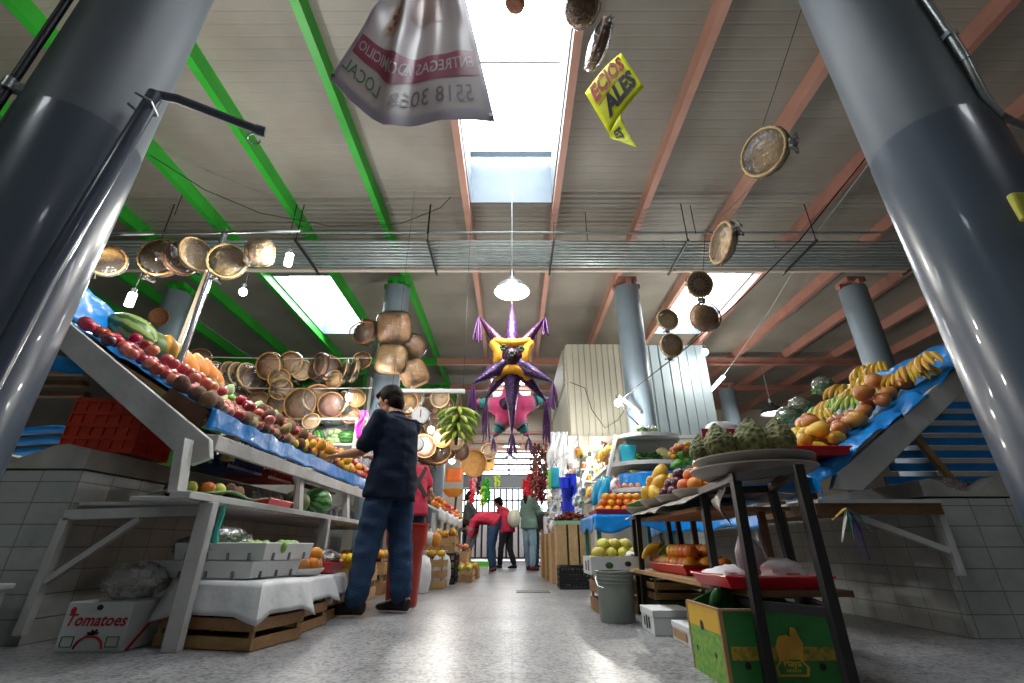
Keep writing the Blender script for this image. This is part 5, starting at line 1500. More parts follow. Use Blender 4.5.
bag = MB(); c = V((-.10, -.24, 1.12)); bag.ell(c, (.20, .15, .21), None, 16, 12, 0, lambda p, q: q * (1 + .08 * noise.noise(p * 3))); bag.tube([c + V((0, .02, .2)), c + V((.0, .12, .26)), c + V((-.05, .2, .24))], .012, 6)
bag.xf(M4); bo = bag.build('shoulder_bag', mat('off white bag cloth', '#d6d3c4', .8, col2='#c4c1b2', scale=6), loc=M4 @ c); tag(bo, 'plump off white shoulder bag hanging behind the woman in the pink red jacket', 'bag')
o, D, M4 = person('woman with long dark hair in grey green jacket and pale jeans at the right stall', (.36, 10.3, 0), math.radians(-50), 1.66,
 dict(elL=(-.22, -.02, 1.10), wrL=(-.2, .12, .90), elR=(.21, .1, 1.12), wrR=(.14, .32, 1.1), ankL=(-.1, .06, .085)), top=mat('grey green jacket', '#5f7a72', .8, col2='#52695f', scale=7), legs=mat('pale denim', '#7f98a8', .8, col2='#6e8798', scale=7), shoe=mat('dark red shoes', '#6b1f22', .5), sleeve=1.85, longhair=True, head=(-.3, -.15))
person('person in dark jacket and dark jeans standing beyond the woman in grey green', (.48, 11.6, 0), math.radians(-30), 1.6, {}, top=mat('dark jacket', '#2a3038', .8), legs=mat('dark denim', '#1d3350', .8), shoe=blackleather, sleeve=1.85)
# ------------------------------------------------------------------ corrugated kiosk above the right stalls
KY0, KY1, KX0, KX1, KZ0, KZ1 = 8.6, 12.0, 1.12, 3.95, 2.32, 4.25
M['kiosk'] = mat('beige ribbed sheet', '#b9b6a6', .5, col2='#aaa796', scale=1.5)
M['kioskbluelit'] = mat('bluish lit ribbed sheet', '#a9b8bd', .5, col2='#9cabb0', scale=1.5)  # bluish light on the right of the kiosk front, put into the sheet colour
kk = thing('kiosk', 'raised beige kiosk of ribbed sheet metal behind the right grey column', 'kiosk', (2.5, KY0, KZ0))
b = MB()
def ribs(b, x0, x1, y0, y1, z0, z1, n):
    d = V((x1 - x0, y1 - y0, 0)); nr = V((d.y, -d.x, 0)).normalized() * .025
    for k in range(n):
        p, q = V((x0, y0, 0)) + d * (k / n), V((x0, y0, 0)) + d * ((k + .82) / n); r = V((x0, y0, 0)) + d * ((k + 1) / n)
        for (s, e, off) in ((p, q, nr), (q, r, nr * 0)):
            b.add([s + off + V((0, 0, z0)), e + off + V((0, 0, z0)), e + off + V((0, 0, z1)), s + off + V((0, 0, z1))], [(0, 1, 2, 3)])
        b.add([q + nr + V((0, 0, z0)), q + V((0, 0, z0)), q + V((0, 0, z1)), q + nr + V((0, 0, z1))], [(0, 1, 2, 3)])
        b.add([p + nr + V((0, 0, z0)), p + V((0, 0, z0)), p + V((0, 0, z1)), p + nr + V((0, 0, z1))], [(3, 2, 1, 0)])
ribs(b, KX0, 2.45, KY0, KY0, KZ0, KZ1, 11); b.build('front_siding', M['kiosk'], kk, smooth=False)
b = MB(); ribs(b, 2.45, KX1, KY0, KY0, KZ0, KZ1 - .02, 8); b.build('front_siding', M['kioskbluelit'], kk, smooth=False)
b = MB(); ribs(b, KX0, KX0, KY1, KY0, KZ0, KZ1, 16); b.build('side_siding', M['kiosk'], kk, smooth=False)
b = MB()
for k in range(14): b.bx(KX0 - .06, KX0 - .026, KY0 + .3, KY1, KZ1 - .75 + k * .055, KZ1 - .72 + k * .055)
b.build('louvre', M['kiosk'], kk)
b = MB(); b.bx(KX0 + .03, KX1 - .03, KY0 + .03, KY1, KZ0, KZ1 - .04); b.build('core', M['kiosk'], kk)
b = MB(); b.bx(KX0 - .05, 2.6, KY0 - .07, KY0 - .03, KZ0 - .16, KZ0 + .02); b.bx(KX0 - .07, KX0 - .03, KY0 - .07, KY1, KZ0 - .16, KZ0 + .02); b.build('floor_beam', M['cream'], kk)
b = MB(); b.bx(KX0, KX1, KY0, KY1, KZ0 - .05, KZ0 - .005); b.build('underside', mat('pale green ceiling', '#c9d2b4', .7), kk)
b = MB()
for zz in (0, .09, .18, .27): b.bx(2.75, 3.75, KY0 - .22, KY0 - .18, KZ0 - .32 + zz, KZ0 - .26 + zz)
b.bx(2.70, 3.80, KY0 - .3, KY0 - .03, KZ0 - .36, KZ0 - .33); b.build('slatted_shelf', M['whiteplastic'], kk)
for x, y in ((KX0 + .05, KY0 + .05), (KX0 + .05, KY1 - .1), (KX1 - .1, KY0 + .05), (KX1 - .1, KY1 - .1)):
    b = MB(); b.bx(x - .04, x + .04, y - .04, y + .04, 0, KZ0 - .05); b.build('stilt', M['whitewood'], kk)
c = MB(); c.tube([at(570, 382, Y=KY0 - .05), at(585, 388, Y=KY0 - .05), at(592, 410, Y=KY0 - .05), at(605, 428, Y=KY0 - .05), at(618, 420, Y=KY0 - .05), at(626, 408, Y=KY0 - .05)], .007, 6)
c = c.build('cable', M['wire'], loc=at(592, 410, Y=KY0 - .05)); tag(c, 'dark cable looping down the beige kiosk front', 'cable')

# white boarded wall and shelf behind the watermelons
sh = thing('white_shelf', 'white painted shelf holding watermelons at the back of the left stall', 'shelf', (-3.3, 7.0, 1.6))
z0, z1 = at(320, 445, Y=6.95).z, at(320, 420, Y=6.95).z
b = MB(); b.bx(-4.4, -2.36, 7.12, 7.16, 1.0, z1 + .02); b.build('back', M['whitewood'], sh)
for zz in (z0, z1, z0 - .35):
    b = MB(); b.bx(-4.4, -2.36, 6.82, 7.12, zz - .03, zz); b.build('board', mat('cream white paint', '#d9d6c6', .5), sh)
for x in (-4.4, -3.38, -2.39):
    b = MB(); b.bx(x, x + .03, 6.84, 7.12, z0 - .35, z1 - .03); b.build('upright', MATS['cream white paint'], sh)
for u, lab, k in ((318, 'left striped watermelon on the white back shelf', .95), (347, 'right striped watermelon on the white back shelf beside the pink ribbon', .95)):
    q = at(u, 432, Y=6.95); put('watermelondark', V((q.x, 6.97, z0 + .122)), lab, None, Euler((.2, 1.2 if u < 330 else 0, .2)), .88)
random.seed(4)
for u, v in ((329, 440), (335, 437), (338, 441), (333, 441), (331, 433), (337, 432)):
    q = at(u, v, Y=6.95); o = dup(F['chayote'][0], V((q.x, 6.95, max(z0 + .055, q.z))), Euler((1.5, U(-1, 1), U(0, 6))), 1.1, 'pale lumpy root between the two watermelons on the white shelf', 'pale roots on the white shelf'); o['category'] = 'vegetable'; o.name = 'jicama'
    o.data = o.data.copy() if False else o.data
q = at(361, 425, Y=6.6)
b = MB(); b.grid(lambda s, t: q + V(((s - .5) * .12 + .03 * math.sin(t * 8), .02 * math.sin(s * 9 + t * 5), .22 - t * .42)), 8, 10)
tag(b.build('ribbon', mat('hot pink plastic', '#f0349c', .4), loc=q, solid=.003), 'hot pink plastic ribbon tied low on the grey column', 'ribbon')
b = MB(); b.tube([at(371, 418, Y=6.5), at(369, 440, Y=6.5), at(366, 468, Y=6.5)], [.10, .12, .05], 12); tag(b.build('plastic_bags', M['bagfilm'], loc=at(369, 440, Y=6.5)), 'bundle of clear plastic bags hanging by the pink ribbon', 'bags')
# stall interior backdrop lower shelves with packets under the left display
for k in range(10):
    pass

# ------------------------------------------------------------------ generic pieces for stalls
PACK = [('#c9302c', '#f0d030'), ('#2f6fb5', '#e8e8e8'), ('#e5e5df', '#c9b0a8'), ('#3f8f4a', '#e8e0c0'), ('#d9a52a', '#8a3a1a'), ('#dfe3d4', '#6a8a3a'), ('#7a3a1e', '#d9b27a'), ('#d4d8da', '#5a6a7a')]
def packet(i):
    c1, c2 = PACK[i]
    o = thing('packet', '', 'packet', STORE)
    def fn(p, q): return V((q.x * (1 - .0 * p.z), q.y * (1 - .85 * p.z * p.z), q.z))
    MB().ell(STORE, (.055, .035, .085), None, 12, 8, 0, lambda p, q: V((.055 * max(-1, min(1, p.x * 1.35)), q.y * (1 - .8 * abs(p.z) ** 3), q.z))).build('pouch', mat('packet foil %d' % i, c1, .35, col2=c2, scale=16, amt=.25), o)
    MB().box(STORE + V((0, -.034, .0)), (.06, .006, .05)).build('label_patch', mat('packet label %d' % i, c2, .5), o)
    MB().box(STORE + V((0, 0, .088)), (.075, .004, .014)).build('sealed_edge', mat('packet foil %d' % i, c1), o)
    return o
PK = [packet(i) for i in range(8)]
for i, pkt in enumerate(PK): F['packet%d' % i] = (pkt, .05)
def slatbox(name, label, c, s, yaw=0.0, m='crate', nx=3, group=None, cat='crate', horizontal=True, open_=True):
    """a slatted wooden crate, c = centre of its bottom"""
    o = thing(name, label, cat, c, group); L, W, Hh = s
    R = rz(yaw); c = V(c)
    def pc(x0, x1, y0, y1, z0, z1, nm):
        b = MB(); b.box(c + R @ V(((x0 + x1) / 2, (y0 + y1) / 2, (z0 + z1) / 2)), (abs(x1 - x0), abs(y1 - y0), abs(z1 - z0)), R); return b.build(nm, M[m], o)
    hx, hy = L / 2, W / 2; t = .012
    for sx in (-1, 1):
        for sy in (-1, 1): pc(sx * (hx - .03), sx * (hx - t), sy * (hy - .03), sy * (hy - t), .004, Hh, 'corner_post')
    pc(-hx + .02, hx - .02, -hy + .02, hy - .02, .004, .016, 'bottom')
    if horizontal:
        n = nx
        for k in range(n):
            z0 = .004 + (Hh - .004) * k / n; z1 = z0 + (Hh / n) * .64
            for sy in (-1, 1): pc(-hx, hx, sy * hy, sy * (hy - t), z0, z1, 'slat')
            for sx in (-1, 1): pc(sx * hx, sx * (hx - t), -hy + t, hy - t, z0, z1, 'slat')
    else:
        n = nx
        for k in range(n):
            x0 = -hx + L * k / n; x1 = x0 + L / n * .82
            for sy in (-1, 1): pc(x0, x1, sy * hy, sy * (hy - t), .004, Hh, 'slat')
        for k in range(n):
            y0 = -hy + t + (W - 2 * t) * k / n; y1 = y0 + W / n * .8
            for sx in (-1, 1): pc(sx * hx, sx * (hx - t), y0, y1, .004, Hh, 'slat')
    return o
def plasticcrate(label, c, s, m='blackplastic', yaw=0.0, rx_=0.0, group=None, rows=3, cols=8, solid=False):
    """lattice sided plastic crate"""
    o = thing('plastic_crate', label, 'crate', c, group); L, W, Hh = s
    R = rz(yaw) @ rx(rx_); c = V(c)
    def side(p, q, nm):
        b = MB(); d = q - p; n = V((d.y, -d.x, 0)).normalized() * .008
        def piece(t0, t1, z0, z1):
            P = [p + d * t0 + V((0, 0, z0)), p + d * t1 + V((0, 0, z0)), p + d * t1 + V((0, 0, z1)), p + d * t0 + V((0, 0, z1))]
            b.prism([c + R @ x for x in P], R @ n)
        for k in range(rows + 1):
            z0 = (Hh - .02) * k / rows; piece(0, 1, z0, z0 + (.034 if k == rows else .022) - (.014 if k == rows else 0))
        for k in range(cols + 1):
            t = k / cols; piece(max(0, t - .012), min(1, t + .012), 0, Hh)
        if solid: b.prism([c + R @ (x - n * .7) for x in (p, q, q + V((0, 0, Hh - .01)), p + V((0, 0, Hh - .01)))], R @ (n * .35))
        for k in range(0 if solid else cols * 2):
            t = k / (cols * 2)
            piece(t, t + .2 / cols, .02 + (Hh - .04) * ((k % 3) / 3), .02 + (Hh - .04) * ((k % 3 + 1) / 3))
        b.build(nm, M[m], o, smooth=False)
    hx, hy = L / 2, W / 2
    A, B, C, Dd = V((-hx, -hy, 0)), V((hx, -hy, 0)), V((hx, hy, 0)), V((-hx, hy, 0))
    for p, q in ((A, B), (B, C), (C, Dd), (Dd, A)): side(p, q, 'lattice_side')
    b = MB(); b.box(c + R @ V((0, 0, .008)), (L, W, .012), R); b.build('bottom', M[m], o)
    b = MB(); b.tube([c + R @ (x + V((0, 0, Hh))) for x in (A, B, C, Dd)], .010, 6, closed=True); b.build('rim', M[m], o)
    return o

# ------------------------------------------------------------------ far left stall: white fronted sloping fruit table
ft = thing('fruit_table', 'long white fronted fruit table of the far left stall', 'table', (-1.4, 8, 0))
TX0, TZ0, TX1, TZ1, TY0, TY1 = -1.02, .92, -1.90, 1.32, 6.62, 10.2
tsl = (TZ1 - TZ0) / (TX0 - TX1)
b = MB(); b.prism([(TX0, TY0, TZ0 - .03), (TX0, TY0, TZ0), (TX1, TY0, TZ1), (TX1, TY0, TZ1 - .03)], (0, TY1 - TY0, 0)); b.build('sloping_top', M['whitewood'], ft)
b = MB(); b.grid(lambda s, t: V((TX0 + .02 + .015 * math.sin(t * 60), lerp(TY0, TY1, t), TZ0 + .01 - s * .16 + .02 * math.sin(t * 31))), 3, 60); b.build('white_skirt', M['cloth'], ft, solid=.004)
for y in (6.7, 7.2, 7.9, 8.7, 9.5, 10.1):
    b = MB(); b.bx(TX0 - .08, TX0 - .03, y - .025, y + .025, 0, TZ0 - .05); b.build('leg', M['whitewood'], ft)
b = MB(); b.bx(TX1, TX0 - .1, TY0, TY1, .38, .41); b.build('lower_board', M['wood'], ft)
TK = [(434, 487, 'yellowmango'), (430, 490, 'sapote'), (443, 502, 'orange'), (452, 506, 'apple'), (447, 495, 'pinkapple'), (455, 510, 'peach'), (462, 512, 'yellowmango'), (465, 517, 'lemon'), (440, 495, 'orange'), (449, 500, 'apple')]
TLAB = {'yellowmango': 'yellow mango on the far left fruit table', 'sapote': 'brown sapote on the far left fruit table', 'orange': 'orange on the far left fruit table', 'apple': 'red apple on the far left fruit table', 'pinkapple': 'pinkish apple on the far left fruit table', 'peach': 'peach on the far left fruit table', 'lemon': 'lemon on the far left fruit table'}
random.seed(21)
for r_ in range(7):
    for k in range(36):
        x = TX0 - .07 - r_ * .105; y = TY0 + .1 + k * .108
        z = TZ0 + (TX0 - x) * tsl
        u, v = proj((x, y, z + .05)); kind = min(TK, key=lambda q: (q[0] - u) ** 2 + (q[1] - v) ** 2)[2]
        r = F[kind][1] * 1.1
        put(kind, (x + U(-.01, .01), y + U(-.01, .01), z + r), TLAB[kind], {'yellowmango': 'yellow mangos', 'sapote': 'sapotes', 'orange': 'oranges', 'apple': 'red apples', 'pinkapple': 'pink apples', 'peach': 'peaches', 'lemon': 'lemons'}[kind] + ' on the far left table', None, .95)
        if random.random() < .3: put(kind, (x + U(-.02, .02), y + .05, z + r * 2.5), TLAB[kind], {'yellowmango': 'yellow mangos', 'sapote': 'sapotes', 'orange': 'oranges', 'apple': 'red apples', 'pinkapple': 'pink apples', 'peach': 'peaches', 'lemon': 'lemons'}[kind] + ' on the far left table', None, 1.1)

# things hung over the far left stall
wl = thing('stall_partition', 'grey white partition hung with baskets behind the far left stall', 'panel', (-2.4, 9.5, 0))
b = MB(); b.bx(-2.66, -2.60, 7.9, 13.0, 1.3, 3.3); b.build('panel', mat('pale partition', '#a9aba6', .7, col2='#94968f', scale=2), wl)
for z in (2.2, 2.75, 3.25):
    b = MB(); b.cyl((-2.0, 7.8, z), (-1.55, 10.6, z), .012, 6); b.build('hanging_rod', M['galv'], wl)
random.seed(9)
FLB = [(407, 402, 1.0), (414, 398, 1.0), (429, 402, .8), (436, 409, .9), (428, 412, .8), (440, 398, .9), (446, 405, .8), (410, 425, .9), (402, 398, .8), (433, 428, .9), (424, 446, 1.1), (437, 450, 1.2), (428, 455, 1.0), (447, 449, 1.0), (418, 435, .9), (443, 438, .8), (412, 452, 1.0), (455, 442, .8), (462, 452, .8)]
for i, (u, v, s) in enumerate(FLB):
    k = ['b_round', 'b_tray', 'b_dark', 'b_deep'][i % 4]
    hang(k, u, v, 7.6 + (i % 5) * .25, (U(-.2, .9), -1, U(-.3, .3)), s * 1.15, 'wrapped basket hanging in the cluster behind the scale of the far left stall', 'basket cluster behind the scale')
for u, v, Y, kind, s, d, lab in ((474, 463, 8.8, 'b_plain', 1.55, (.35, -1, -.1), 'round sieve like straw basket at the bright end of the far left stall'), (487, 463, 9.4, 'b_plain', 1.0, (.2, -1, 0), 'small plain basket against the bright window, lower of two'), (489, 451, 9.4, 'b_tray', 1.0, (.1, -1, 0), 'small plain tray against the bright window, upper of two')):
    hang(kind, u, v, Y, d, s, lab)
q = at(454, 475, Y=8.6)
tag(MB().grid(lambda s, t: q + V(((s - .5) * .30, .01 * math.sin(6 * s), (.5 - t) * .24)), 6, 4).build('paper_sign', mat('orange paper', '#f08a4a', .7, col2='#e87c3c', scale=5), loc=q, solid=.002), 'orange paper sign hanging over the far left fruit table', 'sign')
q = at(453, 492, Y=8.5)
o = thing('fruit_bowl', 'yellow orange bowl raised above the far left fruit table', 'bowl', q)
MB().lathe([(0, -.09), (.08, -.085), (.16, -.02), (.19, .04), (.185, .04), (.15, -.015), (.07, -.07), (0, -.075)], q, 20).build('bowl', mat('amber bowl', '#d9942a', .4, col2='#b8761c', scale=7), o)
MB().tube([q + V((.06, 0, -.08)), q + V((.05, .0, -.3))], .02, 8).build('stand', M['darkmetal'], o)
def garland(u, v0, v1, Y, m, label, r=.05, n=12, group=None):
    a, c = at(u, v0, Y=Y), at(u, v1, Y=Y)
    o = thing('garland', label, 'garland', a, group)
    MB().cyl(a, c, .006, 5).build('cord', M['rope'], o)
    b = MB(); random.seed(int(u * 7 + v0))
    for k in range(n):
        p = lerp(a, c, (k + .5) / n)
        for j in range(3):
            q_ = p + V((U(-r, r), U(-r, r), U(-.02, .02))); b.ell(q_, (r * .5, r * .5, r * .8), Euler((U(-1, 1), U(-1, 1), 0)).to_matrix(), 7, 5)
    b.build('strands', m, o)
FEST = {'r': mat('red foil garland', '#d42a3c', .4, col2='#b01c2c', scale=20), 'g': mat('green foil garland', '#3cc03c', .4, col2='#22902c', scale=20), 'p': mat('pale pink garland', '#d88a9a', .5), 'b': mat('dark garland', '#2a2430', .5), 'y': mat('lime garland', '#b9d84a', .5)}
for u, v0, v1, k, lab in ((472, 480, 503, 'r', 'red foil garland left of the green garlands'), (475, 476, 492, 'p', 'pale pink garland beside the red one'), (479, 474, 494, 'b', 'dark garland between the red and green ones'), (483, 486, 505, 'y', 'lime garland hanging low by the far barred gate'), (488, 478, 499, 'g', 'tall green foil garland before the bright window'), (485, 480, 502, 'g', 'shorter green foil garland before the bright window'), (497, 476, 486, 'y', 'small lime ornament hanging alone before the grey lintel')):
    garland(u, v0, v1, 10.5, FEST[k], lab)
# strings of dried chiles and ornaments on the right of the opening
CH = {'c': FM['chile'], 'b': mat('brown dried pods', '#4a2c22', .6, col2='#33201a', scale=9), 'r': FEST['r'], 't': mat('terracotta beads', '#b5654a', .6)}
for i, (u, v0, v1, k) in enumerate(((533, 446, 488, 'b'), (537, 444, 482, 'c'), (541, 446, 490, 'b'), (545, 445, 484, 't'), (535, 464, 496, 'c'), (529, 474, 496, 'r'), (539, 470, 500, 'r'), (526, 480, 494, 'r'), (547, 452, 478, 'b'), (543, 480, 502, 'c'))):
    garland(u, v0, v1, 9.6 + .12 * (i % 4), CH[k], 'string of dried pods or beads hanging right of the bright far opening', .055, 14, 'dried strings by the far opening')

# crates and produce under the far left stall, along the aisle
redstack = []
rb_ = thing('red_bin', 'tall solid red plastic bin standing behind the legs of the man', 'bin', (-.90, 4.25, 0))
b = MB(); b.lathe([(0, 0), (.115, 0), (.125, .02), (.14, .40), (.165, .46), (.17, .60), (.16, .60), (.15, .47), (.125, .40), (.11, .03), (0, .03)], (-.90, 4.25, 0), 32, rz(.1), fn=lambda a, z: (math.cos(a) ** 4 + math.sin(a) ** 4) ** -.25); b.build('shell', M['redcrate'], rb_)
b = MB(); b.lathe([(.165, .60), (.18, .605), (.18, .625), (.16, .625)], (-.90, 4.25, 0), 32, rz(.1), fn=lambda a, z: (math.cos(a) ** 4 + math.sin(a) ** 4) ** -.25); b.build('rim', M['redcrate'], rb_)
slatbox('wooden_crate', 'wooden crate of lemons at the near end of the far left stall', (-1.0, 6.1, 0), (.42, .5, .34), 0, 'crate', 3)
plasticcrate('black plastic crate under the yellow mangos along the left side of the aisle', (-.98, 6.85, 0), (.46, .5, .36), 'blackplastic', 0, rows=4)
slatbox('wooden_crate', 'small wooden crate of yellow fruit stacked on the black crate at left', (-.98, 6.85, .378), (.44, .46, .2), 0, 'crate', 2)
for k in range(14): put('yellowmango', (-1.14 + (k % 4) * .11, 6.7 + (k // 4) * .1, .60 + .03 * (k % 2)), 'yellow mango in the small crate above the black crate', 'yellow mangos in the small crate', None, .72)
for k in range(12): put('lemon', (-1.15 + (k % 4) * .1, 5.92 + (k // 4) * .12, .37), 'lemon in the wooden crate nearest the man', 'lemons in the near wooden crate', None, .85)
slatbox('wooden_crate', 'wooden crate behind the black crate on the left of the aisle', (-1.0, 7.55, 0), (.42, .5, .44), 0, 'palewood', 3)
slatbox('wooden_crate', 'pale slatted crate third along the left side of the aisle', (-.95, 8.3, 0), (.46, .5, .36), 0, 'palewood', 4, horizontal=False)
slatbox('wooden_crate', 'wooden crate with peaches next to the bending person', (-.98, 9.05, 0), (.46, .5, .42), 0, 'crate', 3)
for k in range(12): put('peach', (-1.13 + (k % 4) * .1, 8.9 + (k // 4) * .12, .45), 'peach in the crate next to the bending person', 'peaches in the far crate', None, 1.05)
slatbox('wooden_crate', 'upper crate stacked behind the pale slatted crate', (-1.2, 8.4, .42), (.42, .6, .2), 0, 'crate', 2)
c = V((-.62, 9.15, 0)); o = thing('carton', 'low white carton with bright green lid near the bending person', 'box', c)
MB().bx(c.x - .2, c.x + .2, 8.97, 9.33, .0, .12).build('tray', M['whitecard'], o)
MB().bx(c.x - .19, c.x + .19, 8.98, 9.32, .121, .20).build('lid', mat('bright green lid', '#5fc83a', .5), o)
for u, v, Y, s, lab in ((440, 577, 6.3, .5, 'white plastic sack standing at the left aisle edge next to the black crate'), (419, 570, 5.4, .42, 'white plastic bag hanging behind the red crates')):
    p = at(u, 586 if u > 430 else 580, Y=Y); p.z = 0
    b = MB(); b.lathe([(0, .0), (.10, .005), (.12, .12), (.115, .26), (.09, .33), (.05, .36), (.07, .40), (0, .40)], p, 18, fn=lambda a, z: 1 + .08 * math.sin(a * 5 + z * 20)); tag(b.build('plastic_sack', M['cloth'], loc=p), lab, 'bag')
JX = [('#5a2a8a', 423, 540, 'purple pouch'), ('#e6e2da', 430, 539, 'white jug'), ('#e0902c', 436, 540, 'orange pouch')]
for cc, u, v, nm in JX:
    p = at(u, v, Y=6.0); b = MB(); b.ell(p, (.06, .05, .085), None, 14, 10); o = thing('packet', nm + ' hanging at the near end of the far left fruit table', 'packet', p); b.build('pouch', mat('pouch ' + cc, cc, .4), o); MB().cyl(p + V((0, 0, .08)), p + V((0, 0, .12)), .015, 8).build('neck', M['whiteplastic'], o)
# little packets hung along the table front
random.seed(31)
for k in range(18):
    y = 6.4 + k * .21; x = -1.35 - .05 * (k % 3)
    c = dup(PK[k % 8], V((x, y, .41 + .09)), Euler((0, 0, U(-1, 1) - 1.2)), 1.1, 'small printed packet on the lower board of the far left fruit table', 'packets under the far left table'); c['category'] = 'packet'

# ------------------------------------------------------------------ right middle stall: rounded tier shelves round the column
M['shelfwhite'] = mat('white shelf laminate', '#c9cac6', .45, col2='#b9bab6', scale=4)
ts = thing('tier_shelves', 'white tiered shelves with rounded ends wrapped around the right grey column', 'shelves', (2.1, 7.6, 0))
def stadium(x0, x1, y0, y1, z, t):
    r = (x1 - x0) / 2; cx = (x0 + x1) / 2
    pts = [(cx + r * math.cos(a), y0 + r + r * .85 * math.sin(a), z) for a in [PI + PI * k / 18 for k in range(19)]]
    pts += [(x1, y1, z), (x0, y1, z)]
    return MB().prism(pts, (0, 0, t))
TIER = [(1.58, 2.62, 6.62, 8.5, 1.995), (1.42, 2.72, 6.45, 8.5, 1.56), (1.26, 2.8, 6.25, 8.5, 1.17)]
for x0, x1, y0, y1, z in TIER:
    stadium(x0, x1, y0, y1, z - .045, .045).build('tier', M['shelfwhite'], ts, smooth=False)
    stadium(x0 + .02, x1 - .02, y0 + .02, y1, z + .0005, .012).build('tier_liner', M['whitewood'], ts, smooth=False)
for z0_, z1_ in ((.0, 1.12), (1.18, 1.51), (1.58, 1.945)):
    b = MB(); b.bx(1.75, 2.55, 7.02, 8.5, z0_, z1_) ; b.build('core_panel', mat('grey tier core', '#8f9492', .6), ts)
b = MB()
for k in range(3): b.bar(V((1.58, 6.9, 1.98)), V((1.20, 6.5, .92)), .03, .05) if k == 0 else None
b.bar((1.50, 8.45, 2.0), (1.02, 8.45, 1.0), .03, .06); b.build('sloping_edge', M['shelfwhite'], ts)
b = MB(); b.grid(lambda s, t: V((2.05 + .48 * math.cos(PI + PI * s) , 6.95 - .42 * math.sin(PI * s), 1.19 + .22 * t + .03 * noise.noise(V((s * 6, t * 3, 0))))), 26, 6); b.build('blue_drape', M['blue'], ts, solid=.003)
def tiershelf(i): return TIER[i][4] + .014
q = at(663, 458, Y=6.85); put('cantaloupe', (q.x, 6.85, tiershelf(1) + .11), 'round netted cantaloupe on the middle white tier', None, Euler((0, 0, 0)), 1.3)
for x, y, lab in ((1.92, 6.8, 'left leafy green bunch on the middle white tier'), (2.06, 6.75, 'right leafy green bunch beside the cantaloupe')):
    put('herbs', (x, y, tiershelf(1) + .02), lab, 'leafy bunches on the middle tier', Euler((0, 0, U(0, 6))), 1.15)
for x in (1.95, 2.05, 2.15): put('lettuce', (x, 6.85 + .04 * (x > 2), tiershelf(0) + .01), 'small green plant row on the top white tier against the column', 'plants on the top tier', Euler((0, 0, U(0, 6))), .8)
b = MB(); b.bx(1.62, 1.85, 6.85, 7.0, tiershelf(1), tiershelf(1) + .26); o = b.build('carton', mat('turquoise card', '#1f9ab0', .5, col2='#17849a', scale=6), loc=(1.73, 6.9, 1.6), bev=.006); tag(o, 'turquoise box on the left of the middle white tier', 'box')
b = MB(); b.bx(1.70, 1.86, 6.70, 6.86, tiershelf(2), tiershelf(2) + .26); o = b.build('carton', mat('olive yellow card', '#a8a03a', .5, col2='#8a842c', scale=6), loc=(1.78, 6.8, 1.2), bev=.006); tag(o, 'olive yellow box on the lowest white tier', 'box')
for k in range(4): put('peach', (1.5 + .09 * k, 6.72 - .03 * k, tiershelf(2) + .04), 'peach at the front of the lowest white tier', 'peaches on the lowest tier', None, 1.0)
# sloping packets and yellow fruit along the aisle side of the tiers
random.seed(8)
for i in range(3):
    for k in range(9):
        y = 6.9 + k * .18; x = (1.66, 1.50, 1.34)[i] + U(-.02, .02)
        if i == 0 : continue
        j = random.randrange(8); c = dup(PK[j], V((x, y, tiershelf(i) + .10)), Euler((U(-.1, .1), 0, -1.4 + U(-.3, .3))), 1.2, 'printed packet along the aisle edge of the white tiers', 'packets on the white tiers'); c['category'] = 'packet'
for k in range(12): put('yellowmango', (1.50 + U(-.03, .03), 7.0 + .12 * k, tiershelf(1) + .22), 'yellow mango piled on the aisle side of the middle tier', 'yellow mangos on the tier edge', None, 1.2)
for k, (cc, lab) in enumerate((('#18a0c8', 'turquoise bag leaning on the lowest tier, left of the white striped one'), ('#e8e8ea', 'white bag with red patches leaning against the lowest tier'), ('#2a94c0', 'blue bag leaning at the left end of the tiers'))):
    u = (604, 612, 597)[k]; p = at(u, 492, Y=6.5 + .2 * k)
    b = MB(); b.ell(p, (.07, .05, .20), ry(.35), 12, 10); o = thing('snack_bag', lab, 'bag', p); b.build('bag', mat('bag ' + cc, cc, .3, col2='#b02030' if k == 1 else cc, scale=9, amt=.15), o)
    MB().box(p + ry(.35) @ V((0, 0, .2)), (.09, .01, .03), ry(.35)).build('sealed_edge', mat('bag ' + cc, cc), o)

# orange table with blue sheet
ot = thing('produce_table', 'table with bright blue sheet carrying oranges in the right middle stall', 'table', (1.15, 5.6, 0))
b = MB(); b.bx(.86, 1.7, 5.05, 6.0, .70, .735); b.build('table_top', M['wood'], ot)
def otc(s, t):
    k = s * 2 * 1.0
    y = 5.03 if s < 1 else 5.03
    q = V((lerp(.84, 1.72, s), 5.03 - .02 * t, .745 - .14 * t - .04 * t * math.sin(s * 9))); return q + V((0, -.02 * t * noise.noise(V((s * 9, t * 2, 0))), 0))
b = MB(); b.grid(otc, 26, 6); b.grid(lambda s, t: V((.84 - .015 * t, lerp(5.03, 6.0, s), .745 - .15 * t - .03 * t * math.sin(s * 12))), 20, 5); b.grid(lambda s, t: V((lerp(.84, 1.72, s), lerp(5.03, 6.0, t), .745 + .005 * noise.noise(V((s * 8, t * 8, 0))))), 14, 14)
b.build('blue_sheet', M['blue'], ot, solid=.004)
for x, y in ((.9, 5.1), (1.65, 5.1), (.9, 5.95), (1.65, 5.95)):
    b = MB(); b.bx(x - .02, x + .02, y - .02, y + .02, 0, .7); b.build('leg', mat('teal leg', '#3f8a82', .5), ot)
tray('tray', 'red tray under the oranges on the blue sheeted table', .88, 1.5, 5.1, 5.6, .755)
for r_ in range(3):
    for k in range(7 - r_):
        for j in range(2):
            put('orange', (.95 + k * .085 + r_ * .04, 5.17 + r_ * .04 + j * .09, .805 + r_ * .068), 'orange in the pile on the blue sheeted table', 'oranges on the blue table', None, 1.0)
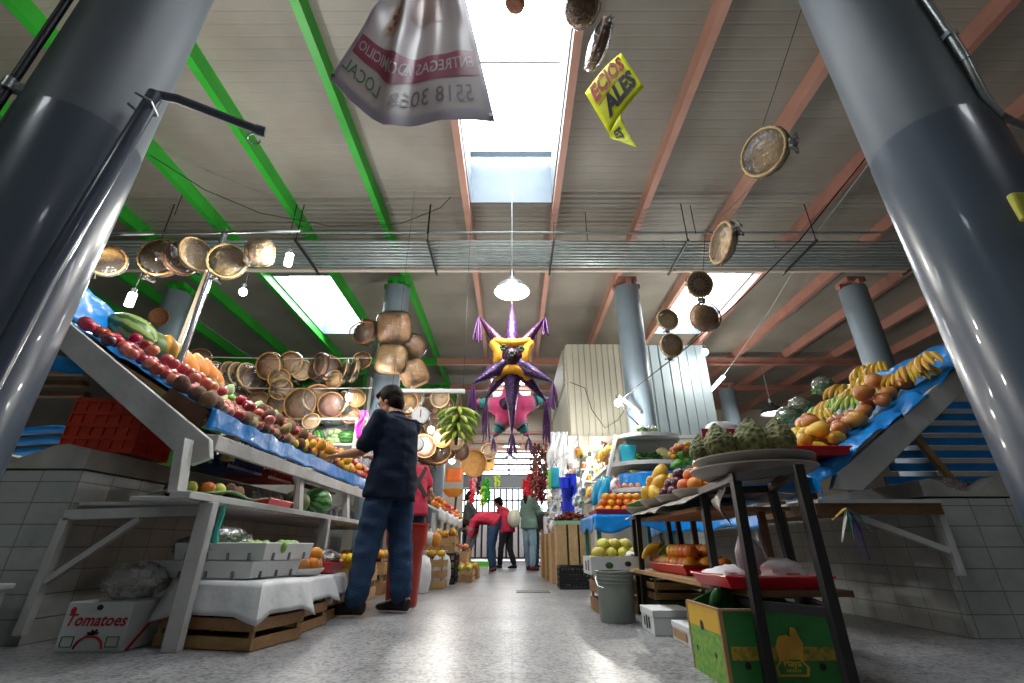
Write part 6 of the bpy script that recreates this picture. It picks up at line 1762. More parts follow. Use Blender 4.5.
# crate of dried chiles, tall pale crates
slatbox('wooden_crate', 'tall pale slatted crate heaped with dark red chiles at the right aisle edge', (.78, 6.45, 0), (.42, .46, .72), 0, 'palewood', 3, horizontal=False)
b = MB(); b.bx(.56, 1.0, 6.215, 6.225, .70, .745); b.bx(.56, .57, 6.225, 6.68, .70, .745); tag(b.build('green_strip', mat('pale green strip', '#8fbf9a', .5), loc=(.78, 6.2, .72)), 'pale green strip along the top of the chile crate', 'strip')
b = MB(); b.bx(.59, .97, 6.26, 6.64, .60, .70); heapo = b.build('sack_cloth', M['darkwood'], loc=(.78, 6.45, .65)); tag(heapo, 'dark cloth lining inside the chile crate', 'cloth')
ch = MB(); ch.ell(STORE, (.012, .012, .045), None, 7, 6, 0, lambda p, q: q + V((.012 * p.z * p.z, 0, 0))); ch = ch.build('dried_chile', FM['chile'], loc=STORE); MB().cyl(STORE + V((.012, 0, .042)), STORE + V((.014, 0, .06)), .003, 5).build('stem', M['stem'], ch); F['chile'] = (ch, .02)
random.seed(14)
for k in range(150):
    x, y = U(-.18, .18), U(-.18, .18); h = .14 * max(0, 1 - (x * x + y * y) / .055)
    c = dup(ch, V((.78 + x, 6.45 + y, .715 + h)), Euler((1.57 + U(-.5, .5), U(-.5, .5), U(0, 6.3))), U(.9, 1.3), 'dried dark red chile heaped in the tall pale crate', 'dried chiles in the tall crate'); c['category'] = 'chile'
for i, (y, lab) in enumerate(((7.0, 'second tall pale crate along the right aisle edge'), (7.55, 'third tall brown crate along the right aisle edge'), (8.1, 'farthest tall brown crate along the right aisle edge'))):
    slatbox('wooden_crate', lab, (.74 - .03 * i, y, 0), (.42, .46, .62), 0, 'crate' if i else 'palewood', 3, horizontal=False)
plasticcrate('black plastic crate on the floor before the tall pale crates', (.72, 6.02, 0), (.33, .34, .235), 'blackplastic', 0, rows=4, cols=8)
# hanging goods of the far right stalls
random.seed(17)
for i in range(20):
    y = 7.05 + .21 * i; x = 1.02 if y < 8.3 else (.93 if y < 9.3 else .84)
    x += U(-.02, .02); zt = 1.96
    zb = U(.82, 1.0)
    tag(MB().cyl((x, y, zb), (x, y, zt), .003, 5).build('display_cord', M['paleline'], loc=(x, y, zt)), 'thin cord strung with packets at the right edge of the aisle', 'cord', 'packet cords at the right of the aisle')
    z = zb + .06
    while z < zt - .1:
        c = dup(PK[(2, 5, 7, 3, 2, 5, 7, 1, 0)[random.randrange(9)]], V((x + U(-.03, .03), y - .035, z)), Euler((U(-.2, .2), U(-.2, .2), U(-.8, .5))), U(.75, 1.05), 'small printed packet hanging over the right crates before the far stalls', 'packets hung at the right of the aisle'); c['category'] = 'packet'
        z += U(.17, .30)
for k in range(14):
    y = 6.75 + k * .12; c = dup(PK[(2, 5, 7, 3)[k % 4]], V((.72 + U(-.08, .08), y if y < 7.2 else y, .72 + .01 if False else .73)), Euler((0, 0, U(-1, 1))), 1.1, 'white printed packet standing on the tall pale crates', 'packets on the tall crates'); c['category'] = 'packet'
hr = thing('goods_rack', 'metal rack with strings of packets at the right edge of the aisle', 'rack', (.95, 8, 0))
for x, y in ((1.02, 7.0), (1.02, 8.25), (.93, 9.3), (.84, 11.3)):
    b = MB(); b.cyl((x, y, 0), (x, y, 2.0), .014, 8); b.build('post', M['galv'], hr)
for z in (1.98,):
    b = MB(); b.tube([(1.02, 7.0, z), (1.02, 8.25, z), (.93, 8.3, z), (.93, 9.3, z), (.84, 9.4, z), (.84, 11.3, z)], .010, 6); b.build('rail', M['galv'], hr)
q = at(555, 478, Y=7.6)
o = thing('hanging_bag', 'turquoise bag hanging at the right edge of the aisle', 'bag', q)
MB().box(q, (.15, .12, .32)).build('bag_body', mat('turquoise bag cloth', '#1a94a8', .5, col2='#12809a', scale=6), o, bev=.02); MB().box(q + V((-.09, 0, -.02)), (.04, .10, .30)).build('side_panel', mat('lime bag cloth', '#6cc83a', .5), o); MB().tube([q + V((-.05, 0, .16)), q + V((0, 0, .26)), q + V((.05, 0, .16))], .008, 6).build('strap', M['wire'], o)
BLUEB = mat('royal blue plastic', '#1a34c8', .35)
for i, (u, v, s) in enumerate(((564, 483, .08), (571, 480, .09), (566, 492, .08), (573, 491, .08), (570, 503, .13), (567, 508, .10))):
    p = at(u, v, Y=7.3 + .1 * i)
    o = thing('blue_container', ['topmost small royal blue container left of the post', 'topmost royal blue container right of the post', 'second royal blue container on the left of the post', 'second royal blue container on the right of the post', 'large royal blue bucket below the others', 'lower royal blue container under the large bucket'][i], 'container', p)
    MB().lathe([(0, -s), (s * .8, -s), (s, s * .9), (s * .95, s * .9), (s * .76, -s * .9), (0, -s * .9)], p, 18).build('tub', BLUEB, o); MB().lathe([(s, s * .8), (s * 1.1, s * .85), (s * 1.1, s * .95), (s, s * .98)], p, 18).build('rim', BLUEB, o)
for i, u in enumerate((551, 556, 561, 565)):
    a, c = at(u, 432, Y=7.8 + .1 * i), at(u - 1, (480, 470, 500, 476)[i], Y=7.8 + .1 * i)
    b = MB(); b.grid(lambda s, t: lerp(a, c, t) + V(((s - .5) * .10 + .02 * math.sin(t * 9 + i), .03 * math.sin(s * 6 + t * 7), 0)), 4, 18)
    tag(b.build('plastic_strip', M['cloth'], loc=a, solid=.002), 'long white plastic strip hanging in front of the kiosk corner', 'plastic strips', 'white strips by the kiosk corner')
for i, u in enumerate((603, 605)):
    pass
a, c = at(605, 441, Y=8.4), at(603, 466, Y=8.4)
garland(604, 441, 468, 8.45, CH['c'], 'short dark red string hanging under the kiosk floor', .05, 9)
# shelf with jars beneath kiosk
js = thing('wall_shelf', 'curved white shelves with jars under the kiosk', 'shelf', (1.4, 9.2, 1.2))
for v in (470, 482):
    q = at(588, v, Y=9.2); b = MB(); b.bx(q.x - .36, q.x + .36, 9.1, 9.4, q.z - .015, q.z + .015); b.build('board', M['shelfwhite'], js)
b = MB(); q = at(588, 470, Y=9.2); b.bx(q.x + .05, q.x + .07, 9.2, 9.24, 0, q.z); b.build('post', M['shelfwhite'], js)
random.seed(5)
for k in range(12):
    q = at(588, 482 if k > 5 else 470, Y=9.2); x = q.x - .3 + (k % 6) * .11
    o = thing('jar', 'small amber jar on the white shelves under the kiosk', 'jar', (x, 9.2, q.z + .016), 'jars under the kiosk')
    MB().lathe([(0, 0), (.038, 0), (.04, .09), (.03, .11), (0, .11)], (x, 9.2, q.z + .016), 12).build('jar_body', mat('amber jar %d' % (k % 3), ['#d98a2c', '#c9a24a', '#b5502c'][k % 3], .3), o); MB().cyl((x, 9.2, q.z + .127), (x, 9.2, q.z + .15), .034, 12).build('lid', M['whiteplastic'], o)
# yellow bags bunch and red sign at right
q = at(695, 455, Y=4.6)
o = thing('flower_bunch', 'yellow and red bunch of packets behind the cherimoyas', 'bouquet', q)
random.seed(3)
for nm, m_ in (('yellow_heads', FM['lemon']), ('red_heads', FM['redmango']), ('green_leaves', FM['greenveg'])):
    b = MB()
    for k in range(34): b.ell(q + V((U(-.22, .22), U(-.08, .08), (U(-.02, .11) if nm != 'green_leaves' else U(-.12, .0)) * (1 if nm[0] != 'r' else .7))), (.035, .03, .028), None, 7, 5)
    b.build(nm, m_, o)
q = at(719, 436, Y=6.2)
o = thing('hanging_sign', 'dark red sign with pale letters behind the cherimoyas', 'sign', q)
MB().box(q, (.46, .02, .20)).build('board', mat('dark red board', '#7a1626', .5), o); MB().text('CALIFORNIA', lambda x, y: q + V((x, -.012, y + .03)), .062, bold=.001).build('lettering', M['whiteplastic'], o)
q = at(722, 428, Y=6.6); tag(MB().ell(q, (.24, .12, .09), None, 16, 10, 0, lambda p, q_: q_ * (1 + .2 * noise.noise(p * 3))).build('plastic_bundle', M['cloth'], loc=q), 'white plastic bundle lying above the dark red sign', 'plastic')
ss = thing('back_shelf', 'grey back shelf carrying the dark red sign behind the right stands', 'shelf', (2.0, 6.3, 0)); b = MB(); b.bx(1.9 + .85, 3.6, 6.1, 6.7, at(719, 445, Y=6.2).z - .03, at(719, 445, Y=6.2).z - .005); b.build('board', M['whitewood'], ss)
for x in (2.8, 3.55): b = MB(); b.bx(x - .02, x + .02, 6.2, 6.24, .84, at(719, 445, Y=6.2).z - .03); b.build('post', M['whitewood'], ss)
# more low crates of produce along the left of the aisle
random.seed(44)
for i, (x, y, z, kind, lab, klab, grp) in enumerate((
  (-.72, 7.25, 0, 'guava', 'low crate of guavas jutting into the aisle before the peach crate', 'guava in the low crate jutting into the left of the aisle', 'guavas in the low aisle crate'),
  (-.70, 8.0, 0, 'orange', 'low crate of oranges on the floor along the left aisle edge', 'orange in the low floor crate at the left aisle edge', 'oranges in the low aisle crate'),
  (-1.02, 7.55, .45, 'apple', 'crate of red apples stacked behind the mango crate at left', 'red apple in the crate stacked behind the mango crate', 'apples in the stacked crate'))):
    slatbox('wooden_crate', lab, (x, y, z), (.36, .46, .16), 0, 'palewood' if i != 1 else 'crate', 2)
    for k in range(12): put(kind, (x - .11 + (k % 3) * .11, y - .16 + (k // 3) * .11, z + .17 + U(0, .02)), klab, grp, None, .9)
# ------------------------------------------------------------------ right: black stool stands with platters, boxes below
def stand(name, label, corners, top, low, shelf=True):
    c = sum((V((x, y, 0)) for x, y in corners), V((0, 0, 0))) / 4
    o = thing(name, label, 'stand', c)
    for x, y in corners:
        b = MB(); b.bar((x + (x - c.x) * .12, y + (y - c.y) * .0, 0), (x, y, top), .032, .032, (0, 1, 0)); b.build('leg', M['blackmetal'], o)
    for i in range(4):
        (x0, y0), (x1, y1) = corners[i], corners[(i + 1) % 4]
        b = MB(); b.bar((x0, y0, top - .015), (x1, y1, top - .015), .03, .03); b.build('top_rail', M['blackmetal'], o)
        b = MB(); b.bar((x0, y0, low), (x1, y1, low), .022, .028); b.build('lower_rail', M['blackmetal'], o)
    return o
ST = .70
N1 = [(.862, 1.82), (.99, 1.62), (1.20, 2.20), (.92, 2.30)]
stand('metal_stand', 'nearest black metal stand carrying the cherimoya platter on the right', N1, ST, .255)
N2 = [(.905, 3.50), (1.17, 3.46), (1.19, 3.74), (.94, 3.78)]
stand('metal_stand', 'second black metal stand carrying green vegetables on the right', N2, .66, .26)
def platter(c, r, label, m='greyfilm', tilt=None):
    c = V(c); o = thing('platter', label, 'platter', c)
    R = tilt or rz(0)
    MB().lathe([(0, 0), (r * .8, 0), (r * .97, .022), (r, .03), (r * .99, .034), (r * .8, .008), (0, .008)], c, 32, R).build('dish', M[m], o)
    MB().lathe([(r * .97, .028), (r * 1.01, .03), (r * 1.01, .036), (r * .97, .036)], c, 32, R).build('rim', M[m], o)
    return o
cc = V((1.02, 1.99, ST + .002))
platter(cc + V((0, 0, .004)), .245, 'wide grey platter under the cherimoyas on the nearest stand')
platter(cc + V((.01, .0, .045)), .235, 'upper grey platter directly beneath the cherimoyas')
for u, v, Y, s, lab in ((703, 458, 2.13, .80, 'darkest cherimoya at the left edge of the grey platter'), (722, 455, 2.05, .98, 'second cherimoya from the left on the grey platter'), (753, 450, 2.0, 1.05, 'tall greenish cherimoya in the middle of the grey platter'), (781, 450, 1.96, .98, 'grey cherimoya on the right of the grey platter'), (741, 455, 2.2, .9, 'cherimoya tucked behind the tall middle one')):
    p = at(u, v, Y=Y); put('cherimoya', (p.x, Y, cc.z + .082 + .078 * s), lab, None, Euler((U(-.15, .15), U(-.1, .1), U(0, 6))), s)
bd = thing('bridge_board', 'grey plastic covered boards bridging the two black stands', 'board', (1.06, 2.85, .66))
b = MB(); b.bx(.90, 1.36, 2.36, 3.40, .60, .62); b.build('board', M['wood'], bd)
def bsheet(s, t):
    y = lerp(2.28, 3.62, t); x = lerp(.84, 1.42, s)
    e = max(0, .12 - s) / .12; z = .675 - .01 * t - e * .035 * (1 + .5 * noise.noise(V((y * 4, 0, 0)))) + .012 * noise.noise(V((x * 9, y * 9, 0)))
    return V((x + .03 * e * noise.noise(V((y * 6, 2, 0))), y, z))
b = MB(); b.grid(bsheet, 20, 60); b.build('plastic_cover', M['greyfilm'], bd, solid=.004)
for y in (2.42, 3.35):
    for x in (1.24, 1.34): b = MB(); b.bx(x - .015, x + .015, y - .015, y + .015, .34, .60); b.build('prop', M['darkwood'], bd)
def fan(s, t): # torn plastic hanging from the nearest stand
    return V((.86 + .06 * s + .02 * math.sin(t * 7), 1.95 + .22 * s, .70 - .17 * t * (1 - .4 * s) + .01 * math.sin(9 * s + 5 * t)))
tag(MB().grid(fan, 10, 12).build('torn_plastic', M['greyfilm'], loc=(.88, 2.0, .65), solid=.002), 'torn grey plastic hanging from the left corner of the nearest stand', 'plastic')
PL = [(1.06, 2.62, 'oranges', 'orange', 'grey dish of oranges behind the cherimoyas', .17), (1.04, 2.93, 'plums', 'plum', 'grey dish of dark red plums behind the oranges', .16), (1.02, 3.22, 'yellow mangos', 'yellowmango', 'grey dish of yellow mangos next to the green bag', .16), (1.01, 3.55, 'cactus', 'lettuce', 'grey dish with pale green vegetables on the second stand', .17)]
for x, y, nm, kind, lab, r in PL:
    z = .69 if y < 3.4 else .665
    platter((x, y, z), r, lab)
    if kind == 'lettuce': continue
    rr = F[kind][1]; n = 0
    for lay in range(3):
        rad = r * (.62, .36, .0)[lay]; cnt = (8, 4, 1)[lay]
        for k in range(cnt):
            a = 2 * PI * k / cnt + lay
            put(kind, (x + rad * math.cos(a), y + rad * math.sin(a), z + .012 + rr * (1 + lay * 1.45)), {'orange': 'orange in the grey dish behind the cherimoyas', 'plum': 'dark red plum in the grey dish behind the oranges', 'yellowmango': 'yellow mango in the grey dish by the green vegetables'}[kind], nm + ' in the grey dish', None, 1.02)
for k in range(5):
    a = k * 1.3; b = MB(); c = V((1.0 + .08 * math.cos(a), 3.53 + .08 * math.sin(a), .70 + .012 * k)); b.ell(c, (.085, .05, .014), rz(a) @ rx(.25), 14, 8)
    tag(b.build('cactus_pad', FM['cactus'], loc=c), 'pale green cactus pad heaped on the second stand', 'cactus pad', 'cactus pads on the second stand')
for k in range(5): put('chayote', (1.05 + .07 * (k % 3), 3.40 + .06 * (k // 3), .74 + .03 * (k % 2)), 'pale knobbly chayote beside the cactus pads', 'chayotes on the second stand', None, .9)
# blue sheet seen between the stands and behind
bs = thing('low_bench', 'low bench with blue sheet against the right tiled counter', 'bench', (1.9, 4, 0))
b = MB(); b.bx(1.75, 2.41, 3.35, 6.2, .64, .67); b.build('board', M['wood'], bs)
b = MB(); b.grid(lambda s, t: V((1.73 - .02 * s, lerp(3.3, 6.2, t), .69 - .12 * s - .02 * math.sin(t * 22) * s)), 5, 40); b.grid(lambda s, t: V((lerp(1.73, 2.40, s), lerp(3.3, 6.2, t), .69)), 6, 20); b.build('blue_sheet', M['blue'], bs, solid=.004)
for y in (3.6, 4.9, 6.0): b = MB(); b.bx(1.78, 1.83, y - .025, y + .025, 0, .64); b.build('leg', M['whitewood'], bs)
b = MB(); b.grid(lambda s, t: V((lerp(1.22, 1.86, s), 2.78 + .25 * t, .83 - .10 * math.sin(PI * s) * .4 - .12 * t * s + .015 * noise.noise(V((s * 7, t * 5, 1))))), 16, 8)
tag(b.build('blue_sheet', M['blue'], loc=(1.5, 2.9, .8), solid=.003), 'loose blue sheet sagging between the platter stand and the red tray', 'plastic sheet')
# red trays on the lower rails
lb = thing('plank_shelf', 'weathered planks laid on the lower rails of the two black stands', 'shelf', (1.0, 2.6, .3))
b = MB(); b.bx(.86, 1.24, 2.34, 3.80, .276, .296); b.build('plank', M['wood'], lb); b = MB(); b.bx(.86, 1.24, 1.88, 2.33, .274, .296); b.build('plank', M['darkwood'], lb)
tray('tray', 'long red tray of oranges and apples on the planks under the second stand', .93, 1.24, 2.75, 3.45, .30)
tray('tray', 'red tray with paper wrapped fruit on the nearest stand', .795, 1.20, 1.90, 2.26, .298, .04)
random.seed(6)
k = 0
for iy in range(9):
    for ix in range(3):
        kind = 'orange' if iy < 6 else ('pinkapple' if (ix + iy) % 3 else 'guava')
        put(kind, (.985 + ix * .095, 2.80 + iy * .075, .348 + .0), {'orange': 'orange in the long red tray under the stands', 'pinkapple': 'pink apple at the far end of the long red tray', 'guava': 'guava at the far end of the long red tray'}[kind], {'orange': 'oranges in the long red tray', 'pinkapple': 'pink apples in the long red tray', 'guava': 'guavas in the long red tray'}[kind], None, 1.02)
for iy in range(5):
    for ix in range(2): put('orange', (1.02 + ix * .095, 2.86 + iy * .08, .348 + .066), 'orange in the long red tray under the stands', 'oranges in the long red tray', None, 1.0)
put('bananas', (1.0, 3.36, .45), 'dull green banana bunch at the far end of the long red tray', None, Euler((0, .2, 2.4)), .9)
put('bananagreen', (1.10, 3.40, .44), 'greener banana bunch beside the long red tray end', None, Euler((0, .2, 2.9)), .8)
M['paper'] = mat('crumpled white paper', '#d8d4d6', .8, col2='#c9c5c8', scale=6, bump=.4, bscale=12)
def crumple(c, r, label, seed, m='paper', name='wrapping_paper', cat='paper'):
    b = MB(); b.ell(c, r, None, 22, 16, 0, lambda p, q: q * (1 + .28 * noise.noise(p * 2.2 + V((seed, 0, 0))) + .12 * noise.noise(p * 6 + V((0, seed, 0)))))
    return tag(b.build(name, M[m], loc=c), label, cat)
crumple(V((.90, 2.12, .335)), (.09, .12, .035), 'crumpled white paper spread in the near red tray, left part', 1)
crumple(V((1.06, 2.02, .35)), (.09, .08, .05), 'crumpled white paper at the right of the near red tray', 4)
p = at(748, 562, Y=2.02)
b = MB(); b.lathe([(0, .0), (.052, .01), (.062, .06), (.055, .12), (.03, .165), (.012, .185), (.02, .20), (0, .20)], (.985, 2.06, .31), 18, ry(-.12), fn=lambda a, z: 1 + .06 * math.sin(a * 4)); tag(b.build('wrapped_fruit', mat('thin pinkish wrap', '#8f7f88', .4, col2='#7a6a74', scale=7), loc=(.985, 2.02, .4)), 'fruit wrapped in pinkish tissue standing in the near red tray', 'wrapped fruit')
crumple(V((1.03, 2.16, .40)), (.05, .05, .085), 'white paper tuft standing behind the tissue wrapped fruit', 7)

# banana box with printed sides
BX0, BX1, BY0, BY1, BZ = .735, 1.16, 1.87, 2.19, .232
bb = thing('banana_box', 'green and yellow printed banana carton under the nearest stand', 'box', ((BX0 + BX1) / 2, (BY0 + BY1) / 2, 0))
b = MB(); t = .006
b.bx(BX0, BX1, BY0, BY0 + t, 0, BZ); b.bx(BX0, BX1, BY1 - t, BY1, 0, BZ); b.bx(BX0, BX0 + t, BY0 + t, BY1 - t, 0, BZ); b.bx(BX1 - t, BX1, BY0 + t, BY1 - t, 0, BZ); b.bx(BX0 + t, BX1 - t, BY0 + t, BY1 - t, .002, .01); b.build('carton', M['greencard'], bb)
b = MB()
for x, y in ((BX0, BY0), (BX1, BY0), (BX0, BY1)): b.bx(x - .004, x + .010, y - .004, y + .008, 0, BZ)
b.bx(BX0, BX1, BY0 - .004, BY0 + .008, BZ, BZ + .007); b.bx(BX0 - .004, BX0 + .008, BY0, BY1, BZ, BZ + .007); b.build('cardboard_edge', M['card'], bb)
b = MB(); b.bx(BX0 + .02, BX1 - .004, BY0 - .002, BY0 - .0005, .085, .125); b.build('yellow_band', mat('yellow speckled print', '#b8922a', .6, col2='#5a6a24', scale=60, amt=.35), bb)
b = MB(); b.bx(BX0 - .002, BX0 - .0005, BY0 + .006, BY1, BZ - .075, BZ); b.build('yellow_band', M['yellowcard'], bb)
b = MB(); b.bx(BX0 - .002, BX0 - .0005, BY0 + .006, BY1, 0, BZ - .076); b.build('speckled_print', mat('green leafy print', '#3f8a36', .6, col2='#8aa83a', scale=55, amt=.4), bb)
# banana picture and lettering on the front
fx, fz = .955, .085
def ff(pts, off): return [V((fx + x, BY0 - off, fz + z)) for x, z in pts]
b = MB(); b.prism(ff([(-.055, -.045), (.05, -.045), (.058, -.02), (.04, .0), (.052, .05), (.035, .095), (.02, .10), (.012, .07), (.0, .075), (-.03, .07), (-.045, .04), (-.04, .0), (-.058, -.02)], .004), (0, .003, 0)); b.build('banana_picture', mat('banana picture print', '#cfa13a', .6, col2='#b5882a', scale=20), bb)
b = MB(); b.prism(ff([(-.046, -.038), (.042, -.038), (.048, -.018), (.028, .004), (-.028, .004), (-.05, -.018)], .0055), (0, .0012, 0)); b.build('emblem_ground', M['greencard'], bb)
b = MB(); b.text('Maya', lambda x, y: V((fx + x, BY0 - .0062, fz - .006 + y)), .03, bold=.0006); b.text('bananas', lambda x, y: V((fx + x, BY0 - .0062, fz - .026 + y)), .016); b.build('lettering', M['yellowcard'], bb)
b = MB()
for x, z in ((.805, .07), (1.06, .068)): b.lathe([(0, 0), (.011, 0)], (x, BY0 - .003, z), 16, rx(PI / 2))
b.lathe([(0, 0), (.018, 0)], (BX0 - .003, 2.05, .165), 16, ry(-PI / 2)); b.lathe([(0, 0), (.010, 0)], (BX0 - .003, 1.95, .085), 14, ry(-PI / 2)); b.lathe([(0, 0), (.010, 0)], (BX0 - .003, 2.13, .08), 14, ry(-PI / 2)); b.build('hand_hole', M['black'], bb)
b = MB(); b.prism([(BX0 + .01, BY1 - .01, BZ), (BX1 - .01, BY1 - .01, BZ), (BX1 - .05, BY1 - .02, BZ + .055), (BX0 + .15, BY1 - .02, BZ + .06)], (0, .005, 0)); b.build('flap', M['greencard'], bb)
for k in range(3):
    b = MB(); b.ell(V((BX0 + .06 + .035 * k, 2.03 + .02 * k, BZ + .02)), (.025, .016, .045), Euler((.2, .3 - .4 * k, 0)).to_matrix(), 10, 8); tag(b.build('avocado', FM['darkveg'], loc=(BX0 + .06 + .035 * k, 2.03, BZ)), 'dark green pepper poking out of the printed banana carton', 'pepper', 'peppers in the banana carton')
# white cartons behind it
def carton(x0, x1, y0, y1, h, label, side=None):
    o = thing('carton', label, 'box', ((x0 + x1) / 2, (y0 + y1) / 2, 0))
    MB().bx(x0, x1, y0, y1, 0, h).build('case', M['whitecard'], o, bev=.003)
    MB().bx(x0 - .003, x1 + .003, y0 - .003, y1 + .003, h * .72, h + .004).build('lid', M['whitecard'], o, bev=.003)
    return o
o = carton(.775, 1.0, 2.90, 3.16, .118, 'plain white carton with dark marks on the floor behind the printed carton')
b = MB(); b.bx(.770, .7715, 2.97, 2.99, .025, .08); b.bx(.770, .7715, 3.02, 3.04, .02, .085); b.bx(.770, .7715, 3.07, 3.085, .03, .075); b.build('printed_mark', M['black'], o)
o = carton(.85, .99, 2.56, 2.82, .082, 'low white carton with brown side panel between the cartons on the floor')
b = MB(); b.bx(.8445, .8465, 2.60, 2.79, .018, .055); b.build('side_panel', M['card'], o)
# crates under the planks at the back
slatbox('wooden_crate', 'slatted wooden crate lined with white paper under the red tray', (1.08, 3.45, .13), (.34, .3, .12), 0, 'crate', 2)
o = thing('carton', 'dark green orange carton lying under the slatted crate', 'box', (1.10, 3.40, 0)); MB().bx(.92, 1.32, 3.25, 3.6, 0, .126).build('case', mat('dark green card', '#1e3a22', .6), o); b = MB()
for x in (.97, 1.02): b.lathe([(0, 0), (.034, 0)], (x, 3.246, .06), 16, rx(PI / 2))
b.lathe([(0, 0), (.03, 0)], (1.13, 3.246, .06), 16, rx(PI / 2)); b.build('orange_print', FM['pumpkin'], o)
# grey bucket
bk = thing('bucket', 'grey plastic bucket with ribbed rim on the floor at the right of the aisle', 'bucket', (.685, 3.42, 0))
MB().lathe([(0, .0), (.108, .0), (.112, .01), (.122, .29), (.118, .29), (.106, .015), (0, .015)], (.685, 3.42, 0), 36).build('tub', M['greyplastic'], bk)
b = MB()
for z in (.225, .248, .270): b.lathe([(.117, z - .004), (.127, z - .002), (.127, z + .002), (.117, z + .004)], (.685, 3.42, 0), 36)
b.lathe([(.118, .284), (.128, .286), (.128, .294), (.117, .294)], (.685, 3.42, 0), 36); b.build('rim_ring', M['greyplastic'], bk)
b = MB(); b.tube([V((.685 - .125, 3.40, .262)), V((.685 - .136, 3.37, .25)), V((.685 - .13, 3.34, .21)), V((.685 - .10, 3.31, .20))], .004, 6); b.build('handle', M['galv'], bk)
# box of guavas on crates
slatbox('wooden_crate', 'wooden crate standing behind the grey bucket', (.83, 3.98, 0), (.40, .40, .245), 0, 'crate', 2)
gx = thing('produce_box', 'white printed carton of yellow green guavas behind the grey bucket', 'box', (.80, 3.95, .25))
b = MB(); x0, x1, y0, y1, z0, z1 = .585, 1.02, 3.75, 4.15, .25, .375
b.bx(x0, x1, y0, y0 + .006, z0, z1); b.bx(x0, x1, y1 - .006, y1, z0, z1); b.bx(x0, x0 + .006, y0 + .006, y1 - .006, z0, z1); b.bx(x1 - .006, x1, y0 + .006, y1 - .006, z0, z1); b.bx(x0, x1, y0, y1, z0, z0 + .006); b.build('carton', M['whitecard'], gx)
b = MB(); b.ell((.72, y0 - .001, .315), (.03, .002, .022), None, 12, 6); b.build('fruit_print', FM['darkveg'], gx)
b = MB(); b.ell((.86, y0 - .001, .325), (.025, .002, .018), None, 12, 6); b.bx(x0 - .002, x0 - .0005, 3.85, 3.9, .275, .35); b.bx(x0 - .002, x0 - .0005, 3.97, 4.03, .275, .34); b.build('printed_mark', M['darkmetal'], gx)
for r_ in range(3):
    for k in range(5 - r_):
        for j in range(4 - r_): put('guava', (.64 + k * .085 + r_ * .04, 3.81 + j * .09 + r_ * .04, .33 + r_ * .062), 'yellow green guava heaped in the white carton behind the bucket', 'guavas in the white carton', None, 1.05)
crumple(V((.93, 3.85, .385)), (.09, .08, .03), 'thin plastic wrap over the right end of the guava carton', 9, 'paper', 'plastic_wrap', 'plastic')
# ribbons tied to the right shelf
rb = thing('ribbon_bunch', 'bunch of green and purple ribbons tied below the right shelf board', 'ribbons', at(848, 515, Y=2.69))
q = at(846, 508, Y=2.66)
for i, (c_, du, dv) in enumerate((('#2f8a72', 8, 32), ('#5a4aa0', 14, 48), ('#d8dcd0', -4, 34), ('#c9a24a', -14, 12), ('#3f9a8a', 26, 24), ('#38347a', 24, 52))):
    e = at(846 + du, 508 + dv, Y=2.66 + .004 * i); MB().tube([q, lerp(q, e, .4) + V((.012 * (i % 2), -.012, .015)), e], [.006, .011, .004], 6, flat=.4).build('ribbon', mat('ribbon ' + c_, c_, .5), rb)

# ------------------------------------------------------------------ left: crates, foam trays, cartons under the shelf
slatbox('wooden_crate', 'near wooden pallet crate under the white foam trays on the left', (-1.43, 2.72, 0), (.56, .36, .155), -.24, 'crate', 2)
slatbox('wooden_crate', 'second wooden crate along the left aisle edge', (-1.42, 3.13, 0), (.50, .36, .155), -.05, 'crate', 2)
slatbox('wooden_crate', 'third wooden crate, on its side, along the left aisle edge', (-1.46, 3.52, 0), (.50, .36, .17), .05, 'crate', 2)
slatbox('wooden_crate', 'wooden crate beside the shoe of the man', (-1.54, 3.90, 0), (.44, .30, .17), .05, 'darkwood', 2)
def drape(name, label, x0, x1, y0, y1, z, h, yaw, seed, c):
    b = MB(); R = rz(yaw); c = V(c)
    P = [(x0, y0), (x1, y0), (x1, y1), (x0, y1)]
    per = []
    for i in range(4):
        for k in range(14):
            t = k / 14; per.append((lerp(P[i][0], P[(i + 1) % 4][0], t), lerp(P[i][1], P[(i + 1) % 4][1], t)))
    n = len(per)
    def sk(s, t):
        i = int(round(s * n)) % n; x, y = per[i]
        cx, cy = (x0 + x1) / 2, (y0 + y1) / 2
        w = .02 * noise.noise(V((x * 12, y * 12, seed))) * t + .03 * t
        corner = max(0, 1 - min(abs(i % 14), 14 - i % 14) / 3)
        dx, dy = (x - cx) / (x1 - x0) * 2, (y - cy) / (y1 - y0) * 2
        return c + R @ V((x + dx * (w + .02 * corner * t), y + dy * (w + .02 * corner * t), z - h * t * (1 + .25 * corner + .12 * noise.noise(V((x * 5, y * 5, seed))))))
    b.grid(sk, n, 6)
    b.grid(lambda s, t: c + R @ V((lerp(x0, x1, s), lerp(y0, y1, t), z)), 10, 8)
    return tag(b.build(name, M['cloth'], loc=c, solid=.003), label, 'cloth')
drape('plastic_cloth', 'white plastic cloth draped over the near pallet crate under the foam trays', -.27, .27, -.17, .17, .285, .145, -.24, 1, (-1.43, 2.72, 0))
b = MB(); b.box((-1.43, 2.72, .219), (.50, .30, .12), rz(-.24)); tag(b.build('carton', M['card'], loc=(-1.52, 2.62, .16)), 'carton hidden beneath the near white plastic cloth', 'box')
drape('plastic_cloth', 'white plastic cloth over the second crate holding the plate of oranges', -.25, .25, -.18, .18, .275, .12, -.05, 3, (-1.42, 3.14, 0))
b = MB(); b.box((-1.42, 3.14, .213), (.46, .30, .11), rz(-.05)); tag(b.build('carton', M['card'], loc=(-1.40, 3.03, .16)), 'carton beneath the second white plastic cloth', 'box')
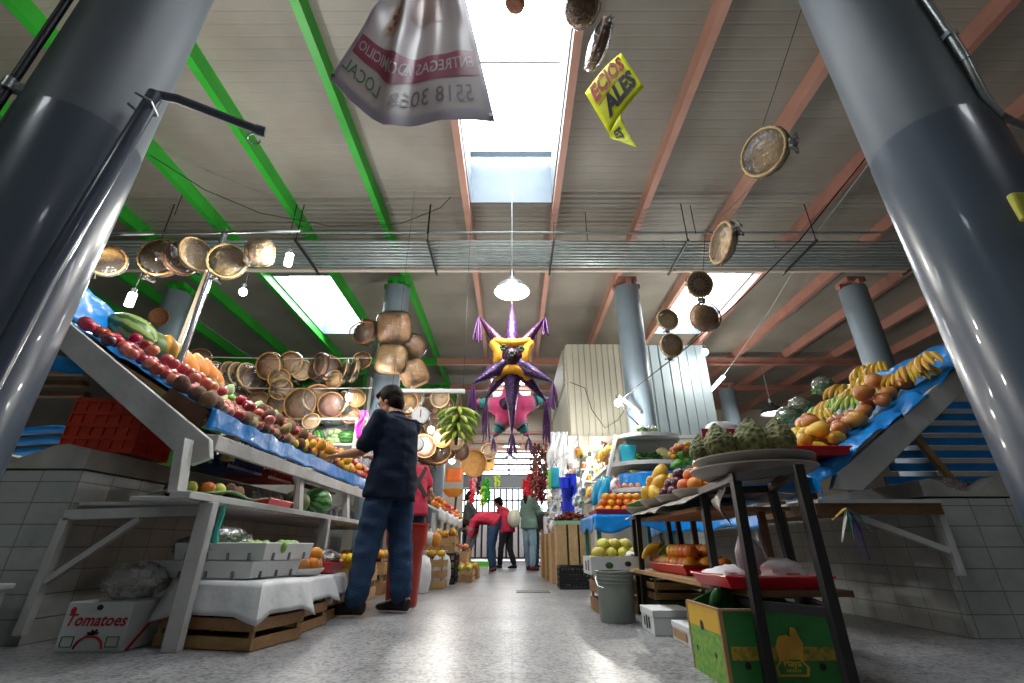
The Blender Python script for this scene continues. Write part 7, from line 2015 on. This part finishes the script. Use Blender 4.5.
drape('plastic_cloth', 'white plastic cloth over the third crate beside the legs of the man', -.25, .25, -.17, .17, .27, .13, .05, 5, (-1.46, 3.53, 0))
b = MB(); b.box((-1.46, 3.53, .22), (.46, .30, .09), rz(.05)); tag(b.build('carton', M['card'], loc=(-1.38, 3.43, .175)), 'carton beneath the third white plastic cloth', 'box')
def foamtray(c, s, yaw, label):
    o = thing('foam_tray', label, 'tray', c); L, W, Hh = s; R = rz(yaw); c = V(c)
    b = MB()
    def ring(w, l, z): return [c + R @ V((sx * l / 2, sy * w / 2, z)) for sx, sy in ((-1, -1), (1, -1), (1, 1), (-1, 1))]
    O0, O1, I1, I0 = ring(W * .95, L * .96, 0), ring(W, L, Hh), ring(W - .03, L - .03, Hh), ring(W - .05, L - .05, .015)
    b.add(O0 + O1 + I1 + I0, [(3, 2, 1, 0), (12, 13, 14, 15)] + [(a + i, a + (i + 1) % 4, a + 4 + (i + 1) % 4, a + 4 + i) for a in (0, 4, 8) for i in range(4)])
    b.build('shell', M['whitefoam'], o, smooth=False, bev=.005)
    for k in range(4):
        x = -L / 2 + L * (k + .7) / 4.4; MB().box(c + R @ V((x, -W / 2 * .985, Hh * .22)), (.010, .012, Hh * .42), R).build('drain_notch', mat('grey foam notch', '#77797a', .8), o)
    for k in range(3):
        y = -W / 2 + W * (k + .6) / 3.2; MB().box(c + R @ V((L / 2 * .985, y, Hh * .22)), (.012, .010, Hh * .42), R).build('drain_notch', MATS['grey foam notch'], o)
    return o
foamtray((-1.62, 2.84, .292), (.70, .40, .08), -.2, 'lower white foam tray on the draped pallet crate at left')
foamtray((-1.50, 2.83, .376), (.56, .42, .085), -.2, 'upper white foam tray holding greens at left')
random.seed(12)
for k in range(9): put('lettuce' if k % 3 == 0 else 'lime', (-1.60 + (k % 3) * .17, 2.72 + (k // 3) * .08, .44), 'green vegetable in the upper white foam tray', 'greens in the upper foam tray', None, .75 if k % 3 == 0 else 1.0)
crumple(V((-1.60, 2.86, .47)), (.10, .08, .05), 'clear plastic bag in the upper foam tray', 11, 'bagfilm', 'plastic_bag', 'bag')
b = MB(); q = at(222, 515, Y=2.5); b.tube([q + V((0, 0, .05)), q, q + V((-.01, 0, -.08)), q + V((.0, 0, -.13))], [.008, .014, .012, .018], 7); tag(b.build('twine_knot', mat('teal twine', '#1f9a8a', .6), loc=q), 'teal twine knotted at the top of the near shelf leg', 'twine')
# plate of oranges and red box next to the man
platter((-1.30, 3.14, .285), .13, 'white foam plate of orange fruit on the second cloth at left', 'whitefoam')
for k in range(7): put('redmango' if k % 2 else 'orange', (-1.30 + .075 * math.cos(k), 3.14 + .075 * math.sin(k), .345 if k else .40), 'orange red fruit on the white foam plate at left', 'fruit on the foam plate', None, 1.0)
tray('tray', 'red tray of bagged fruit on the third cloth beside the man', -1.68, -1.22, 3.42, 3.70, .28, .06)
crumple(V((-1.36, 3.56, .36)), (.15, .12, .07), 'clear bag of dark fruit in the red tray beside the man', 13, 'bagfilm', 'plastic_bag', 'bag')
for k in range(8): put('plum', (-1.60 + .08 * (k % 4), 3.50 + .09 * (k // 4), .325), 'dark plum in the red tray beside the man', 'plums in the red tray', None, 1.0)
# tomatoes carton
tb = thing('printed_carton', 'white carton printed with red tomato lettering on the floor at the left wall', 'box', (-1.95, 2.55, 0))
TX0_, TX1_, TYF, TYB, TZ_ = -2.11, -1.80, 2.49, 2.72, .20
b = MB(); b.bx(TX0_, TX1_, TYF, TYB, 0, TZ_); b.build('case', M['whitecard'], tb, bev=.004)
b = MB(); b.text('Tomatoes', lambda x, y: V((-1.955 + x, TYF - .002, .125 + y)), .07, bold=.0016, shear=.25); b.build('lettering', M['red'], tb)
b = MB(); b.tube([V((-1.955 + .065 * math.cos(a), TYF - .002, .012 + .05 * math.sin(a))) for a in [PI * k / 14 for k in range(15)]], .005, 6); b.build('tomato_drawing', M['red'], tb); b = MB(); b.ell((-2.075, TYF - .001, .165), (.014, .002, .016), None, 10, 6); b.build('tomato_mark', M['red'], tb)
b = MB()
for k in range(5): b.bar(V((-1.955, TYF - .002, .068)), V((-1.955 + .03 * math.cos(PI * k / 4), TYF - .002, .068 + .022 * math.sin(PI * k / 4 + .4))), .008, .003, (0, 1, 0))
b.ell((-1.955, TYF - .001, .178), (.016, .002, .012), None, 10, 6); b.build('leaf_drawing', M['black'], tb)
b = MB()
for x in (-2.06, -1.85): 
    for p, q in (((-.028, .02), (.028, .02)), ((.028, .02), (.028, .06)), ((.028, .06), (-.028, .06)), ((-.028, .06), (-.028, .02))): b.bar(V((x + p[0], TYF - .002, p[1])), V((x + q[0], TYF - .002, q[1])), .003, .003, (0, 1, 0))
b.build('print_frame', M['greencard'], tb)
b = MB(); b.bar((TX1_ + .002, TYF + .03, .0), (TX1_ + .002, TYF + .20, .15), .014, .004, (1, 0, 0)); b.build('side_print', M['red'], tb)
crumple(V((-1.93, 2.64, .28)), (.17, .10, .085), 'big clear plastic bag lying on the printed tomato carton', 15, 'bagfilm', 'plastic_bag', 'bag')
crumple(V((-1.80, 2.86, .44)), (.12, .10, .06), 'clear plastic bag on the lower foam tray end', 18, 'bagfilm', 'plastic_bag', 'bag')
# white crate corner at the left image edge
q = at(10, 590, Y=2.5)
o = thing('white_tub', 'corner of a white plastic tub at the far left edge near the floor', 'tub', (q.x - .13, 2.4, 0))
b = MB(); b.bx(q.x - .30, q.x - .01, 2.3, 2.5, 0.0, q.z); b.build('tub', M['whiteplastic'], o, bev=.008); b = MB(); b.bx(q.x - .31, q.x + .012, 2.29, 2.51, q.z + .001, q.z + .03); b.build('rim', M['whiteplastic'], o, bev=.006)
# crates on the counter beneath the slope
plasticcrate('tilted bright red plastic crate on the left counter under the sloping board', (-2.56, 2.98, .965), (.42, .36, .33), 'redcrate', .12, .0, rows=4, cols=6, solid=True)
plasticcrate('dark blue plastic crate on the left counter behind the red one', (-2.26, 3.62, .97), (.38, .5, .22), 'bluecrate', 0, rows=4)
plasticcrate('red plastic crate behind the dark blue one on the left counter', (-2.26, 4.2, .97), (.38, .45, .22), 'redcrate', 0, rows=4)
# melons on the lower left shelf
b = MB(); b.grid(lambda s, t: V((lerp(-1.95, -1.60, s), lerp(2.55, 3.15, t), .70 + .012 * math.sin(s * 5 + t * 9) + .02 * s)), 8, 14); tag(b.build('green_cloth', mat('pale green plastic', '#9fc49a', .5, col2='#7fa87a', scale=5), loc=(-1.8, 2.9, .7), solid=.004), 'pale green plastic sheet on the lower left shelf under the mangos', 'plastic sheet')
random.seed(19)
for k in range(12): put(('sapote', 'potato', 'orange', 'guava')[(k * 7) % 4], (-1.90 + .10 * (k % 3), 2.66 + .10 * (k // 3), .74), 'dull fruit on the pale green sheet of the lower left shelf', 'fruit on the green sheet', None, .85)
tray('tray', 'red tray on the lower left shelf beyond the green sheet', -1.95, -1.64, 3.25, 3.6, .69, .05)
put('watermelondark', (-1.76, 4.35, .81), 'dark watermelon lying on the lower left shelf', None, Euler((0, .1, 1.3)), 1.0)
put('melon', (-1.8, 4.02, .785), 'dull green melon before the watermelon on the lower left shelf', None, Euler((0, .1, 1.2)), .9)
random.seed(23)
for k in range(26):
    i = k % 8; y = 3.9 + (k // 2) * .2
    c = dup(PK[(1, 4, 1, 3, 1, 0, 5, 4)[i]], V((-2.08 - .12 * (k % 2), y, .70 + .08)), Euler((0, 0, U(-1.9, -1.1))), 1.0, 'bright printed packet at the back of the lower left shelf', 'packets on the lower left shelf'); c['category'] = 'packet'
slatbox('wooden_crate', 'wooden crate of lemons standing on the floor beneath the left shelf', (-1.55, 4.7, 0), (.5, .46, .30), 0, 'palewood', 2)
for k in range(20): put('lemon', (-1.74 + (k % 5) * .09, 4.55 + (k // 5) * .1, .31 + .03 * (k % 2)), 'lemon in the crate beneath the left shelf', 'lemons beneath the left shelf', None, 1.05)
slatbox('wooden_crate', 'wooden crate of limes beneath the left shelf, farther along', (-1.55, 5.4, 0), (.5, .46, .36), 0, 'crate', 2)
for k in range(20): put('lime' if k % 2 else 'orange', (-1.74 + (k % 5) * .09, 5.25 + (k // 5) * .1, .37), 'citrus fruit in the farther crate beneath the left shelf', 'citrus beneath the left shelf', None, 1.1)
# scraps on the right counter
crumple(V((2.72, 2.98, .79)), (.14, .05, .05), 'crumpled clear plastic on the broken ledge of the right counter', 21, 'bagfilm', 'plastic_bag', 'bag')
crumple(V((3.0, 3.02, .77)), (.12, .06, .05), 'tangle of reddish net on the right counter', 25, 'redtray', 'net_bag', 'net')
# ------------------------------------------------------------------ camera, light, exposure
cam = bpy.data.cameras.new('camera'); co = bpy.data.objects.new('camera', cam); COL.objects.link(co)
cam.sensor_width = 36.0; cam.lens = 36.0 * FPX / 1024.0; cam.clip_start = .02; cam.clip_end = 200
co.location = EYE; co.rotation_euler = (math.radians(90) + PITCH, 0, 0)
sc = bpy.context.scene
sc.camera = co
w = bpy.data.worlds.new('overcast sky'); sc.world = w; w.use_nodes = True
bg = w.node_tree.nodes['Background']; bg.inputs[0].default_value = (.86, .93, 1, 1); bg.inputs[1].default_value = 5.0
sc.view_settings.view_transform = 'Standard'; sc.view_settings.look = 'None'; sc.view_settings.gamma = 1.0
sc.view_settings.use_curve_mapping = False
sc.view_settings.exposure = 0.0
def lamp(name, loc, power, size=.05, col=(1, .97, .9)):
    l = bpy.data.lights.new(name, 'POINT'); l.energy = power; l.shadow_soft_size = size; l.color = col
    o = bpy.data.objects.new(name, l); COL.objects.link(o); o.location = loc
    return o
for k in list(F):
    retire(F[k][0])
for i, (p, e) in enumerate(LAMPS):
    lamp('lamp_light', p, e * (2.2 if p.y < 7 else 3.2))

sc.cycles.max_bounces = 8; sc.cycles.diffuse_bounces = 4; sc.cycles.glossy_bounces = 3; sc.cycles.transmission_bounces = 4
sc.cycles.transparent_max_bounces = 10; sc.cycles.caustics_reflective = False; sc.cycles.caustics_refractive = False
sc.cycles.sample_clamp_indirect = 6.0
